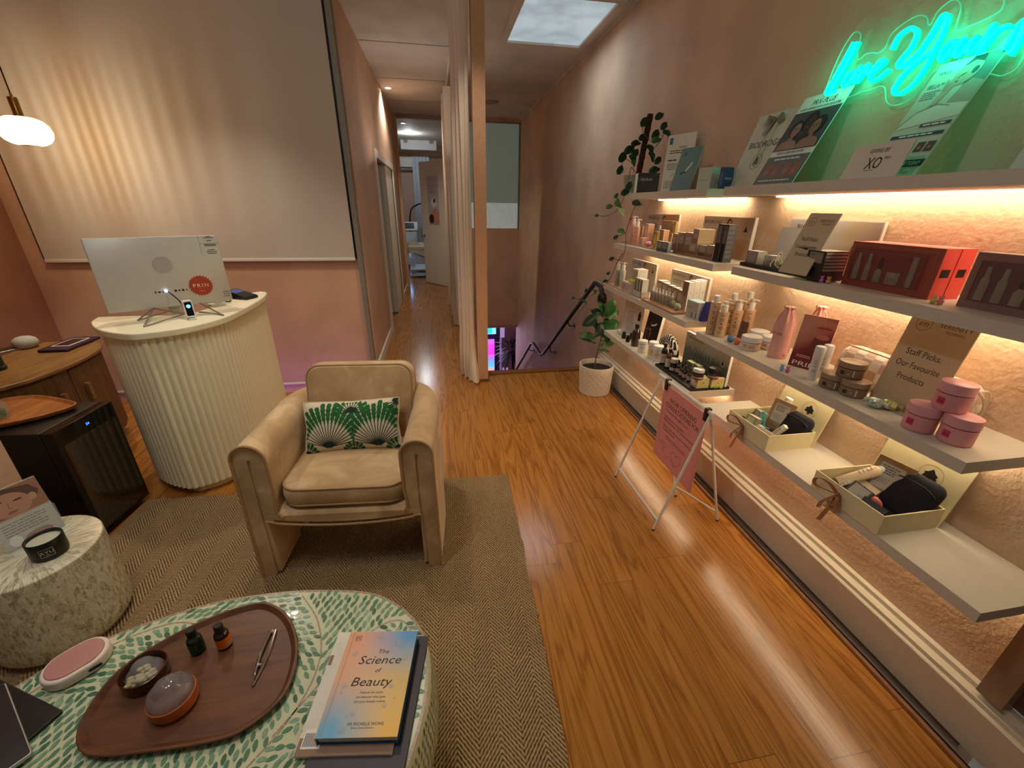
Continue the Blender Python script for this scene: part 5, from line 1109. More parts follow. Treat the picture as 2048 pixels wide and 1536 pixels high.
vine([(1270, 345, 1.40), (1262, 335, 1.36), (1257, 360, 1.30), (1252, 385, 1.26), (1243, 405, 1.25), (1235, 420, 1.25), (1212, 432, 1.23), (1188, 430, 1.22)]); vine([(1274, 405, 1.26), (1263, 430, 1.25), (1252, 466, 1.25), (1250, 500, 1.24), (1240, 520, 1.24), (1222, 514, 1.24)]); vine([(1252, 466, 1.25), (1235, 473, 1.25)]); vine([(1246, 506, 1.24), (1233, 527, 1.24), (1226, 546, 1.24), (1214, 565, 1.24), (1190, 585, 1.25), (1165, 600, 1.26), (1147, 596, 1.26)])
vine([(1268, 330, 1.40), (1250, 318, 1.37), (1240, 338, 1.34)]); vine([(1305, 300, 1.43), (1325, 275, 1.46), (1330, 252, 1.46)]); vine([(1300, 280, 1.43), (1285, 262, 1.43), (1290, 240, 1.42)])
part('vines', g, pot)
yb = yat(1298, 1.37, Z + .05)
bx('carton', 'dark grey REJURAN carton with a white end, turned beside the pothos pot', 'box', Z, None, None, None, None, (K(78, 66, 62), CARD, K(96, 84, 80)), [('ft', 'REJURAN', .42, .68, .13, CARD, .52), ('f', .03, .56, .13, .80, K(40, 120, 122))], p=(1.375, yb + .05, Z), size=(.135, .11, .118), rz=RZS + math.radians(74))
def leafletA(g, w, h):
    rect(g, -w * .42, h * .84, -w * .30, h * .95, K(60, 132, 140), Y0); g.text('REJURAN', h * .03, INKD, T(w * .1, Y0, h * .78)); para(g, -w * .38, w * .38, h * .72, 2, h * .035, h * .014, INKD, Y0, 3, .3, True); para(g, -w * .38, -w * .05, h * .56, 1, h * .03, h * .02, INKD, Y0); para(g, -w * .38, w * .3, h * .50, 4, h * .03, h * .012, GREYM, Y0, 8)
    for x in (-.2, .15): line(g, [(w * x, h * .28), (w * (x + .14), h * .34)], .004, K(120, 170, 190), Y0)
    para(g, -w * .38, w * .3, h * .20, 5, h * .028, h * .011, GREYM, Y0, 9)
yl = yat(1357, 1.47, Z + .16); zt = solve(2, (1.47, yl, 0), py=267)
card_at('leaflet', 'tall white treatment leaflet in a stand on the topmost far shelf', 'leaflet', (1.46, yl, Z), RZS + .35, .205, zt - Z, .03, leafletA)
def leafletB(g, w, h):
    rect(g, -w / 2, 0, w / 2, h, K(116, 146, 150), Y0); rect(g, -w * .3, h * .80, -w * .2, h * .9, K(60, 110, 120), Y0 - .0003); line(g, [(-w * .05, h * .40), (w * .22, h * .64)], .010, CARD, Y0 - .0004); line(g, [(-w * .2, h * .40), (0, h * .43)], .012, K(66, 90, 96), Y0 - .0004)
yl = yat(1372, 1.36, Z + .10)
card_at('leaflet', 'smaller blue grey leaflet leaning in front of the tall white one', 'leaflet', (1.335, yl, Z), RZS + .35, .135, .225, .28, leafletB)
yb = yat(1418, 1.40, Z + .05); bx('carton', 'pale green white carton beside a blue one on the topmost far shelf', 'box', Z, None, None, None, None, (K(206, 208, 194), K(216, 216, 204), CARD), [('tree', 's', .75, .32, .16, OLIVE), ('f', .2, .4, .8, .5, K(190, 192, 180))], p=(1.40, yb, Z), size=(.085, .07, .105), rz=RZS + .25)
yb = yat(1441, 1.40, Z + .05); bx('carton', 'slim dark blue carton at the near end of the topmost far shelf', 'box', Z, None, None, None, None, (K(52, 76, 122), K(52, 76, 122), K(150, 170, 190)), [('st', 'BIODROGA', .5, .5, .10, CARD, .8), ('f', .3, .2, .7, .8, K(90, 116, 160))], p=(1.415, yb - .02, Z), size=(.030, .055, .098), rz=RZS + .2)

# ---- top shelf, near column
Z = SH['R0'][0]
def bagface(g, w, h):
    g.text('BIODROGA', h * .085, INKD, T(0, Y0, h * .58), width=w * .80)
    n = 26; cx, cz, r_ = -w * .02, h * .34, w * .13; line(g, [(cx + r_ * math.cos(2 * PI * i / n), cz + r_ * math.sin(2 * PI * i / n)) for i in range(n + 1)], .002, GREYM, Y0 - .0003); disc(g, cx, cz, r_ * .45, r_ * .42, INKD, Y0 - .0004); shape(g, [(cx - r_ * .5, cz - r_ * .4), (cx + r_ * .5, cz - r_ * .4), (cx, cz + r_ * .75)], INKD, Y0 - .0006)
bag = wallcard('gift_bag', 'white BIODROGA paper bag with a ribbon, leaning at the far end under the neon', Z, 1.54, (1520, 240), (1607, 213), bagface, .03, xb=1.44, cat='bag', edge=mat((214, 210, 190), .6))
hb = (onX(1520, 240, 1.54).z + onX(1607, 213, 1.54).z) / 2 - Z; g = G(); SAT = mat((132, 120, 94), .4, var=.15)
g.tube(smooth_path([(-.03, -.004, hb * .98), (-.012, -.006, hb * .55), (0, -.006, hb * .28), (.02, -.006, hb * .5), (.03, -.004, hb * .97)], 5), .0018, mat((190, 184, 160), .6), 5)
for sg in (-1, 1): g.loops([[(sg * .003, -.006, hb * .93), (sg * .003, -.006, hb * .97), (sg * .003, -.003, hb * .97)], [(sg * .03, -.02, hb * .90), (sg * .04, -.02, hb * 1.0), (sg * .04, -.008, hb * 1.0)], [(sg * .05 - .01, -.012, hb * .84), (sg * .06, -.012, hb * .90), (sg * .06, -.006, hb * .9)]], SAT, True)
g.loops([[(-.045, -.008, hb * .74), (-.02, -.008, hb * .72), (-.02, -.005, hb * .72)], [(-.015, -.009, hb * .93), (.008, -.009, hb * .95), (.008, -.006, hb * .95)]], SAT, True); part('ribbon', g, bag)
def prx(g, w, h):
    g.text('PRX-PLUS', h * .055, INKD, T(w * .02, Y0, h * .915), shear=.2, width=w * .5); g.text('A NEW GENERATION SKIN BOOSTER', h * .026, INKD, T(0, Y0, h * .855), width=w * .86)
    rect(g, -w / 2, h * .40, w / 2, h * .825, K(76, 72, 78), Y0); SK2 = K(164, 116, 100)
    portrait(g, w * .02, h * .44, h * .37, Y0 - .0004, K(66, 46, 42), K(26, 22, 24), K(52, 46, 48), .3); portrait(g, -w * .22, h * .405, h * .33, Y0 - .0016, SK2, K(44, 30, 28), K(170, 124, 108), .8); portrait(g, w * .24, h * .405, h * .34, Y0 - .0018, K(150, 100, 84), K(34, 26, 26), K(160, 112, 98), -.8)
    g.text('PRX-PLUS BEFORE & AFTER', h * .024, INKD, T(-w * .02, Y0, h * .37), width=w * .62); rect(g, -w / 2, 0, w / 2, h * .335, K(112, 104, 102), Y0); para(g, -w * .3, w * .32, h * .29, 1, .01, h * .016, CARD, Y0 - .0004)
    for x in (-.40, -.20, .06, .26): rect(g, w * x, h * .09, w * (x + .18), h * .24, K(154, 96, 82), Y0 - .0004); disc(g, w * (x + .09), h * .15, w * .05, h * .03, K(176, 112, 96), Y0 - .0007)
    para(g, -w * .4, w * .42, h * .05, 1, .01, h * .012, CARD, Y0 - .0004)
wallcard('poster', 'PRX-PLUS skin booster poster leaning beside the white paper bag', Z, 1.53, (1612, 196), (1709, 172), prx, .003, xb=1.37, cat='poster')
def xo(g, w, h):
    g.text('GIVING BY', h * .12, INKD, T(0, Y0, h * .80), width=w * .34); g.text('XO', h * .34, INKD, T(0, Y0, h * .44), width=w * .26); g.text('PRO', h * .07, INKD, T(w * .20, Y0, h * .56)); line(g, [(-w * .12, h * .22), (w * .06, h * .22)], .001, INKD, Y0)
card_at('display_card', 'low landscape XO card standing in front of the neon glow on the top near shelf', 'card', (1.30, (yat(1682, 1.30, Z + .02) + yat(1795, 1.30, Z + .02)) / 2, Z), RZS, yat(1682, 1.30, Z + .02) - yat(1795, 1.30, Z + .02), .098, .30, xo, .004, K(226, 216, 196))
def venus(g, w, h):
    rect(g, -w / 2, 0, w / 2, h, K(200, 190, 176), Y0 + .0002); rect(g, w * .18, h * .70, w / 2, h * .995, K(110, 100, 94), Y0)
    SK3 = K(190, 150, 128); HR = K(52, 36, 32)
    disc(g, w * .12, h * .86, w * .17, h * .10, SK3, Y0 - .0006, 24, -.5); shape(g, [(-w * .02, h * .92), (w * .06, h * .985), (w * .24, h * .99), (w * .26, h * .93), (w * .12, h * .955)], HR, Y0 - .0009); disc(g, w * .22, h * .87, w * .045, h * .03, HR, Y0 - .0008)
    shape(g, [(w * .12, h * .62), (w / 2, h * .60), (w / 2, h * .76), (w * .28, h * .80), (w * .18, h * .74)], K(176, 140, 120), Y0 - .0004); shape(g, [(-w * .16, h * .62), (-w * .06, h * .62), (w * .04, h * .76), (w * .02, h * .84), (-w * .06, h * .80)], K(196, 156, 134), Y0 - .0009)
    for k in range(4): line(g, [(-w * .10 + w * .03 * k, h * .74), (-w * .13 + w * .035 * k, h * .83 - .004 * k)], w * .022, SK3, Y0 - .0012)
    line(g, [(w * .05, h * .845), (w * .10, h * .86)], .0022, HR, Y0 - .0012); disc(g, w * .03, h * .80, w * .022, h * .008, K(150, 80, 76), Y0 - .0012); line(g, [(w * .05, h * .85), (w * .015, h * .83), (w * .03, h * .824)], .0015, K(130, 90, 74), Y0 - .0012)
    shape(g, [(-w / 2, h * .44), (w / 2, h * .50), (w / 2, h * .62), (0, h * .62), (-w * .3, h * .57)], K(222, 206, 190), Y0 - .0003); line(g, [(-w * .5, h * .46), (-w * .3, h * .58), (-w * .05, h * .63), (w * .2, h * .60)], .003, K(170, 130, 116), Y0 - .0006)
    g.text('VENUS', h * .026, INKD, T(-w * .30, Y0, h * .905), width=w * .2); g.text('BELLA\u2122', h * .034, INKD, T(-w * .30, Y0, h * .80), width=w * .26); para(g, -w * .44, -w * .14, h * .75, 4, h * .02, h * .008, GREYM, Y0 - .0004, 4)
    VI = K(66, 40, 78)
    rect(g, -w * .05, h * .435, w * .46, h * .465, VI, Y0 - .0006); rect(g, -w * .46, h * .355, w * .46, h * .385, VI, Y0 - .0006); para(g, 0, w * .4, h * .444, 1, .01, h * .012, CARD, Y0 - .001); para(g, -w * .3, w * .3, h * .364, 1, .01, h * .012, CARD, Y0 - .001)
    for k, x in enumerate((-.46, -.34, -.18, -.03, .16, .33)): rect(g, w * x, h * .215, w * (x + (.10 if k < 2 else .14)), h * .30, K(150, 84, 70) if k < 4 else K(104, 58, 50), Y0 - .0006); disc(g, w * (x + .07), h * .25, w * .03, h * .015, K(180, 112, 92), Y0 - .0009)
    rect(g, -w / 2, h * .09, w / 2, h * .15, INKD, Y0 - .0006); g.text('BOOK YOUR TREATMENT TODAY!', h * .032, CARD, T(0, Y0 - .0008, h * .12), shear=.15, width=w * .88); para(g, -w * .44, w * .4, h * .06, 2, h * .02, h * .008, GREYM, Y0 - .0004, 6)
wallcard('poster', 'large treatment poster with a woman, reading BOOK YOUR TREATMENT TODAY', Z, 1.53, (1884, 128), (2018, 96), venus, .003, xb=1.37, cat='poster')
y1 = yat(2024, 1.40, Z + .03); card_at('backing_sheet', 'plain pale sheet leaning at the right edge of the picture, tinted green by the neon', 'sheet', (1.40, y1 - .14, Z), RZS, .28, .40, .35, lambda g, w, h: None, .004, K(206, 206, 196))
# neon sign
NX = 1.525
nb = onX(1700, 120, NX); ne = thing('neon_sign', 'green handwritten neon sign reading Love Your on the shelf wall', 'neon sign', (NX, nb.y, nb.z)); O = Vector((NX, nb.y, nb.z))
NEON = mat((0, 230, 180), .4, var=0, emit=(0, 255, 190), estr=1.6); NSIDE = mat((0, 190, 150), .3, var=0, emit=(0, 225, 170), estr=1.2)
words = {'letter_l': [[(1707, 84), (1690, 116), (1668, 156), (1652, 184), (1658, 190), (1672, 182)], [(1716, 83), (1700, 116), (1680, 152), (1660, 186)]], 'letters_ove': [[(1710, 141), (1697, 148), (1686, 165), (1688, 173), (1698, 167), (1709, 150), (1711, 142), (1713, 152), (1720, 149), (1722, 132), (1712, 150), (1708, 163), (1714, 162), (1728, 143), (1736, 128), (1735, 143), (1741, 149), (1757, 136), (1768, 123), (1762, 121), (1748, 137), (1740, 154), (1743, 162), (1756, 157), (1777, 139)]],
    'letter_y': [[(1783, 99), (1795, 74), (1815, 58), (1829, 58), (1832, 72), (1819, 97), (1802, 117), (1795, 129), (1800, 134), (1816, 124), (1837, 104), (1859, 73), (1880, 37), (1889, 29), (1894, 37), (1884, 66), (1868, 100), (1847, 140), (1823, 171), (1800, 187), (1788, 186), (1788, 176), (1805, 151), (1833, 124), (1868, 99)]],
    'letters_our': [[(1917, 83), (1900, 84), (1884, 102), (1879, 117), (1885, 120), (1900, 104), (1913, 88), (1929, 77), (1918, 92), (1909, 106), (1914, 112), (1927, 103), (1941, 86), (1953, 72), (1942, 88), (1935, 102), (1942, 105), (1957, 92), (1972, 72), (1987, 47), (1972, 78), (1955, 109), (1968, 92), (1984, 71), (2003, 55), (2019, 52)]], 'letter_n': [[(2009, 101), (2024, 74), (2038, 49), (2049, 40), (2046, 56), (2034, 84), (2020, 110), (2037, 82), (2056, 58), (2072, 44), (2080, 50), (2070, 72)]]}
for nm, strokes in words.items():
    g = G()
    for s_ in strokes: g.tube(smooth_path([onX(x, y, NX) - O for x, y in s_], 5), .0062, NEON, 8); g.tube(smooth_path([onX(x, y, NX) - O + Vector((.012, 0, -.001)) for x, y in s_], 4), .0055, NSIDE, 6)
    part(nm, g, ne)
AE = mat((120, 220, 180), .2, var=0, emit=(110, 220, 175), estr=.25); g = G()
UPP = [(1652, 176), (1668, 136), (1686, 97), (1707, 66), (1720, 66), (1721, 78), (1716, 100), (1717, 119), (1732, 108), (1745, 105), (1757, 105), (1771, 94), (1782, 69), (1807, 47), (1835, 31), (1853, 33), (1860, 50), (1876, 22), (1904, 0), (1919, 3), (1922, 18), (1913, 58), (1935, 53), (1962, 42), (1996, 25), (2007, 11), (2010, -12)]
LOW = [(2060, 90), (2046, 118), (2032, 139), (2004, 152), (1980, 148), (1930, 140), (1900, 140), (1880, 140), (1863, 150), (1829, 194), (1793, 211), (1773, 204), (1770, 178), (1760, 173), (1738, 182), (1724, 184), (1699, 194), (1660, 200), (1646, 192), (1652, 176)]
for q in (UPP, LOW): g.tube(smooth_path([onX(x, y, 1.538) - O for x, y in q], 4), .0022, AE, 6)
part('acrylic_edge', g, ne)
g = G(); loop = [onX(x, y, 1.539) - O for x, y in UPP + [(2060, -20)] + LOW]
cpt = onX(1850, 110, 1.539) - O
g.loops([[tuple(p) for p in loop], [tuple(p + Vector((.003, 0, 0))) for p in loop]], mat((200, 235, 220), .05, var=0, alpha=.06), False); part('acrylic_backing', g, ne)

# ---- far column, second shelf
Z = SH['L1'][0]
def lip_tray(name, label, z, near, left, right, m, h=.012, dmax=.25):
    c = onZ(*near, z); w = abs(solve(1, (c.x, 0, z), px=left) - c.y); d = min(dmax, abs(solve(0, (0, c.y, z), px=right) - c.x), WALL - .006 - c.x); g = G(); L = .004
    g.rail(-w / 2, w / 2, -d / 2, d / 2, 0, h - .004, m)
    for b in ((-w / 2, w / 2, -d / 2, -d / 2 + L), (-w / 2, w / 2, d / 2 - L, d / 2), (-w / 2, -w / 2 + L, -d / 2 + L, d / 2 - L), (w / 2 - L, w / 2, -d / 2 + L, d / 2 - L)): g.rail(*b, h - .004, h, m)
    solo(name, g, label, 'tray', (c.x + d / 2, c.y + w / 2, z), RZS); return z + h - .004
PKW = oak('pink_wood', (176, 136, 112), (204, 166, 138), (3, 20, 20))
zt = lip_tray('display_tray', 'pinkish wooden display tray at the far end of the second far shelf', Z, (1309, 500), 1241, 1345, PKW)
PINKB = mat((222, 172, 148), .3, var=.04); 
bx('carton', 'slim coral pink carton at the far left of the second far shelf', 'box', zt, (1260, 485), 433, 1254, 1263, (K(214, 156, 134), K(228, 180, 158), CARD), [('f', .1, .86, .9, .96, K(196, 92, 76)), ('f', .3, .2, .7, .7, K(226, 184, 162))])
bottle('pump_bottle', 'peach pump bottle farther left of the two on the second far shelf', zt, 1263, 486, 432, 11, PINKB, True, 'peach pump bottles')
bottle('pump_bottle', 'peach pump bottle nearer of the two on the second far shelf', zt, 1271, 488, 438, 12, PINKB, True, 'peach pump bottles')
bx('carton', 'slim upright pink carton right of the peach pump bottles', 'box', zt, (1281, 485), 453, 1276, 1284, (K(176, 128, 108), K(226, 176, 152), CARD), [('f', .2, .2, .8, .8, K(190, 142, 120))])
bx('carton', 'tall pink carton with a tiny tree mark, behind the pink crystal', 'box', zt, (1292, 480), 448, 1286, 1304, (K(206, 160, 136), K(228, 178, 154), CARD), [('f', .15, .35, .85, .92, K(222, 206, 184)), ('tree', 's', .4, .5, .07, INKD)], xmax=1.43)
bx('carton', 'low pink carton with a grey end label beside the pink crystal', 'box', zt, (1283, 491), 476, 1276, 1297, (K(200, 152, 130), K(226, 176, 152), K(236, 196, 172)), [('f', .1, .15, .9, .9, K(176, 168, 150))])
def rock(name, label, z, px, py, r, m, sq=.8, seed=1, cat='ornament'):
    p = onZ(px, py, z); rnd = random.Random(seed); g = G(); L = []
    for i in range(1, 9):
        t_ = PI * i / 9; L.append([(r * math.sin(t_) * math.cos(2 * PI * j / 14) * (1 + rnd.uniform(-.13, .13)), r * math.sin(t_) * math.sin(2 * PI * j / 14) * (1 + rnd.uniform(-.13, .13)), r * sq * (1 - math.cos(t_))) for j in range(14)])
    g.loops(L, m, True); return solo(name, g, label, cat, (p.x + r * .35, p.y + r * .9, z - r * sq * .05))
rock('crystal', 'pink crystal lump on the wooden tray of the second far shelf', zt, 1297, 493, .026, mat((226, 150, 196), .25, var=.35, scale=90, coat=.5), .62, 2)
bx('carton', 'tall narrow gold carton in front of the lemon ornament', 'box', Z, (1310, 500), 463, 1304, 1315, (GOLD, GOLD, CARD), [('f', .2, .3, .8, .8, K(214, 190, 120))])
p = onZ(1305, 489, zt); g = G(); g.lathe([(0, 0), (.012, .006), (.020, .022), (.021, .034), (.015, .052), (.005, .062), (0, .064)], mat((214, 190, 70), .5, var=.2, bump=.4, scale=200), 16)
solo('lemon_ornament', g, 'yellow egg-shaped ornament on the tray of the second far shelf', 'ornament', (p.x + .035, p.y + .05, zt))
bx('carton', 'large tan carton with a pale band, behind the perfume bottle', 'box', Z, (1337, 481), 442, 1317, 1341, (K(168, 138, 110), K(190, 160, 128), K(204, 172, 140)), [('f', .0, .50, 1, .66, K(206, 192, 172)), ('f', .1, .54, .9, .62, K(150, 138, 124), .0008)], xmax=1.46)
bx('carton', 'gold foil carton right of the large tan one', 'box', Z, (1344, 481), 443, 1338.5, 1348, (GOLD, mat((220, 190, 120), .3, .4), CARD), [('f', .2, .2, .8, .85, K(216, 192, 126))], xmax=1.462)
c, r_, h = round_at(Z, 1315, 480, 8.5, False, 451); t = thing('perfume_bottle', 'small purple perfume bottle with a clear cap on the second far shelf', 'bottle', (c.x, c.y, Z), facing(c))
g = G(); g.lathe([(r_, 0), (r_, h * .62), (r_ * .5, h * .68)], mat((96, 60, 70), .15, coat=.5), 18); part('body', g, t); g = G(); g.lathe([(r_ * .6, h * .68), (r_ * .75, h * .8), (r_ * .75, h), (0, h)], mat((226, 220, 226), .08), 16); part('cap', g, t)
bx('carton', 'peach carton with an olive front, under the gold foil carton', 'box', Z, (1322.5, 490), 460, 1314, 1334, (K(128, 112, 72), K(234, 186, 152), CARD), [('f', .1, .15, .9, .92, K(144, 130, 90)), ('tree', 's', .5, .42, .07, INKD)], xmax=1.405)
bx('carton', 'little gold carton beside the brown ones', 'box', Z, (1339, 490), 467, 1335, 1342, (GOLD, PEACH, CARD), [('f', .2, .3, .8, .8, K(206, 180, 110))], xmax=1.41)
bx('twin_pack', 'grey twin pack with two dark panels at the shelf edge', 'box', Z, (1334, 506), 485, 1311.5, 1341, (K(92, 92, 92), K(206, 212, 212), K(226, 222, 212)), [('f', .06, .10, .46, .9, K(138, 134, 132)), ('f', .54, .10, .94, .9, K(138, 134, 132)), ('f', .06, .10, .46, .34, K(70, 74, 78), .0008), ('f', .54, .10, .94, .34, K(70, 74, 78), .0008)])
zt = lip_tray('display_tray', 'brown display tray under the brown cartons of the second far shelf', Z, (1424, 522), 1345, 1462, oak('brown_wood', (128, 88, 66), (158, 114, 88), (3, 20, 20)))
BRN = K(150, 112, 88); BLB = K(178, 160, 150)
for i, (near, top, left, lab) in enumerate((((1350, 502), 468, 1341, 'leftmost of the row, half hidden by the twin pack'), ((1364.5, 504), 466, 1350.5, 'second from the left in the row'), ((1379, 507), 466.5, 1365, 'third from the left in the row'))):
    bx('carton', 'tall brown serum carton ' + lab, 'box', zt, near, top, left, near[0] + 14, (BRN, K(222, 196, 164), K(238, 224, 206)), [('f', .14, .42, .90, .92, BLB), ('f', .2, .82, .8, .85, INKD, .0008), ('f', .2, .6, .7, .62, GREYM, .0008), ('f', .94, 0, 1, 1, K(92, 58, 42))], 'brown serum cartons', .035)
zz = zt
b5 = bx('carton', 'brown carton supporting the cream-sided one at the end of the row', 'box', zt, (1390, 510), 487, 1376, 1416, (BRN, K(206, 176, 142), CARD), [('f', .1, .30, .85, .92, K(186, 172, 156)), ('f', .2, .78, .7, .82, GREYM, .0008)], 'brown serum cartons', .08)
c5 = onZ(1390, 510, zt); h5 = solve(2, (c5.x, c5.y, 0), py=487) - zt
bx('carton', 'brown carton with a striped cream side, stacked on top at the end of the row', 'box', zt + h5, None, None, None, None, (BRN, K(232, 208, 166), K(240, 228, 208)), [('f', .12, .35, .88, .92, BLB), ('f', .2, .75, .8, .79, GREYM, .0008)] + [('s', .05, .2 + .16 * k, .95, .22 + .16 * k, K(206, 178, 132)) for k in range(5)], 'brown serum cartons', p=(c5.x + .048, c5.y + .026, zt + h5), size=(.052, .096, .072))
for i, (near, top, left, lab) in enumerate((((1409, 513), 492, 1395, 'left of two small brown cartons by the black boxes'), ((1424, 516), 492, 1409.5, 'right of two small brown cartons by the black boxes'))):
    bx('carton', 'small brown cream carton, ' + lab, 'box', zt, near, top, left, near[0] + 16, (BRN, K(196, 166, 136), CARD), [('f', .1, .40, .92, .92, K(176, 162, 148)), ('f', .1, .04, .92, .2, K(120, 84, 64)), ('f', .0, .22, 1, .26, K(90, 62, 48), .0008)] if i == 0 else [('f', .1, .28, .88, .92, K(164, 140, 130))], 'small brown cartons', .05)
for i, (near, left, lab) in enumerate((((1433, 524), 1423.5, 'farther'), ((1443.5, 525.5), 1433.5, 'nearer'))):
    bx('carton', '%s of two tall black cartons with grey labels, second far shelf' % lab, 'box', Z, near, 448.5 + 1.0 * i, left, near[0] + 17, (BLK2, K(90, 92, 96), K(240, 236, 230)), [('f', .12, .50, .90, .96, K(118, 110, 100))] + [('s', .04, .12 + .125 * k, .80, .21 + .125 * k, K(112, 116, 118)) for k in range(7)], 'tall black cartons', .055)
wallcard('display_card', 'small BIODROGA card with a woman, on the second far shelf behind the tan carton', Z, 1.505, (1297, 428), (1360, 428), biod((K(206, 166, 132), SKN, HAIR, K(214, 140, 110), K(190, 178, 172))), .014)
wallcard('display_card', 'larger BIODROGA card with a bare-shouldered woman, behind the tall black cartons', Z, 1.515, (1410, 432), (1512, 435), biod((K(204, 168, 142), SKN, HAIR, K(216, 150, 116), K(200, 190, 184))), .018)

# ---- far column, third shelf
Z = SH['L2'][0]
lip_tray('display_tray', 'pale wooden tray at the far end of the third far shelf', Z, (1258, 589), 1212, 1285, PKW, .008); zt = Z + .004
MINT = mat((176, 176, 158), .25, var=.04)
bottle('pump_bottle', 'grey green pump bottle farther left on the third far shelf', zt, 1233, 572, 524, 10, MINT, True, 'grey green pump bottles')
bottle('pump_bottle', 'grey green pump bottle nearer, with its nozzle to the right, on the third far shelf', zt, 1243, 574, 525, 10.5, mat((206, 214, 200), .25, var=.04), True, 'grey green pump bottles')
bx('carton', 'tall white carton with a beige front panel, behind the yellow flowers', 'box', Z, (1270, 588), 540, 1260, 1290, (K(190, 184, 160), K(226, 224, 214), K(244, 244, 238)), [('f', .15, .1, .9, .92, K(168, 160, 128)), ('f', .9, .05, 1, .95, K(110, 104, 90), .0008)])
bx('carton', 'low white carton with a grey label, holding the yellow flowers', 'box', Z, (1258, 590), 568, 1241, 1271, (K(204, 184, 168), K(232, 220, 210), K(240, 234, 224)), [('f', .08, .3, .48, .85, K(168, 156, 148)), ('f', .55, .3, .9, .85, K(186, 172, 164))])
cz = onZ(1258, 590, Z); hz_ = solve(2, (cz.x, cz.y, 0), py=568) - Z
for i, (dx, dy, lab) in enumerate(((.03, .055, 'farther'), (.03, .015, 'nearer'))):
    g = G(); YEL = mat((222, 206, 90), .6, var=.2)
    for k in range(9): a_ = 2 * PI * k / 9; g.ball((.011 * math.cos(a_), .011 * math.sin(a_), .012), (.009, .009, .010), YEL, 8, 5)
    g.ball((0, 0, .02), .009, YEL, 8, 5); g.ball((.015, .006, .006), (.01, .006, .004), mat((120, 128, 50), .6), 7, 4); solo('paper_flower', g, 'yellow flower soap, %s of the two on the low white carton' % lab, 'ornament', (cz.x + dx, cz.y + dy, Z + hz_), group='yellow flowers')
c = onZ(1280, 597, Z); w_ = abs(solve(1, (c.x, 0, Z), px=1263) - c.y); d_ = min(.12, abs(solve(0, (0, c.y, Z), px=1297) - c.x)); h_ = solve(2, (c.x, c.y, 0), py=585) - Z
g = G(); BEI = K(196, 184, 164)
for b in ((-w_ / 2, w_ / 2, -d_ / 2, -d_ / 2 + .003), (-w_ / 2, w_ / 2, d_ / 2 - .003, d_ / 2), (-w_ / 2, -w_ / 2 + .003, -d_ / 2, d_ / 2), (w_ / 2 - .003, w_ / 2, -d_ / 2, d_ / 2)): g.rail(*b, 0, h_, BEI)
g.rail(-w_ / 2, w_ / 2, -d_ / 2, d_ / 2, 0, .003, BEI); solo('display_box', g, 'open beige display box holding three slim white cartons', 'box', (c.x + d_ / 2, c.y + w_ / 2, Z), RZS)
for i in range(3):
    yy = c.y + .008 + (w_ - .016) * (i + .5) / 3; hh = solve(2, (c.x + .02, yy, 0), py=556 + 2.0 * (2 - i)) - Z
    bx('carton', 'slim white carton in the beige display box, ' + ('nearest', 'middle', 'farthest')[i], 'box', Z + .003, None, None, None, None, (K(206, 202, 190), K(228, 228, 220), CARD), [('f', .16, .06, .84, .95, K(112, 106, 92)), ('tree', 's', .4, .25, .06, INKD)], 'slim white cartons', p=(c.x + d_ / 2, yy, Z + .003), size=((w_ - .016) / 3 - .003, d_ - .02, hh))
zt = lip_tray('display_tray', 'wooden tray carrying the row of little vials on the third far shelf', Z, (1345, 630), 1281, 1372, oak('tan_wood', (164, 122, 92), (194, 150, 118), (3, 20, 20)), .014)
VG = mat((150, 140, 122), .12, var=.15, scale=120, coat=.4)
for i in range(7):
    px, py = 1303 + 6.4 * i, 600 + 2.45 * i; c, r_, h = round_at(zt, px, py, 8.6, False, 573 + 2.2 * i); t = thing('vial', '%s clear glass vial from the far end of the row on the wooden tray' % ORD[i], 'bottle', (c.x, c.y, zt), facing(c), 'row of clear vials')
    g = G(); g.lathe([(r_ * .9, 0), (r_, .002), (r_, h * .60), (r_ * .55, h * .70)], VG, 16); part('body', g, t); g = G(); g.lathe([(r_ * .62, h * .68), (r_ * .62, h * .78), (r_ * .42, h * .8), (r_ * .42, h), (0, h)], mat((236, 234, 236), .15, .2), 14); part('cap', g, t)
for i in range(5):
    px, py = 1318 + 10.2 * i, 588 + 4.8 * i; bx('carton', '%s slim white-topped carton from the far end, behind the row of vials' % ORD[i], 'box', zt, (px + 3, py), py - 25, px - 6.2, px + 26, (K(120, 104, 92), K(150, 132, 116), K(246, 246, 240)), [('f', .15, .2, .85, .8, K(156, 140, 126))], 'cartons behind the vials')
c = onZ(1369, 622.5, Z); w_ = abs(solve(1, (c.x, 0, Z), px=1358) - c.y); h_ = solve(2, (c.x, c.y, 0), py=565) - Z; dd = .036
for i in range(3):
    bx('carton', '%s tall white-sided carton from the shelf edge, beside the blue-topped box' % ORD[i], 'box', Z, None, None, None, None, (K(158, 128, 112), K(226, 226, 218), K(246, 246, 240)), ([('f', .08, .52, .46, .94, K(146, 116, 104)), ('f', .54, .52, .92, .94, K(146, 116, 104)), ('f', .48, .5, .52, .98, K(110, 84, 74))] if i == 0 else []) + [('tree', 's', .55, .62, .04, INKD), ('s', .2, .15, .8, .17, LGREY)], 'tall white-sided cartons', p=(c.x + dd * (i + .5) + .001 * i, c.y + w_ / 2, Z), size=(w_, dd, h_ + .004 * i))
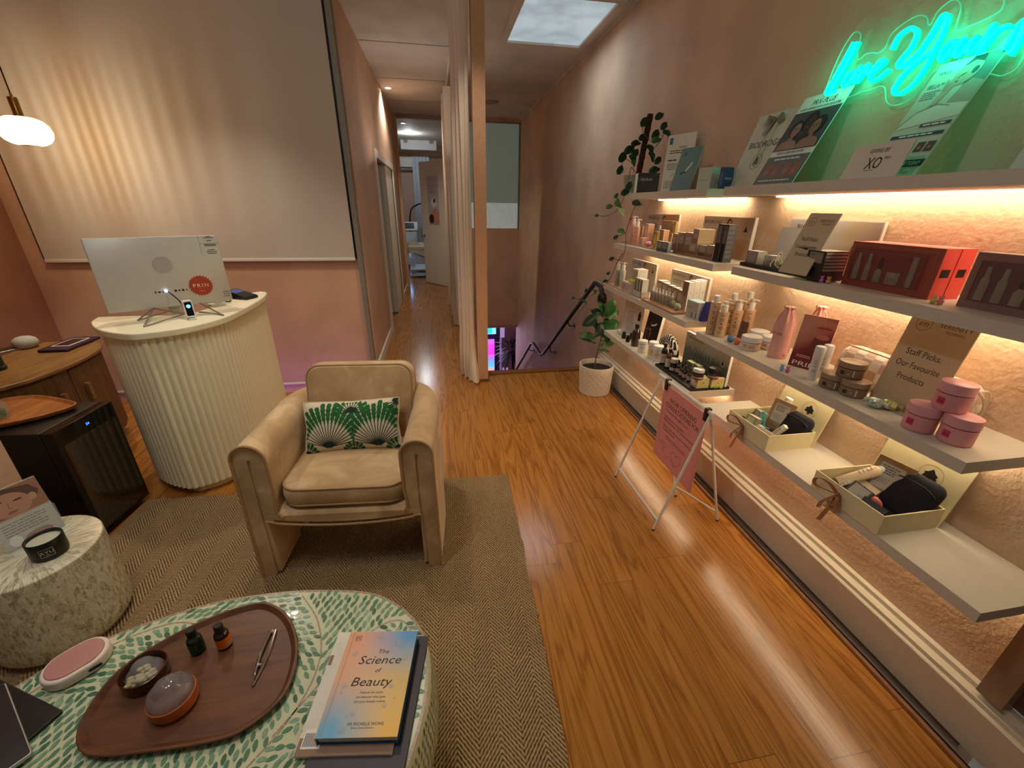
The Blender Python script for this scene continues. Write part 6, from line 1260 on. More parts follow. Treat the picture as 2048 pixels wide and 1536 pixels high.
for i, (px, py, lab, m) in enumerate(((1346, 617, 'farther of the two beside the vials', (140, 144, 108)), (1354, 622, 'nearer of the two beside the vials', (158, 164, 150)))):
    p = onZ(px, py, zt); g = G(); g.ball((0, 0, .0205), .0205, mat(m, .45, var=.25, scale=120, bump=.3), 16, 10); solo('bath_ball', g, 'grey green marbled ball, ' + lab, 'ornament', (p.x + .008, p.y + .019, zt), group='marbled balls')
bx('gift_carton', 'white carton with a pale blue top on the third far shelf', 'box', Z, (1391.5, 641), 606.5, 1370, 1411, (K(176, 168, 156), K(220, 224, 224), K(176, 212, 228)), [('ft', 'biodroga', .34, .62, .07, INKD, .4), ('f', .5, .08, .62, .34, K(110, 104, 116)), ('f', .76, .06, .84, .46, K(196, 192, 184)), ('f', .86, .06, .93, .40, K(96, 92, 110)), ('f', 0, .90, 1, 1, K(170, 200, 212))])
c = onZ(1391.5, 641, Z); t = thing('pouch', 'royal blue zip pouch standing against the near end of the white and blue carton', 'pouch', (c.x + .058, c.y - .014, Z), 0.06); h_ = solve(2, (c.x + .03, c.y - .02, 0), py=605) - Z
BLU = mat((48, 52, 140), .75, var=.12, scale=150)
g = G(); L = []
for i in range(9): v = i / 8; L.append([(x, y, h_ * v) for x, y in rrect(.092 - .03 * v ** 2, .024 - .012 * v, .008, 4)])
g.loops(L, BLU, True); part('body', g, t); g = G(); g.tube([(-.034, 0, h_ + .001), (.034, 0, h_ + .001)], .0025, mat((30, 34, 96), .5), 6); g.tube([(-.044, -.0105, h_ * .42), (.044, -.0105, h_ * .42)], .0012, mat((30, 34, 96), .5), 5); part('zip', g, t)
wallcard('display_card', 'narrow BIODROGA card with a woman in red, on the third far shelf', Z, 1.495, (1265, 517), (1315, 528), biod((K(196, 180, 164), SKN, HAIR, K(170, 70, 56), K(186, 180, 174))), .012)
wallcard('display_card', 'wide BIODROGA card mostly hidden behind the tall white cartons', Z, 1.52, (1345, 538), (1421, 557), biod((K(206, 178, 146), SKN, HAIR, K(190, 128, 100), K(206, 198, 184))), .016)

# ---- far column, lowest shelf
Z = SH['L3'][0]
def infosheet(g, w, h):
    rect(g, -w * .38, 0.0, w / 2, h, K(214, 204, 200), Y0); para(g, -w * .3, w * .4, h * .93, 5, h * .045, h * .012, GREYM, Y0 - .0004, 3); para(g, -w * .3, w * .1, h * .66, 9, h * .045, h * .012, GREYM, Y0 - .0004, 4); para(g, -w * .3, w * .2, h * .22, 4, h * .045, h * .012, GREYM, Y0 - .0004, 5)
    x, z = w * .32, h * .46; rect(g, x - w * .07, z, x + w * .07, z + h * .17, K(52, 32, 28), Y0 - .0006); shape(g, [(x - w * .07, z + h * .17), (x + w * .07, z + h * .17), (x + w * .03, z + h * .22), (x - w * .03, z + h * .22)], K(52, 32, 28), Y0 - .0006); rect(g, x - w * .03, z + h * .22, x + w * .03, z + h * .26, INKD, Y0 - .0006)
card('leaflet', 'white leaflet with a small brown bottle printed on it, behind the amber bottles', 'leaflet', Z, (1241, 662), (1278, 677), 606, .08, infosheet, .004, K(206, 196, 190), height=.27)
def blackcard(g, w, h): g.text('LA MAV', h * .05, CARD, T(0, Y0, h * .86), width=w * .5); line(g, [(-w * .2, h * .5), (w * .1, h * .52), (w * .22, h * .57)], w * .09, CARD, Y0)
t = card('brochure_box', 'black brochure stand with white sides, behind the nearer amber bottle', 'brochure', Z, (1284, 674), (1309, 684), 632, .16, blackcard, .03, CARD, height=.26)
for ch in t.children:
    if ch.name.startswith('board'):
        g = G(); g.rail(0, 0, 0, 0, 0, 0, BLK2)
g = G(); w_ = (onZ(1309, 684, Z) - onZ(1284, 674, Z)).length; g.rail(-w_ / 2, w_ / 2, -.0006, 0.0, 0, .26, BLK2); part('front_cover', g, t)
p = onZ(1240, 670, Z); g = G(); g.lathe([(.022, 0), (.03, .004), (.034, .03), (.033, .034), (.030, .03), (.027, .008), (0, .006)], mat((220, 228, 220), .04, var=0, alpha=.25, coat=.6), 24); solo('glass_dish', g, 'small clear glass dish at the far left of the lowest far shelf', 'dish', (p.x + .02, p.y + .03, Z))
for i, (px, py, lab) in enumerate(((1247, 678, 'leftmost'), (1255, 685, 'nearest'), (1262, 680, 'rightmost'))):
    c, r_, h = round_at(Z, px, py, 9, False, py - 14); g = G(); g.lathe([(r_ * .8, 0), (r_, .004), (r_, h * .6), (r_ * .8, h * .62), (r_ * .8, h), (0, h)], BLK2, 14, False); solo('black_pot', g, 'tiny black pot, %s of three beside the tall amber bottles' % lab, 'jar', (c.x, c.y, Z), group='tiny black pots')
AMB = mat((52, 24, 12), .1, var=.08, coat=.7); LABW = K(206, 196, 186)
def amber(name, label, z, px, py, top, w, body=AMB, lab=None, cap=BLK2, hb=.62, group=None, neck=.42):
    c, r_, h = round_at(z, px, py, w, False, top); t = thing(name, label, 'bottle', (c.x, c.y, z), facing(c), group)
    g = G(); g.lathe([(r_ * .92, 0), (r_, .003), (r_, h * hb), (r_ * .85, h * (hb + .09)), (r_ * neck, h * (hb + .16)), (r_ * neck, h * .86)], body, 22); part('body', g, t)
    g = G(); g.lathe([(r_ * (neck + .08), h * .82), (r_ * (neck + .08), h * .985), (r_ * neck, h), (0, h)], cap, 16); part('cap', g, t)
    if lab is not None: g = G(); wrap(g, r_, -PI / 2 - 1.0, -PI / 2 + 1.1, h * .08, h * hb * .82, lab, 10); wrap(g, r_, -PI / 2 - .6, -PI / 2 + .6, h * .38, h * .40, GREYM, 5, .0012); wrap(g, r_, -PI / 2 - .6, -PI / 2 + .3, h * .30, h * .315, GREYM, 5, .0012); part('label', g, t)
    return t
amber('amber_bottle', 'tall dark amber bottle nearer the shelf edge on the lowest far shelf', Z, 1269, 694, 648, 17, group='plain amber bottles')
amber('amber_bottle', 'tall dark amber bottle in front of the black brochure stand', Z, 1297, 684, 644, 20, group='plain amber bottles')
def band(c1, z0=.2, z1=.62):
    def f(g, r_, h): wrap(g, r_, -PI * .95, -.05, h * z0, h * z1, c1, 16); wrap(g, r_, -PI / 2 - .5, -PI / 2 + .4, h * .48, h * .50, GREYM, 4, .0012); wrap(g, r_, -PI / 2 - .5, -PI / 2 + .2, h * .40, h * .42, GREYM, 4, .0012)
    return f
WPL = mat((236, 230, 220), .35, var=.02)
for px, py, top, w, lab, m in ((1283, 707, 683, 19.5, 'plain white supplement jar, leftmost of the three', K(236, 232, 228)), (1303, 718, 686, 20.5, 'supplement jar with a beige label, middle of the three', K(222, 196, 156)), (1313, 724, 694, 22, 'supplement jar with a peach label, nearest of the three', K(228, 206, 186))):
    jar('supplement_jar', lab, Z, px, py, top, w, WPL, WCAP, band(m), 'white supplement jars', .26)
def zebra():
    s = NT('zebra_print'); v = s.mapped(); X, Y, Z_ = s.xyz(v); n1 = s.noise(v, 22, 2); w = s.math('SINE', s.math('ADD', s.math('MULTIPLY', s.math('ADD', X, s.math('MULTIPLY', Z_, .5)), 330), s.math('MULTIPLY', n1, 9))); c = s.ramp(w, [(.45, (22, 20, 20)), (.55, (232, 226, 214))]); s.l(c, s.p.inputs['Base Color']); s.p.inputs['Roughness'].default_value = .8; return s.m
p = onZ(1345, 716, Z); g = G(); L = []
for i in range(15):
    v = i / 14; a_ = PI * v; cx_, cz_ = -.075 * math.cos(a_), .06 + .075 * math.sin(a_) * .9; L.append([(cx_ + .026 * math.cos(q) * math.cos(a_) * -1 * (1 + .2 * math.sin(5 * q + 3 * v)), .030 * math.sin(q) * (1 + .15 * math.sin(7 * v)), cz_ + .024 * math.cos(q) * math.sin(a_) * (1 + .2 * math.sin(4 * q + 5 * v)) - .045 * (1 - math.sin(a_)) * 0.8) for q in [2 * PI * k / 14 for k in range(14)]])
g.loops(L, zebra(), True); solo('zebra_headband', g, 'zebra-print padded headband behind the white jars', 'headband', (1.46, p.y + .03, Z + .001), RZS)
zt = lip_tray('display_tray', 'black slate-like tray with the small dark bottles on the lowest far shelf', Z, (1381, 783), 1310, 1458, BLK2, .014)
amber('label_bottle', 'dark green bottle with a pale label, farthest on the black tray', zt, 1325, 729, 686, 13, mat((24, 34, 20), .12, coat=.6), LABW)
amber('label_bottle', 'amber bottle with a pale label, second on the black tray', zt, 1335, 737, 697, 15, mat((92, 50, 16), .12, coat=.6), LABW)
jar('cream_jar', 'black cream jar with a silver lid, behind the row of droppers', zt, 1345, 743, 719, 15, BLK2, mat((196, 200, 206), .25, .5), band(LABW, .06, .30))
for i, (px, py) in enumerate(((1354, 747), (1361, 753), (1367, 758), (1377, 763))):
    amber('dropper_bottle', '%s small dark dropper bottle from the far end of the black tray' % ORD[i], zt, px, py, py - 27, 9.5, mat((30, 18, 14), .12, coat=.6), K(190, 160, 148), BLK2, .48, 'small dropper bottles', .34)
LIM = K(186, 186, 118)
bx('carton', 'pale olive carton in the back row of the black tray, farther one', 'box', zt, (1382, 745), 727, 1371, 1391, (K(138, 138, 92), K(150, 150, 96), K(222, 222, 168)), [('f', .1, .2, .9, .9, K(120, 120, 80))]); bx('carton', 'pale olive carton in the back row of the black tray, nearer one', 'box', zt, (1394, 750), 733, 1385, 1404, (K(138, 138, 92), K(150, 150, 96), K(222, 222, 168)), [('f', .1, .2, .9, .9, K(120, 120, 80))])
for near, top, left, right, jp, jt, lab in (((1392.5, 777.5), 758, 1380, 1416, (1394, 757.5), 737, 'left'), ((1421, 777), 758, 1417, 1446, (1425, 756), 735, 'right')):
    bx('carton', '%s olive green carton under a black jar on the black tray' % lab, 'box', zt, near, top, left, right, (K(176, 160, 132), K(184, 182, 116), K(206, 204, 140)), [('f', .12, .2, .9, .9, K(206, 186, 174)), ('tree', 's', .5, .55, .16, INKD)] + ([('s', .25, .7, .7, 1.0, K(226, 160, 116), .0003)] if lab == 'right' else []), 'olive cartons under jars')
    c = onZ(*near, zt); h_ = solve(2, (c.x, c.y, 0), py=top) - zt
    jar('cream_jar', 'round black cream jar with a pale lid standing on the %s olive carton' % lab, zt + h_, jp[0], jp[1] + 3, jt + 4, 24, BLK2, mat((206, 206, 206), .2, .3) if lab == 'left' else BLK2, band(K(150, 124, 116), .12, .30), 'jars on cartons', .30)
p = onZ(1436, 779, zt); g = G(); rnd = random.Random(3)
for k in range(14): g.ball((rnd.uniform(-.03, .03), rnd.uniform(-.008, .008), .005 + rnd.uniform(0, .004)), (.008, .004, .005), mat((150, 160, 60), .5, var=.3), 7, 4)
solo('moss', g, 'strip of lime green decorative moss at the near edge of the black tray', 'moss', (p.x, p.y + .015, zt), RZS + 1.4)
def landscape(g, w, h):
    s = NT('misty_lake_print'); X, Y, Zz = s.xyz(s.mapped(coord='Generated')); n1 = s.noise(s.mapped((14, 14, 4), coord='Generated'), 1.5, 4); c = s.ramp(s.math('ADD', Zz, s.math('MULTIPLY', s.math('SUBTRACT', n1, .5), .35)), [(0, (74, 84, 60)), (.3, (80, 92, 96)), (.5, (96, 108, 110)), (.72, (176, 182, 172)), (1, (196, 196, 184))]); s.l(c, s.p.inputs['Base Color'])
    rect(g, -w / 2 + .003, .003, w / 2 - .003, h - .003, s.m, Y0); g.text('BIODROGA', h * .07, INKD, T(-w * .25, Y0 - .0006, h * .88), width=w * .34); disc(g, w * .38, h * .62, w * .05, w * .05, K(176, 176, 170), Y0 - .0006); shape(g, [(w * .355, h * .57), (w * .405, h * .57), (w * .38, h * .70)], INKD, Y0 - .0009)
    for k in range(9): x = -w * .2 + w * .06 * k; shape(g, [(x - .008, h * .40), (x + .008, h * .40), (x, h * (.55 + .05 * (k % 3)))], K(58, 70, 70), Y0 - .0004)
wallcard('display_card', 'BIODROGA card with a misty lake landscape, behind the black tray', Z, 1.50, (1374, 667), (1466, 700), landscape, .014)

# ---- near column, red gift sets
Z = SH['R1'][0]
zt = lip_tray('display_tray', 'flat black tray at the far end of the shelf with the red gift sets', Z, (1634, 561), 1479, 1688, BLK2, .015, .20)
bx('carton', 'grey carton of face cream at the far end of the black tray', 'box', zt, (1511, 529), 503.5, 1490, 1529, (K(136, 126, 114), K(190, 186, 176), K(230, 228, 222)), [('f', .12, .1, .86, .9, K(166, 154, 142)), ('f', .2, .7, .7, .74, GREYM, .0008)])
jar('cream_jar', 'glassy grey cream jar beside the face cream carton on the black tray', zt, 1540, 534, 511, 34, mat((150, 146, 138), .15, coat=.5), mat((190, 186, 178), .12, .3), None, None, .5)
p = onZ(1577, 539, zt); g = G(); g.lathe([(0, 0), (.012, .004), (.020, .016), (.018, .028), (.008, .036), (0, .038)], mat((190, 170, 40), .45, var=.25, bump=.4, scale=160), 16, M=RX(-1.2) @ T(0, 0, -.018)); solo('lemon_ornament', g, 'yellow ribbed lemon-like ornament beside the black cream cartons', 'ornament', (p.x + .01, p.y + .02, zt + .019), .6)
p = onZ(1560, 537, zt); g = G(); RB = mat((206, 216, 160), .4)
for k in range(6): a_ = k * 1.05; g.tube(smooth_path([(0, 0, .004), (.014 * math.cos(a_), .014 * math.sin(a_), .022 + .004 * k), (.028 * math.cos(a_ + .4), .028 * math.sin(a_ + .4), .016), (.030 * math.cos(a_ + .9), .030 * math.sin(a_ + .9), .003)], 5), .0016, RB, 5)
g.tube([(.012 * math.cos(2 * PI * i / 16), .003, .045 + .017 * math.sin(2 * PI * i / 16)) for i in range(16)], .0018, mat((226, 222, 206), .4), 5, closed=True); solo('curled_ribbon', g, 'curls of pale ribbon tied beside the yellow ornament', 'ribbon', (p.x + .005, p.y + .02, zt))
def staff(g, w, h):
    n = 28; cx, cz, r_ = -w * .27, h * .86, w * .12; BRN2 = K(120, 96, 74); line(g, [(cx + r_ * math.cos(2 * PI * i / n), cz + r_ * math.sin(2 * PI * i / n)) for i in range(n + 1)], .0012, BRN2, Y0); g.text('sm', r_ * .8, BRN2, T(cx, Y0 - .0003, cz), shear=.3); line(g, [(-w * .08, cz), (-w * .05, cz)], .001, BRN2, Y0)
    g.text('SERENITY', h * .042, BRN2, T(w * .20, Y0, h * .88), width=w * .46); g.text('MOSMAN', h * .026, BRN2, T(w * .22, Y0, h * .825), width=w * .26)
    for i, (txt, wd) in enumerate((('Staff Picks.', .56), ('Our Favourite', .70), ('Products', .44))): g.text(txt, h * .062, K(92, 76, 62), T(-w * .03, Y0, h * (.58 - .125 * i)), width=w * wd)
SIGN = K(206, 188, 156)
card('staff_sign', 'smaller Staff Picks sign leaning behind the black cream cartons', 'sign', Z + .016, (1556, 543), (1611, 553), 428, .36, staff, .003, SIGN)
bx('carton', 'narrow black cream carton, left of the two on the black tray', 'box', zt, (1600, 551), 496, 1585, 1612, (BLK2, BLK2, K(60, 60, 60)), [('f', .14, .50, .88, .94, K(136, 128, 114)), ('f', .22, .84, .5, .87, INKD, .0008), ('f', .2, .42, .7, .44, GREYM)], None, .03)
bx('carton', 'wide black cream carton with stacked pale strips on its end', 'box', Z + .004, (1636, 563), 503.5, 1601.5, 1681, (BLK2, K(66, 52, 46), K(176, 172, 166)), [('f', .14, .60, .88, .95, K(140, 132, 116)), ('f', .2, .86, .45, .88, INKD, .0008), ('f', .14, .48, .6, .51, GREYM), ('f', .14, .43, .5, .45, GREYM)] + [('s', .03, .34 + .11 * k, .97, .41 + .11 * k, K(166, 150, 140)) for k in range(6)], None, .14)
def bear(label, z, px, py, col, s_=.017):
    p = onZ(px, py, z); m = mat(col, .12, var=.05, coat=.6); g = G(); s2 = s_
    g.ball((0, 0, .42 * s2), (.42 * s2, .36 * s2, .45 * s2), m, 12, 7); g.ball((0, -.02 * s2, 1.05 * s2), (.34 * s2, .30 * s2, .32 * s2), m, 12, 7); g.ball((0, -.28 * s2, 1.0 * s2), (.14 * s2, .12 * s2, .1 * s2), m, 8, 5)
    for e in (-1, 1): g.ball((e * .26 * s2, 0, 1.36 * s2), .12 * s2, m, 8, 5); g.ball((e * .40 * s2, -.12 * s2, .62 * s2), (.12 * s2, .22 * s2, .12 * s2), m, 8, 5); g.ball((e * .24 * s2, -.34 * s2, .14 * s2), (.15 * s2, .24 * s2, .13 * s2), m, 8, 5)
    return solo('gummy_bear', g, label, 'ornament', (p.x, p.y + .006, z), facing(p))
bear('lilac translucent bear figure beside the black cartons', Z, 1644, 566, (206, 130, 190)); bear('peach translucent bear figure beside the red gift set', Z, 1658, 568, (232, 160, 120)); bear('yellow translucent bear figure between the gift sets', Z, 1869, 608, (214, 204, 120)); bear('pink translucent bear figure between the gift sets', Z, 1883, 610, (232, 150, 140))
def giftset(label, near, top, left, right, front, side, tray_, p=None, size=None, dep=None):
    if size is None:
        c = onZ(*near, Z); h = solve(2, (c.x, c.y, 0), py=top) - Z; w = abs(solve(1, (c.x, 0, Z), px=left) - c.y); d = abs(solve(0, (0, c.y, Z), px=right) - c.x); p = (c.x + d / 2, c.y + w / 2, Z)
    else: w, d, h = size
    t = thing('gift_set', label, 'gift set', p, RZS, 'boxed gift sets'); fr = .055 * w; z0, z1 = h * .14, h * .86
    g = G(); g.rail(-w / 2, w / 2, -d / 2 + .002, d / 2, 0, h, side); g.rail(-w / 2, w / 2, -d / 2, -d / 2 + .002, 0, z0, front); g.rail(-w / 2, w / 2, -d / 2, -d / 2 + .002, z1, h, front); g.rail(-w / 2, -w / 2 + fr, -d / 2, -d / 2 + .002, z0, z1, front); g.rail(w / 2 - fr * 2.2, w / 2, -d / 2, -d / 2 + .002, z0, z1, front)
    for (ax, az, bx_, bz) in ((-w * .47, h * .10, -w * .47, h * .93), (-w * .47, h * .93, -w * .2, h * .93), (w * .1, h * .93, w * .44, h * .93), (w * .44, h * .93, w * .44, h * .06), (w * .44, h * .06, w * .3, h * .06)): line(g, [(ax, az), (bx_, bz)], .0012, K(176, 104, 84), -d / 2 - .0005)
    g.text('BIODROGA', h * .05, K(186, 116, 96), T(-w * .06, -d / 2 - .0006, h * .925), width=w * .2); g.rail(w / 2, w / 2 + .0008, -d * .28, d * .30, h * .44, h * .60, BLK2); part('box', g, t)
    g = G(); g.rail(-w / 2 + fr, w / 2 - fr * 2.2, -d / 2 + .0016, -d / 2 + .0026, z0, z1, tray_); part('inlay', g, t)
    iw = w - 3.2 * fr; x0 = -w / 2 + fr; GB = mat((150, 140, 122), .3, var=.08); yb_ = -d / 2 - .001; sc_ = z1 - z0
    for k, (u, wd, hh, kind) in enumerate(((.10, .085, .92, 'tube'), (.26, .085, .92, 'tube'), (.43, .10, .82, 'drop'), (.64, .17, .40, 'pot'), (.86, .075, .95, 'stick'))):
        x = x0 + iw * u; r_ = iw * wd * .52; zb = z0 + .004; H_ = sc_ * hh * .9; g = G()
        M_ = T(x, yb_ + .001, zb) @ Matrix.Diagonal((1, .30, 1, 1))
        if kind == 'drop': g.lathe([(r_, 0), (r_, H_ * .42), (r_ * .45, H_ * .54), (r_ * .4, H_ * .56)], GB, 16, M=M_); g.lathe([(r_ * .5, H_ * .55), (r_ * .5, H_ * .75), (r_ * .32, H_ * .77), (r_ * .3, H_), (0, H_)], BLK2, 12, M=M_)
        elif kind == 'pot': g.lathe([(r_ * .9, 0), (r_, .003), (r_, H_ * .6)], GB, 18, M=M_); g.lathe([(r_ * 1.02, H_ * .6), (r_ * 1.02, H_), (0, H_)], mat((170, 164, 150), .25, .3), 18, M=M_)
        else: g.lathe([(r_, 0), (r_, H_ * (.62 if kind == 'tube' else .34)), (r_ * (.6 if kind == 'tube' else .96), H_ * (.70 if kind == 'tube' else .36)), (r_ * (.55 if kind == 'tube' else .96), H_), (0, H_)], GB, 14, M=M_)
        part(('tube', 'tube', 'dropper_bottle', 'cream_pot', 'stick')[k], g, t)
    g = G(); g.rail(-w / 2 + fr, w / 2 - fr * 2.2, -d / 2 - .0125, -d / 2 - .0122, z0, z1, mat((150, 110, 100), .05, var=0, alpha=.10, coat=.5)); part('window', g, t); return t, (w, d, h), p
RF, RS = mat((146, 66, 54), .45, var=.05), mat((236, 84, 78), .45, var=.03)
t, sz, p1 = giftset('front red boxed gift set with five products behind its window', (1852.6, 600), 498, 1681, 1882, RF, RS, K(128, 52, 46))
bx('gift_box', 'second red gift box directly behind the front red set', 'box', Z, None, None, None, None, (RS, RS, K(250, 150, 140)), [('s', .22, .44, .78, .60, BLK2)], 'boxed gift sets', p=(p1[0] + sz[1] + .004, p1[1], Z), size=(sz[0], min(sz[1], WALL - .006 - (p1[0] + sz[1] / 2 + .004)), sz[2]))
yy = yat(1911, p1[0] - sz[1] / 2, Z); giftset('mauve brown boxed gift set at the right edge of the picture', None, None, None, None, mat((134, 100, 92), .45, var=.05), mat((150, 112, 104), .45), K(104, 62, 62), p=(p1[0], yy - sz[0] / 2, Z), size=sz)
def faintcard(g, w, h):
    s = NT('faded_print'); X, Y, Zz = s.xyz(s.mapped(coord='Generated')); c = s.ramp(s.math('ADD', X, s.math('MULTIPLY', Zz, -.15)), [(0, (206, 200, 206)), (.45, (222, 220, 216)), (.62, (206, 190, 160)), (.8, (176, 160, 150)), (1, (150, 130, 126))]); s.l(c, s.p.inputs['Base Color']); rect(g, -w / 2 + .004, .004, w / 2 - .004, h - .004, s.m, Y0); g.text('BIODROGA', h * .10, K(96, 90, 86), T(-w * .18, Y0 - .0006, h * .84), width=w * .42); disc(g, w * .36, h * .45, w * .10, h * .22, K(150, 110, 92), Y0 - .0004)
wallcard('display_card', 'large BIODROGA card half hidden by the smaller Staff Picks sign', Z, 1.545, (1583, 437), (1773, 443), faintcard, .012)
card('leaflet', 'grey leaflet between the wall card and the smaller Staff Picks sign', 'leaflet', Z, (1541, 514), (1596, 520), 457, .12, lambda g, w, h: rect(g, -w / 2, 0, w / 2, h, K(176, 172, 170), Y0), .003, K(196, 192, 190))

# ---- near column, pink jars
Z = SH['R3'][0]
HON = mat((214, 178, 140), .25, var=.05, coat=.3)
for px, py, top, w, noz, hb, lab in ((1419, 670, 591, 20, False, .84, 'tall honey bottle with a flat white cap, farthest left'), (1453, 668, 587, 20, False, .84, 'tall honey bottle with a flat white cap, middle of the back row'), (1482, 664, 584, 21, False, .84, 'tall honey bottle with a flat white cap, rightmost of the back row'), (1437, 675, 603, 23, True, .72, 'honey pump bottle, leftmost of the front row'), (1465, 672, 600, 21.5, True, .72, 'honey pump bottle, middle of the front row'), (1489, 666, 598, 21.5, True, .72, 'honey pump bottle, rightmost of the front row')):
    bottle('pump_bottle' if noz else 'toner_bottle', lab, Z, px, py, top, w, HON, noz, 'honey coloured bottles', hb)
card('sachet', 'small brown sachet leaning in front of the honey pump bottles', 'sachet', Z, (1473, 675), (1487, 681), 643, .08, lambda g, w, h: (rect(g, -w / 2, 0, w / 2, h, K(112, 84, 66), Y0), shape(g, [(-w * .1, h * .62), (w * .1, h * .62), (0, h * .74)], INKD, Y0 - .0004), para(g, -w * .35, w * .35, h * .4, 2, h * .06, h * .02, K(70, 50, 40), Y0 - .0004)), .004, K(112, 84, 66), height=.085)
for px, py, c_, lab in ((1462, 686, (92, 132, 176), 'blue crinkled ball in front of the honey bottles'), (1475, 691, (226, 124, 92), 'orange crinkled ball in front of the honey bottles')):
    rock('paper_ball', lab, Z, px, py, .0165, mat(c_, .55, var=.3, scale=90, bump=.5), 1.0, px)
def wj(g, r_, h): wrap(g, r_, -PI * .95, -.05, h * .10, h * .52, K(226, 200, 178), 14); wrap(g, r_, -PI / 2 - .7, -PI / 2 - .3, h * .38, h * .41, INKD, 4, .0012); wrap(g, r_, -PI / 2 - .7, -PI / 2 - .35, h * .26, h * .29, INKD, 4, .0012); wrap(g, r_, -PI / 2 - .1, -PI / 2 + .5, h * .2, h * .45, K(206, 170, 146), 5, .0010)
jar('cream_jar', 'wide white body butter jar at the front of its group of three', Z, 1497, 703, 676, 43, WPL, WCAP, wj, 'wide white jars', .40)
jar('cream_jar', 'wide white body butter jar at the back of its group of three', Z, 1513, 690, 665, 42, WPL, WCAP, wj, 'wide white jars', .40); jar('cream_jar', 'wide white body butter jar half hidden by the pink drawstring bag', Z, 1537, 702, 676, 42, WPL, WCAP, wj, 'wide white jars', .40)
CLO = mat((232, 176, 166), .85, var=.05, scale=60)
def drawbag(label, px, py, top, w, txt):
    c, r_, h = round_at(Z, px, py, w, False, top); r_ *= .92; t = thing('drawstring_bag', label, 'bag', (c.x, c.y, Z), facing(c), 'pink drawstring bags'); g = G(); L = []
    for v, k in ((0, .90), (.02, .98), (.10, 1.0), (.3, .97), (.5, .95), (.66, .93), (.76, .84), (.86, .66), (.93, .46), (.955, .42), (.98, .50), (1.0, .56)):
        L.append([(r_ * k * math.cos(q) * (1 + .45 * max(0, v - .55) * math.sin(8 * q + 2 * v) + .02 * math.sin(3 * q + 9 * v)), r_ * k * math.sin(q) * .92 * (1 + .45 * max(0, v - .55) * math.sin(8 * q + 2 * v)), h * v + h * .012 * math.sin(8 * q) * (v > .9)) for q in [2 * PI * i / 36 for i in range(36)]])
    g.loops(L, CLO, True); part('cloth', g, t)
    g = G(); CRD = mat((240, 206, 196), .7)
    for sg in (-1, 1): g.tube(smooth_path([(sg * r_ * .38, 0, h * .94), (sg * r_ * .8, -.01, h * .84), (sg * r_ * 1.08, -.005, h * .62), (sg * r_ * 1.06, 0, h * .45 if sg < 0 else h * .12)], 5), .0022, CRD, 5)
    part('cord', g, t); g = G()
    if txt: wraptext(g, 'PRIN', r_ * .98, -PI / 2 - .75, h * .50, h * .055, INKD, .0012, 1.5)
    g.poly([(r_ * .62, -r_ * .80, h * .07), (r_ * .72, -r_ * .72, h * .06), (r_ * .76, -r_ * .70, h * .11), (r_ * .66, -r_ * .79, h * .12)], K(186, 74, 76)); part('label', g, t)
drawbag('pink drawstring bag in front of the maroon lips poster, lettered on its side', 1551, 719, 614, 44, True); drawbag('pink drawstring bag behind the maroon lips poster', 1609, 716, 613, 42, False)
def lips(g, w, h):
    s = NT('lips_print'); X, Y, Zz = s.xyz(s.mapped(coord='Generated')); c = s.ramp(s.math('ADD', s.math('MULTIPLY', X, -.45), Zz), [(-.0, (92, 26, 26)), (.22, (120, 44, 40)), (.45, (186, 116, 100)), (.7, (200, 136, 118))]); s.l(c, s.p.inputs['Base Color']); rect(g, -w / 2, 0, w / 2, h, s.m, Y0)
    shape(g, [(-w * .02, h * .80), (w * .12, h * .835), (w * .20, h * .825), (w * .30, h * .84), (w * .42, h * .80), (w * .30, h * .80), (w * .12, h * .795)], K(166, 74, 66), Y0 - .0005); shape(g, [(-w * .02, h * .80), (w * .12, h * .79), (w * .42, h * .797), (w * .32, h * .745), (w * .14, h * .735)], K(192, 98, 86), Y0 - .0005); line(g, [(-w * .03, h * .80), (w * .14, h * .793), (w * .43, h * .798)], .002, K(96, 30, 30), Y0 - .0008)
    shape(g, [(w * .02, h * .62), (w * .40, h * .60), (w * .42, h * .30), (w * .1, h * .34), (-w * .06, h * .45)], K(110, 52, 44), Y0 - .0003); disc(g, w * .22, h * .64, w * .20, h * .05, K(190, 112, 98), Y0 - .0004)
    para(g, -w * .34, w * .1, h * .235, 2, h * .03, h * .014, K(226, 180, 172), Y0 - .0005, 3); rect(g, -w / 2, 0, w / 2, h * .19, K(122, 40, 38), Y0 - .0003); g.text('PRIN', h * .085, CARD, T(-w * .02, Y0 - .0008, h * .085), width=w * .74)
card('poster', 'maroon card with a close-up of lips behind the two white tubes', 'poster', Z, (1575, 729), (1639, 747), 641, .12, lips, .006, K(226, 168, 162))
for px, py, top, w, lab in ((1621, 761, 692, 22.5, 'white upright tube nearer the shelf edge, before the maroon card'), (1638, 756, 689, 22.5, 'white upright tube farther back, before the maroon card')):
    c, r_, h = round_at(Z, px, py, w, False, top); t = thing('cream_tube', lab, 'tube', (c.x, c.y, Z), facing(c), 'white tubes'); g = G(); g.lathe([(r_ * .92, 0), (r_ * .95, .003), (r_ * .95, h * .62)], WPL, 22); part('body', g, t); g = G(); g.lathe([(r_ * .97, h * .62), (r_, h * .63), (r_, h * .95), (r_ * .9, h * .985), (r_ * .6, h), (0, h)], WCAP, 22); part('cap', g, t); g = G()
    for q in (.58, .50, .42, .30, .26): wrap(g, r_ * .95, -PI / 2 - .5, -PI / 2 + .45 - q * .4, h * q, h * (q + .012), GREYM, 5)
    part('print', g, t)
bear('blue translucent bear figure before the maroon card', Z, 1565, 742, (130, 184, 206)); bear('magenta translucent bear figure before the maroon card', Z, 1576, 746, (206, 110, 176))
MOC = mat((146, 120, 94), .4, var=.04); MOCL = mat((158, 132, 104), .38, var=.04)
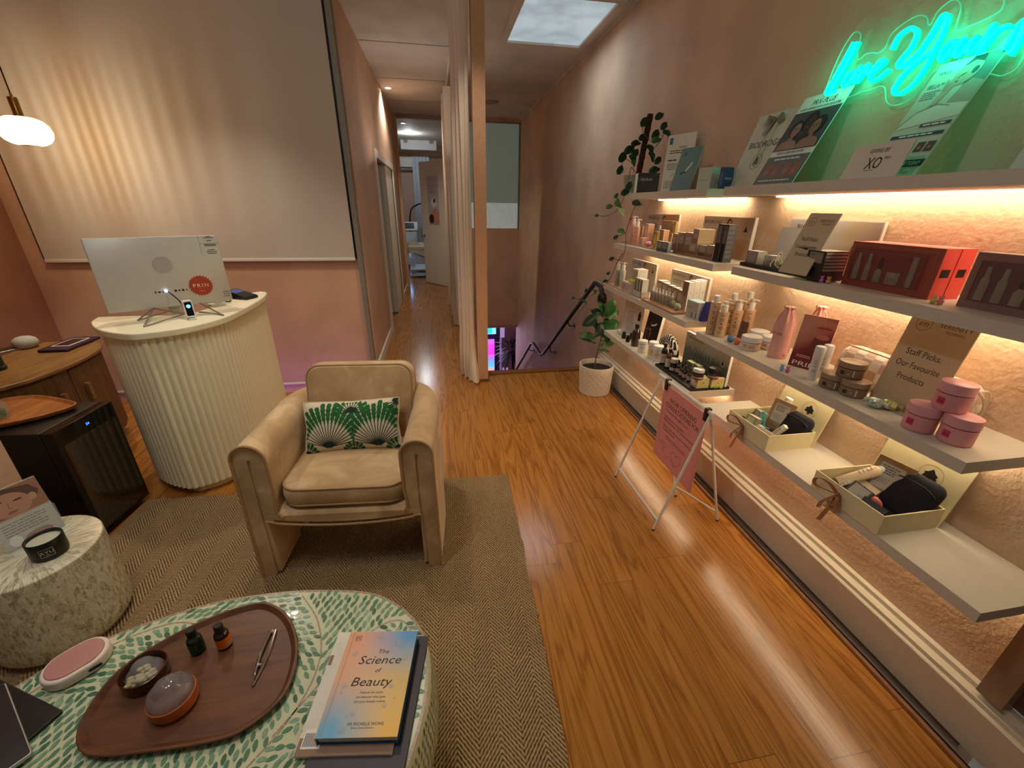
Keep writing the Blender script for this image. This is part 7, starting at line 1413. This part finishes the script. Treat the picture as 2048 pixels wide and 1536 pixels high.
def mj(g, r_, h): wrap(g, r_, -PI / 2 - .75, -PI / 2 - .40, h * .22, h * .46, K(66, 44, 34), 5); wrap(g, r_, -PI / 2 - .14, -PI / 2 - .06, h * .28, h * .34, CARD, 2); wrap(g, r_, -PI / 2 + .22, -PI / 2 + .30, h * .16, h * .54, CARD, 2)
t, c1, r1, h1 = jar('body_jar', 'brown body cream jar at the lower left of the stack of three', Z, 1659, 781, 752, 58, MOC, MOCL, mj, 'stacked brown jars', .36)
t, c2, r2, h2 = jar('body_jar', 'brown body cream jar at the lower right of the stack of three', Z, 1701, 797, 769, 62, MOC, MOCL, mj, 'stacked brown jars', .36, (c1 + (onZ(1701, 797, Z) - onZ(1659, 781, Z)), r1, h1))
jar('body_jar', 'brown body cream jar on top of the stack of three', Z + h1, 0 + 1685, 752, 722, 60, MOC, MOCL, mj, 'stacked brown jars', .36, (((c1 + c2) / 2) + Vector((.012, .0, 0)), r1, h1))
def check():
    s = NT('check_quilt'); v = s.mapped((30, 30, 30)); ck = s.n('TexChecker'); ck.inputs['Scale'].default_value = 1.0; ck.inputs['Color1'].default_value = lin((236, 226, 208)) + (1,); ck.inputs['Color2'].default_value = lin((212, 176, 156)) + (1,); s.l(v, ck.inputs['Vector']); s.l(ck.outputs['Color'], s.p.inputs['Base Color']); s.p.inputs['Roughness'].default_value = .7; return s.m
CHK = check()
def toilet(label, y0, y1, x0, h, zipp):
    w, d = y1 - y0, .098; t = thing('toiletry_bag', label, 'bag', (x0 + d / 2, (y0 + y1) / 2, Z), RZS, 'checked toiletry bags'); g = G(); L = []
    for i in range(11): v = i / 10; q = .010 * (2 * v - 1) ** 4 + .006 * (v > .5) * (v - .5); L.append([(x, y, h * v) for x, y in rrect(w - 2 * q, d - 2 * q - .02 * v * v, .018, 5)])
    for k in (.6, .25): L.append([(x * k, y * k, h + .006 * (1 - k)) for x, y in rrect(w, d - .03, .02, 5)])
    g.loops(L, CHK, True); part('quilted_body', g, t)
    g = G(); PI2 = mat((206, 190, 166), .6); rr = [(x, z + h * .5) for x, z in rrect(d * .86, h * .86, .03, 6)]
    g.tube([(w / 2 + .001, x, z) for x, z in rr], .0025, PI2, 6, closed=True); g.tube(smooth_path([(w / 2 + .003, -.02, h * .96), (w / 2 + .014, .0, h * .75), (w / 2 + .012, .02, h * .45), (w / 2 + .003, .03, h * .30)], 5), .004, PI2, 6); g.tube([(-w / 2 + .02, -d * .2, h + .004), (w / 2 - .01, -d * .2, h + .004)], .0028, PI2, 6); part('zip_and_piping', g, t)
xq = onZ(1948, 849, Z); toilet('checked quilted toiletry bag right of the larger Staff Picks sign', xq.y, xq.y + .20, WALL - .104, .118, True)
yy = yat(1766, 1.44, Z + .1); toilet('checked quilted toiletry bag left of the larger Staff Picks sign, behind the brown jars', max(yy - .02, xq.y + .225), max(yy - .02, xq.y + .225) + .19, WALL - .104, .118, True)
ya, yb2 = yat(1737, 1.405, Z), yat(1851, 1.405, Z)
t = card_at('staff_sign', 'larger Staff Picks acrylic sign standing between the brown and pink jars', 'sign', (1.405, (ya + yb2) / 2, Z + .001), RZS, ya - yb2, .312, .16, staff, .003, mat((212, 190, 156), .3, var=.02, alpha=.9))
g = G(); wv = ya - yb2; g.rail(-wv / 2, wv / 2, -.03, .0, 0, .003, mat((220, 214, 196), .05, var=0, alpha=.35), RX(.16)); part('foot', g, t)
FOIL = ((196, 214, 204), (206, 204, 140))
for i, (px, py, lab) in enumerate(((1746, 818, 'teal and silver foil wrapped sweet beside the larger sign'), (1774, 822, 'yellow green foil wrapped sweet beside the larger sign'))):
    p = onZ(px, py, Z); g = G(); rnd = random.Random(i); L = []
    for v, k in ((-1.5, .5), (-1.15, .35), (-1.0, .25), (-.8, .8), (-.4, 1), (0, 1.05), (.4, 1), (.8, .8), (1.0, .25), (1.15, .35), (1.5, .5)): L.append([(.021 * v, .0165 * k * math.cos(q) * (1 + rnd.uniform(-.15, .15)), .0165 + .0165 * k * math.sin(q) * (1 + rnd.uniform(-.12, .05))) for q in [2 * PI * j / 12 for j in range(12)]])
    g.loops(L, mat(FOIL[i], .25, .5, var=.4, scale=130, bump=.5), True); solo('wrapped_sweet', g, lab, 'sweet', (p.x + .012, p.y + .008, Z + .001), -1.2 + .2 * i)
PKJ = mat((222, 156, 158), .4, var=.03); PKL = mat((228, 166, 170), .36, var=.03)
def pj(g, r_, h): wrap(g, r_, -PI / 2 - .80, -PI / 2 - .32, h * .24, h * .48, K(196, 60, 92), 6); wrap(g, r_, -PI / 2 - .72, -PI / 2 - .40, h * .33, h * .36, K(150, 34, 66), 4, .0012)
t, c1, r1, h1 = jar('body_jar', 'pink body scrub jar at the lower left of its stack', Z, 1829, 866, 816, 76, PKJ, PKL, pj, 'stacked pink jars', .36)
q = c1 + (onZ(1893, 889, Z) - onZ(1829, 866, Z)); q = c1 + (q - c1).normalized() * max((q - c1).length, 2 * r1 + .002); jar('body_jar', 'pink body scrub jar at the lower right of its stack', Z, 1893, 889, 844, 76, PKJ, PKL, pj, 'stacked pink jars', .36, (q, r1, h1))
jar('body_jar', 'pink body scrub jar on top of its stack', Z + h1, 1885, 832, 790, 76, PKJ, PKL, pj, 'stacked pink jars', .36, ((c1 + q) / 2 + Vector((.010, .004, 0)), r1, h1))

# ---- near column, gift boxes on the lowest shelf
Z = SH['R4'][0]
CRB = mat((224, 214, 172), .55, var=.03); CRB2 = mat((196, 172, 132), .55, var=.03)
def openbox(label, near, top, left, right, who):
    c = onZ(*near, Z); h = solve(2, (c.x, c.y, 0), py=top) - Z; w = abs(solve(1, (c.x, 0, Z), px=left) - c.y); d = min(abs(solve(0, (0, c.y, Z), px=right) - c.x), WALL - .06 - c.x); o = Vector((c.x + d / 2, c.y + w / 2, Z)); t = thing('gift_box', label, 'gift box', tuple(o), RZS, 'open gift boxes'); e = .004
    g = G(); g.rail(-w / 2, w / 2, -d / 2, d / 2, 0, .003, CRB)
    for b in ((-w / 2, w / 2, -d / 2, -d / 2 + e), (-w / 2, w / 2, d / 2 - e, d / 2), (-w / 2, -w / 2 + e, -d / 2 + e, d / 2 - e), (w / 2 - e, w / 2, -d / 2 + e, d / 2 - e)): g.rail(*b, 0.003, h, CRB)
    part('tray', g, t)
    g = G(); g.rail(-w / 2 + e, w / 2 - e, -d / 2 + e, d / 2 - e, .0032, .006, mat((60, 50, 46), .9, var=.5, scale=90)); part('tissue_lining', g, t)
    lh = .205; Ml = T(0, d / 2 + .002, 0) @ RX(-math.atan2(max(.01, WALL - .008 - (c.x + d) - .004), lh + .03))
    g = G(); g.rail(-w / 2 - .003, w / 2 + .003, 0, .004, 0.0, lh + .03, CRB, Ml); lid = part('lid', g, t)
    g = G(); n = 30; cx, cz, r_ = w * .14, lh * .66, .034
    q = G(); line(q, [(cx + r_ * math.cos(2 * PI * i / n), cz + r_ * math.sin(2 * PI * i / n)) for i in range(n + 1)], .0018, K(176, 158, 120), -.0006); s_ = .022
    shape(q, [(cx - s_, cz - .5 * s_), (cx - .2 * s_, cz - .5 * s_), (cx - .2 * s_, cz - .9 * s_), (cx + .2 * s_, cz - .9 * s_), (cx + .2 * s_, cz - .5 * s_), (cx + s_, cz - .5 * s_), (cx + .75 * s_, cz - .1 * s_), (cx + .9 * s_, cz + .2 * s_), (cx + .45 * s_, cz + .45 * s_), (cx, cz + 1.0 * s_), (cx - .45 * s_, cz + .45 * s_), (cx - .9 * s_, cz + .2 * s_), (cx - .75 * s_, cz - .1 * s_)], INKD, -.0009)
    for f, k in zip(q.f, q.mi): g.add([q.v[i] for i in f], [tuple(range(len(f)))], q.mats[k], False, Ml)
    part('tree_emblem', g, lid)
    SATB = mat((150, 96, 62), .35, var=.15, scale=50, sheen=.3); g = G(); yr = -d / 2 - .006; kx = -w * .08
    def ribn(pts, wd): 
        P = smooth_path(pts, 5); g.add([v for p in P for v in ((p.x - wd * .5, p.y, p.z - wd * .3), (p.x + wd * .5, p.y - .004, p.z + wd * .3))], [(2 * i, 2 * i + 1, 2 * i + 3, 2 * i + 2) for i in range(len(P) - 1)], SATB, True)
    zk = h * .62
    ribn([(kx, yr, zk), (kx - .03, yr - .015, zk + .028), (kx - .07, yr - .02, zk + .02), (kx - .075, yr - .012, zk - .012), (kx - .03, yr - .006, zk - .006), (kx, yr, zk)], .018); ribn([(kx, yr, zk), (kx + .015, yr - .018, zk - .01), (kx + .012, yr - .022, zk - .035), (kx - .015, yr - .012, zk - .03), (kx, yr, zk)], .016); ribn([(kx, yr, zk), (kx + .004, yr - .01, zk - .04), (kx - .004, yr - .014, -.02), (kx - .018, yr - .016, -.075)], .020); ribn([(kx, yr, zk), (kx - .03, yr - .012, zk - .05), (kx - .035, yr - .014, -.035)], .018); g.ball((kx, yr - .004, zk), (.009, .007, .009), SATB, 10, 6); part('ribbon_bow', g, t, 'brown satin bow')
    def at(u, v, z): return o + Vector((-d / 2 + v * d, w / 2 - u * w, z))   # u: 0 left .. 1 right for the reader, v: 0 front .. 1 back
    return t, w, d, h, at
def kraft(label, p, rz, lean, s_=.115):
    def f(g, w, h): rect(g, -w * .34, h * .26, w * .30, h * .88, K(196, 188, 176), Y0); para(g, -w * .28, w * .2, h * .80, 4, h * .055, h * .022, K(90, 80, 74), Y0 - .0004, 4); para(g, -w * .28, w * .15, h * .5, 3, h * .05, h * .014, GREYM, Y0 - .0004, 5); g.text('biodroga', h * .045, K(90, 70, 56), T(-w * .06, Y0 - .0004, h * .12))
    card_at('sachet', label, 'sachet', p, rz, s_ * .86, s_ * 1.15, lean, f, .006, K(160, 132, 100))
NAVY = mat((26, 26, 34), .85, var=.2, scale=120)
def wash(label, p, rz, lean, w, h):
    t = thing('cosmetic_pouch', label, 'pouch', M=T(*p) @ RZ(rz) @ RX(-lean)); g = G(); L = []
    for y, q in ((0, .016), (.004, .006), (.012, 0), (.024, 0), (.032, .006), (.036, .016)): L.append([(x, y, z + h / 2) for x, z in rrect(w - 2 * q, h - 2 * q, .03, 6)])
    g.loops(list(reversed(L)), NAVY, True); part('body', g, t); g = G(); g.tube(smooth_path([(-w * .46, .0, h * .75), (-w * .2, -.004, h * .80), (w * .2, -.004, h * .80), (w * .46, .0, h * .72)], 5), .0022, mat((10, 10, 14), .4), 6); part('zip', g, t)
def small(name, label, cat, p, size, mats, dec=(), R=None, group=None):
    o = bx(name, label, cat, p[2], None, None, None, None, mats, dec, group, p=tuple(p), size=size)
    if R is not None: o.matrix_world = T(*p) @ RZ(RZS) @ R
    return o
def squeezetube(label, p, R, L_=.13):
    t = thing('squeeze_tube', label, 'tube', M=T(*p) @ RZ(RZS) @ R); g = G(); g.loops([[(.019 * k * math.cos(q), .019 * f * math.sin(q), L_ * v) for q in [2 * PI * i / 20 for i in range(20)]] for v, k, f in ((0, 1.15, .06), (.05, 1.15, .12), (.4, 1.05, .65), (.8, 1, 1), (.84, .8, .8))], mat((224, 196, 160), .4), True); part('body', g, t); g = G(); g.lathe([(.0155, L_ * .84), (.0155, L_ * 1.02), (0, L_ * 1.02)], WCAP, 16); part('cap', g, t); g = G()
    for k in range(4): rect(g, -.006, L_ * (.45 + .08 * k), .008, L_ * (.47 + .08 * k), GREYM, -.0195)
    part('print', g, t)
t, w, d, h, at = openbox('cream gift box with a brown bow and raised lid, farther of the two', (1529, 904), 873, 1453, 1621, 1)
wash('dark navy pouch propped in the farther gift box', at(.72, .66, .008), RZS, .42, min(.15, w * .50), .13); kraft('kraft sachet with a white label in the farther gift box', at(.40, .72, .012), RZS + .22, .30)
squeezetube('beige squeeze tube leaning at the back of the farther gift box', at(.22, .86, .012), RX(-.25) @ RY(.15), .14)
small('carton', 'green carton lying in front in the farther gift box', 'box', at(.27, .28, .006), (.05, .045, .062), (K(134, 138, 104), K(150, 152, 116), K(190, 186, 166)), [('tree', 'f', .7, .3, .12, INKD), ('f', .2, .5, .8, .9, K(176, 172, 152))], RX(-.35) @ RZ(.3)); small('carton', 'green carton tilted at the far end of the farther gift box', 'box', at(.12, .60, .006), (.045, .045, .062), (K(134, 132, 108), K(150, 152, 116), K(160, 158, 130)), [('f', .15, .3, .85, .9, K(170, 164, 148))], RX(-.3) @ RZ(-.2))
small('carton', 'flat pinkish carton lying at the front of the farther gift box', 'box', at(.66, .20, .012), (.075, .03, .045), (K(216, 186, 164), K(226, 200, 180), K(222, 200, 186)), [('f', .25, .2, .9, .9, K(200, 192, 180))], RX(-.5) @ RZ(.15))
small('slim_carton', 'slim white carton standing slanted in the farther gift box', 'box', at(.66, .42, .012), (.018, .018, .085), (CARD, CARD, CARD), [('f', .15, .2, .85, .8, K(176, 168, 160))], RX(-.3) @ RY(.45))
p = at(.46, .34, .006); g = G(); g.ball((0, 0, .021), .021, mat((186, 206, 206), .4, var=.35, scale=110), 16, 10); solo('bath_ball', g, 'pale blue marbled ball in the farther gift box', 'ornament', tuple(p))
p = at(.36, .50, .02); g = G(); g.tube(smooth_path([(0, 0, 0), (.0, .012, .03), (.008, .03, .055), (.014, .022, .06), (.008, .006, .035), (0, -.008, .01), (.01, -.03, .008)], 5), .0042, mat((66, 150, 160), .35), 7); solo('ribbon_curl', g, 'curl of teal ribbon in the farther gift box', 'ribbon', tuple(p))
p = at(.10, .30, .010); amb = thing('mini_bottle', 'small black bottle lying at the far front corner of the farther gift box', 'bottle', M=T(p.x, p.y, p.z + .016) @ RZ(-.4) @ RX(PI / 2 - .2)); g = G(); g.lathe([(.013, -.02), (.013, .018), (.006, .024), (.006, .03)], BLK2, 16); part('body', g, amb); g = G(); g.lathe([(.008, .028), (.008, .045), (0, .045)], mat((40, 40, 42), .3), 14); part('cap', g, amb)
t, w, d, h, at = openbox('cream gift box with a brown bow and raised lid, nearer of the two', (1752, 1071), 1034, 1621, 1873, 2)
wash('black pouch propped in the nearer gift box', at(.70, .62, .008), RZS, .42, min(.17, w * .55), .15); kraft('kraft sachet with a white label in the nearer gift box', at(.44, .66, .012), RZS + .20, .32, .125)
squeezetube('beige squeeze tube lying slanted in the nearer gift box', at(.10, .35, .030), RX(-.95) @ RY(.35), .15)
small('flat_packet', 'flat cream packet with a small mark beside the squeeze tube', 'packet', at(.30, .50, .016), (.075, .012, .05), (K(214, 196, 164), K(214, 196, 164), CARD), [('tree', 'f', .5, .6, .12, INKD)], RX(-.95) @ RZ(.2))
small('carton', 'dark grey green carton with a pale label in the nearer gift box', 'box', at(.46, .16, .012), (.062, .05, .07), (K(70, 78, 72), K(40, 42, 42), K(120, 126, 116)), [('f', .1, .42, .9, .95, K(178, 172, 160)), ('f', .55, .5, .8, .54, GREYM, .0009)], RX(-.75) @ RZ(.25))
small('carton', 'black glossy carton at the near front corner of the nearer gift box', 'box', at(.72, .16, .012), (.07, .04, .05), (BLK2, BLK2, K(40, 40, 42)), [('f', .3, .15, .7, .22, GREYM)], RX(-.6) @ RZ(.2))
p = at(.62, .34, .012); g = G(); g.ball((0, 0, .026), (.026, .016, .026), mat((206, 104, 92), .4, var=.4, scale=70), 18, 10); solo('foil_sweet', g, 'round red patterned foil sweet in the nearer gift box', 'sweet', tuple(p), RZS + .3)
p = at(.20, .14, .030); g = G(); g.ball((0, 0, 0), (.030, .016, .013), mat((206, 196, 90), .5, var=.25, scale=90), 16, 9); solo('egg_sweet', g, 'yellow speckled egg sweet at the front edge of the nearer gift box', 'sweet', (p.x, p.y, p.z), RZS + .2)
p = at(.52, .34, .03); g = G(); g.ball((0, 0, 0), .02, mat((140, 170, 150), .35, var=.35, scale=120), 14, 9); solo('bath_ball', g, 'dark teal marbled ball behind the grey green carton in the nearer gift box', 'ornament', tuple(p))
p = at(.36, .06, h); g = G(); g.tube(smooth_path([(.02, .01, -.01), (.004, .004, .006), (-.006, 0, .004), (-.010, 0, -.03), (-.006, -.004, -.055)], 5), .0016, mat((206, 196, 176), .4), 6); g.tube(smooth_path([(.02, .0, .002), (.012, .012, .012), (.02, .022, .004), (.03, .01, .010), (.022, -.004, .004)], 5), .0015, mat((206, 206, 200), .4), 6); solo('bead_cord', g, 'pale beaded cord hanging over the front edge of the nearer gift box', 'cord', (p.x - .0, p.y, p.z + .002))

# ---- treatment room, seen through the open door
def at3(x, y, Y_): return onY(x, y, Y_)
p = at3(810, 326, 12.3); g = G(); slab(g, .46, .20, .03, 0, .30, WHITE, .02, 4); g.rail(-.20, .20, -.105, -.095, .02, .06, mat((60, 60, 60), .5)); solo('air_conditioner', g, 'white wall-mounted air conditioner in the treatment room', 'air conditioner', (p.x, 12.37, p.z - .15))
a = at3(823, 308, 11.9); b = at3(839, 308, 11.9); g = G()
g.grid(lambda u, v: (a.x + (b.x - a.x + .22) * u, 11.9 + .03 * math.sin(u * 30), .05 + 2.55 * v), 40, 4, mat((196, 204, 214), .8)); solo('curtain', g, 'cool white curtain hanging in the treatment room', 'curtain')
p = at3(838, 300, 11.6); g = G(); g.rail(-.42, .42, -.04, .04, 0, .26, mat((206, 206, 204), .6)); g.lathe([(.05, 0), (.05, .02), (0, .02)], GREYM, 14, M=T(-.30, -.04, .18) @ RX(PI / 2)); g.lathe([(.05, 0), (.05, .02), (0, .02)], GREYM, 14, M=T(.30, -.04, .18) @ RX(PI / 2)); solo('curtain_track_box', g, 'pale box with two round knobs above the treatment room curtain', 'box', (p.x, 11.6, p.z))
p = at3(826, 566, 10.6); bz = 0
t = thing('treatment_machine', 'white beauty machine with a tilted screen and a black arm in the treatment room', 'machine', (at3(823, 500, 11.5).x, 11.5, 0)); MW = mat((214, 222, 228), .35)
g = G(); slab(g, .36, .34, .05, .06, .86, MW, .02, 4); part('body', g, t); g = G(); g.rail(-.20, .20, -.015, .015, 0, .22, MW, T(0, -.16, .90) @ RX(-.5)); hd = part('screen_head', g, t); g = G(); g.rail(-.14, .12, -.018, -.0155, .04, .19, mat((60, 66, 70), .2), T(0, -.16, .90) @ RX(-.5)); part('screen', g, hd)
g = G(); g.tube(smooth_path([(.0, .05, .86), (.03, .03, 1.22), (.10, 0, 1.42), (.30, -.05, 1.52), (.42, -.08, 1.50)], 5), .018, BLK2, 8); part('arm', g, t); g = G()
for sx in (-1, 1):
    for sy in (-1, 1): g.lathe([(.03, 0), (.04, .06)], BLK2, 10, c=(.14 * sx, .13 * sy))
part('feet', g, t)
c = at3(838, 505, 10.3); t = thing('treatment_bed', 'treatment bed with a cream blanket in the treatment room', 'bed', (c.x + .10, 10.55, 0)); g = G(); slab(g, .62, .9, .06, .12, .55, mat((206, 214, 220), .4), .02, 4); part('base', g, t); g = G(); slab(g, .72, 1.0, .08, .55, .64, WHITE, .03, 4); part('mattress', g, t); g = G()
g.grid(lambda u, v: (-.40 + .8 * u, -.52 + .9 * v, .66 + .05 * math.sin(7 * u + 3 * v) + .03 * math.sin(11 * v) - .22 * max(0, .12 - v) / .12 - .10 * max(0, .1 - u) / .1), 24, 24, mat((222, 212, 178), .8)); part('blanket', g, t)
c = at3(836, 548, 9.7); t = thing('foot_pedal_cart', 'low white cart with a slanted top lit blue beside the treatment bed', 'cart', (c.x, 9.75, 0)); BLW = mat((186, 210, 236), .35); g = G(); slab(g, .34, .26, .03, .03, .07, BLW, .01, 4); part('base', g, t); g = G(); g.rail(-.14, -.05, -.05, .05, .07, .42, BLW); part('column', g, t); g = G(); g.rail(-.17, .17, -.12, .12, 0, .03, BLW, T(.02, -.05, .20) @ RX(.35)); part('tread', g, t)
dl = T(.17, 8.38, 0) @ RZ(math.atan2(.62, -.44))
def doorposter(g, w, h):
    rect(g, -w / 2, 0, w / 2, h, K(186, 182, 190), Y0); g.text('SMOOTHER SKIN', h * .03, K(110, 104, 110), T(0, Y0 - .0005, h * .80), width=w * .7); g.text('EXPERIENCE', h * .03, K(110, 104, 110), T(0, Y0 - .0005, h * .75), width=w * .5); para(g, -w * .35, w * .35, h * .69, 2, h * .03, h * .012, GREYM, Y0 - .0005, 2, .2, True)
    disc(g, w * .05, h * .46, w * .24, h * .10, K(236, 234, 232), Y0 - .0006); disc(g, w * .10, h * .50, w * .10, h * .045, K(60, 40, 34), Y0 - .0009); shape(g, [(-w * .45, h * .02), (w * .46, 0), (w * .48, h * .26), (w * .2, h * .36), (-w * .1, h * .30), (-w * .4, h * .18)], K(196, 142, 120), Y0 - .0008); disc(g, -w * .22, h * .12, w * .22, h * .10, K(52, 32, 28), Y0 - .0012)
t = card_at('poster', 'grey beauty poster with a resting woman on the open treatment room door', 'poster', (0, 0, 0), 0, .36, .84, 0, doorposter, .004)
t.matrix_world = dl @ T(.36, .0245, 1.15) @ RZ(PI)
# ================================================================= LIGHT AND CAMERA
def lamp_(name, kind, loc, energy, col, target=None, **kw):
    d = bpy.data.lights.new(name, kind); d.energy = energy; d.color = col
    for k, v in kw.items(): setattr(d, k, v)
    o = bpy.data.objects.new(name, d); C.objects.link(o); o.location = loc
    if target is not None: o.rotation_euler = (Vector(target) - Vector(loc)).to_track_quat('-Z', 'Y').to_euler()
    return o
WARM = (1.0, 0.80, 0.56); SOFT = (1.0, 0.87, 0.71)
lamp_('pendant_light', 'POINT', (pc.x, pc.y, pc.z - 0.004), 20, (1, .82, .58), shadow_soft_size=0.006)
for x, y, e in ((-0.50, 0.95, 15), (-1.9, 1.0, 4), (-1.60, 2.9, 26), (-0.55, 2.1, 22), (0.25, 3.0, 12)):
    lamp_('ceiling_spot', 'SPOT', (x, y, 2.88), e * 2.2, SOFT, (x, y, 0), spot_size=1.75, spot_blend=0.7, shadow_soft_size=0.05)
lamp_('corridor_light', 'SPOT', (-0.52, 6.73, 2.88), 60, (1, .92, .8), (-0.52, 6.73, 0), spot_size=2.4, spot_blend=0.7, shadow_soft_size=0.04)
for q_ in (q1, q2): lamp_('room_light', 'POINT', (q_.x, q_.y, 2.84), 22, (.86, .95, 1), shadow_soft_size=0.06)
lamp_('cart_glow', 'POINT', (-0.75, 10.3, 0.55), 7, (.25, .55, 1), shadow_soft_size=0.15)
lamp_('shop_glow', 'AREA', (-1.5, 3.7, -0.45), 7, (.65, .2, 1), (-1.5, 3.86, 0.4), size=1.6)
lamp_('stair_glow', 'AREA', (0.9, 10.4, -1.6), 30, (.8, .6, 1), (1.1, 7, -1.2), size=1.2)
w = bpy.data.worlds.new('evening'); bpy.context.scene.world = w; w.use_nodes = True
w.node_tree.nodes['Background'].inputs[0].default_value = (0.72, 0.62, 0.52, 1); w.node_tree.nodes['Background'].inputs[1].default_value = 0.16
cam = bpy.data.cameras.new('camera'); cam.sensor_fit = 'HORIZONTAL'; cam.sensor_width = 36; cam.lens = 36 * FOC / 2048; cam.clip_start = 0.02
co = bpy.data.objects.new('camera', cam); C.objects.link(co)
co.matrix_world = Matrix(((RT.x, UP.x, -FW.x, 0), (RT.y, UP.y, -FW.y, 0), (RT.z, UP.z, -FW.z, EYE), (0, 0, 0, 1)))
sc = bpy.context.scene; sc.camera = co
sc.view_settings.view_transform = 'Standard'; sc.view_settings.look = 'None'; sc.view_settings.exposure = 0.0
cy = sc.cycles; cy.use_denoising = True; cy.max_bounces = 7; cy.diffuse_bounces = 4; cy.glossy_bounces = 3; cy.transmission_bounces = 4; cy.transparent_max_bounces = 10; cy.caustics_reflective = False; cy.caustics_refractive = False; cy.sample_clamp_indirect = 4.0; cy.use_adaptive_sampling = True; cy.adaptive_threshold = 0.02

for x_, y_ in ((1670, 140), (1725, 145), (1800, 130), (1860, 90), (1915, 95), (1975, 80), (2040, 70)):
    q_ = onX(x_, y_, 1.50); lamp_('neon_glow', 'POINT', tuple(q_), 0.36, (.0, 1.0, .55), shadow_soft_size=0.02)
lamp_('skylight_glow', 'AREA', (0.95, 4.3, CEIL - 0.10), 6, (.75, .88, 1), (1.08, 4.3, 0), size=0.7)
lamp_('corridor_fill', 'AREA', (-0.2, 5.2, 1.9), 2.5, (1, .88, .75), (-0.2, 5.0, 3), size=0.6)
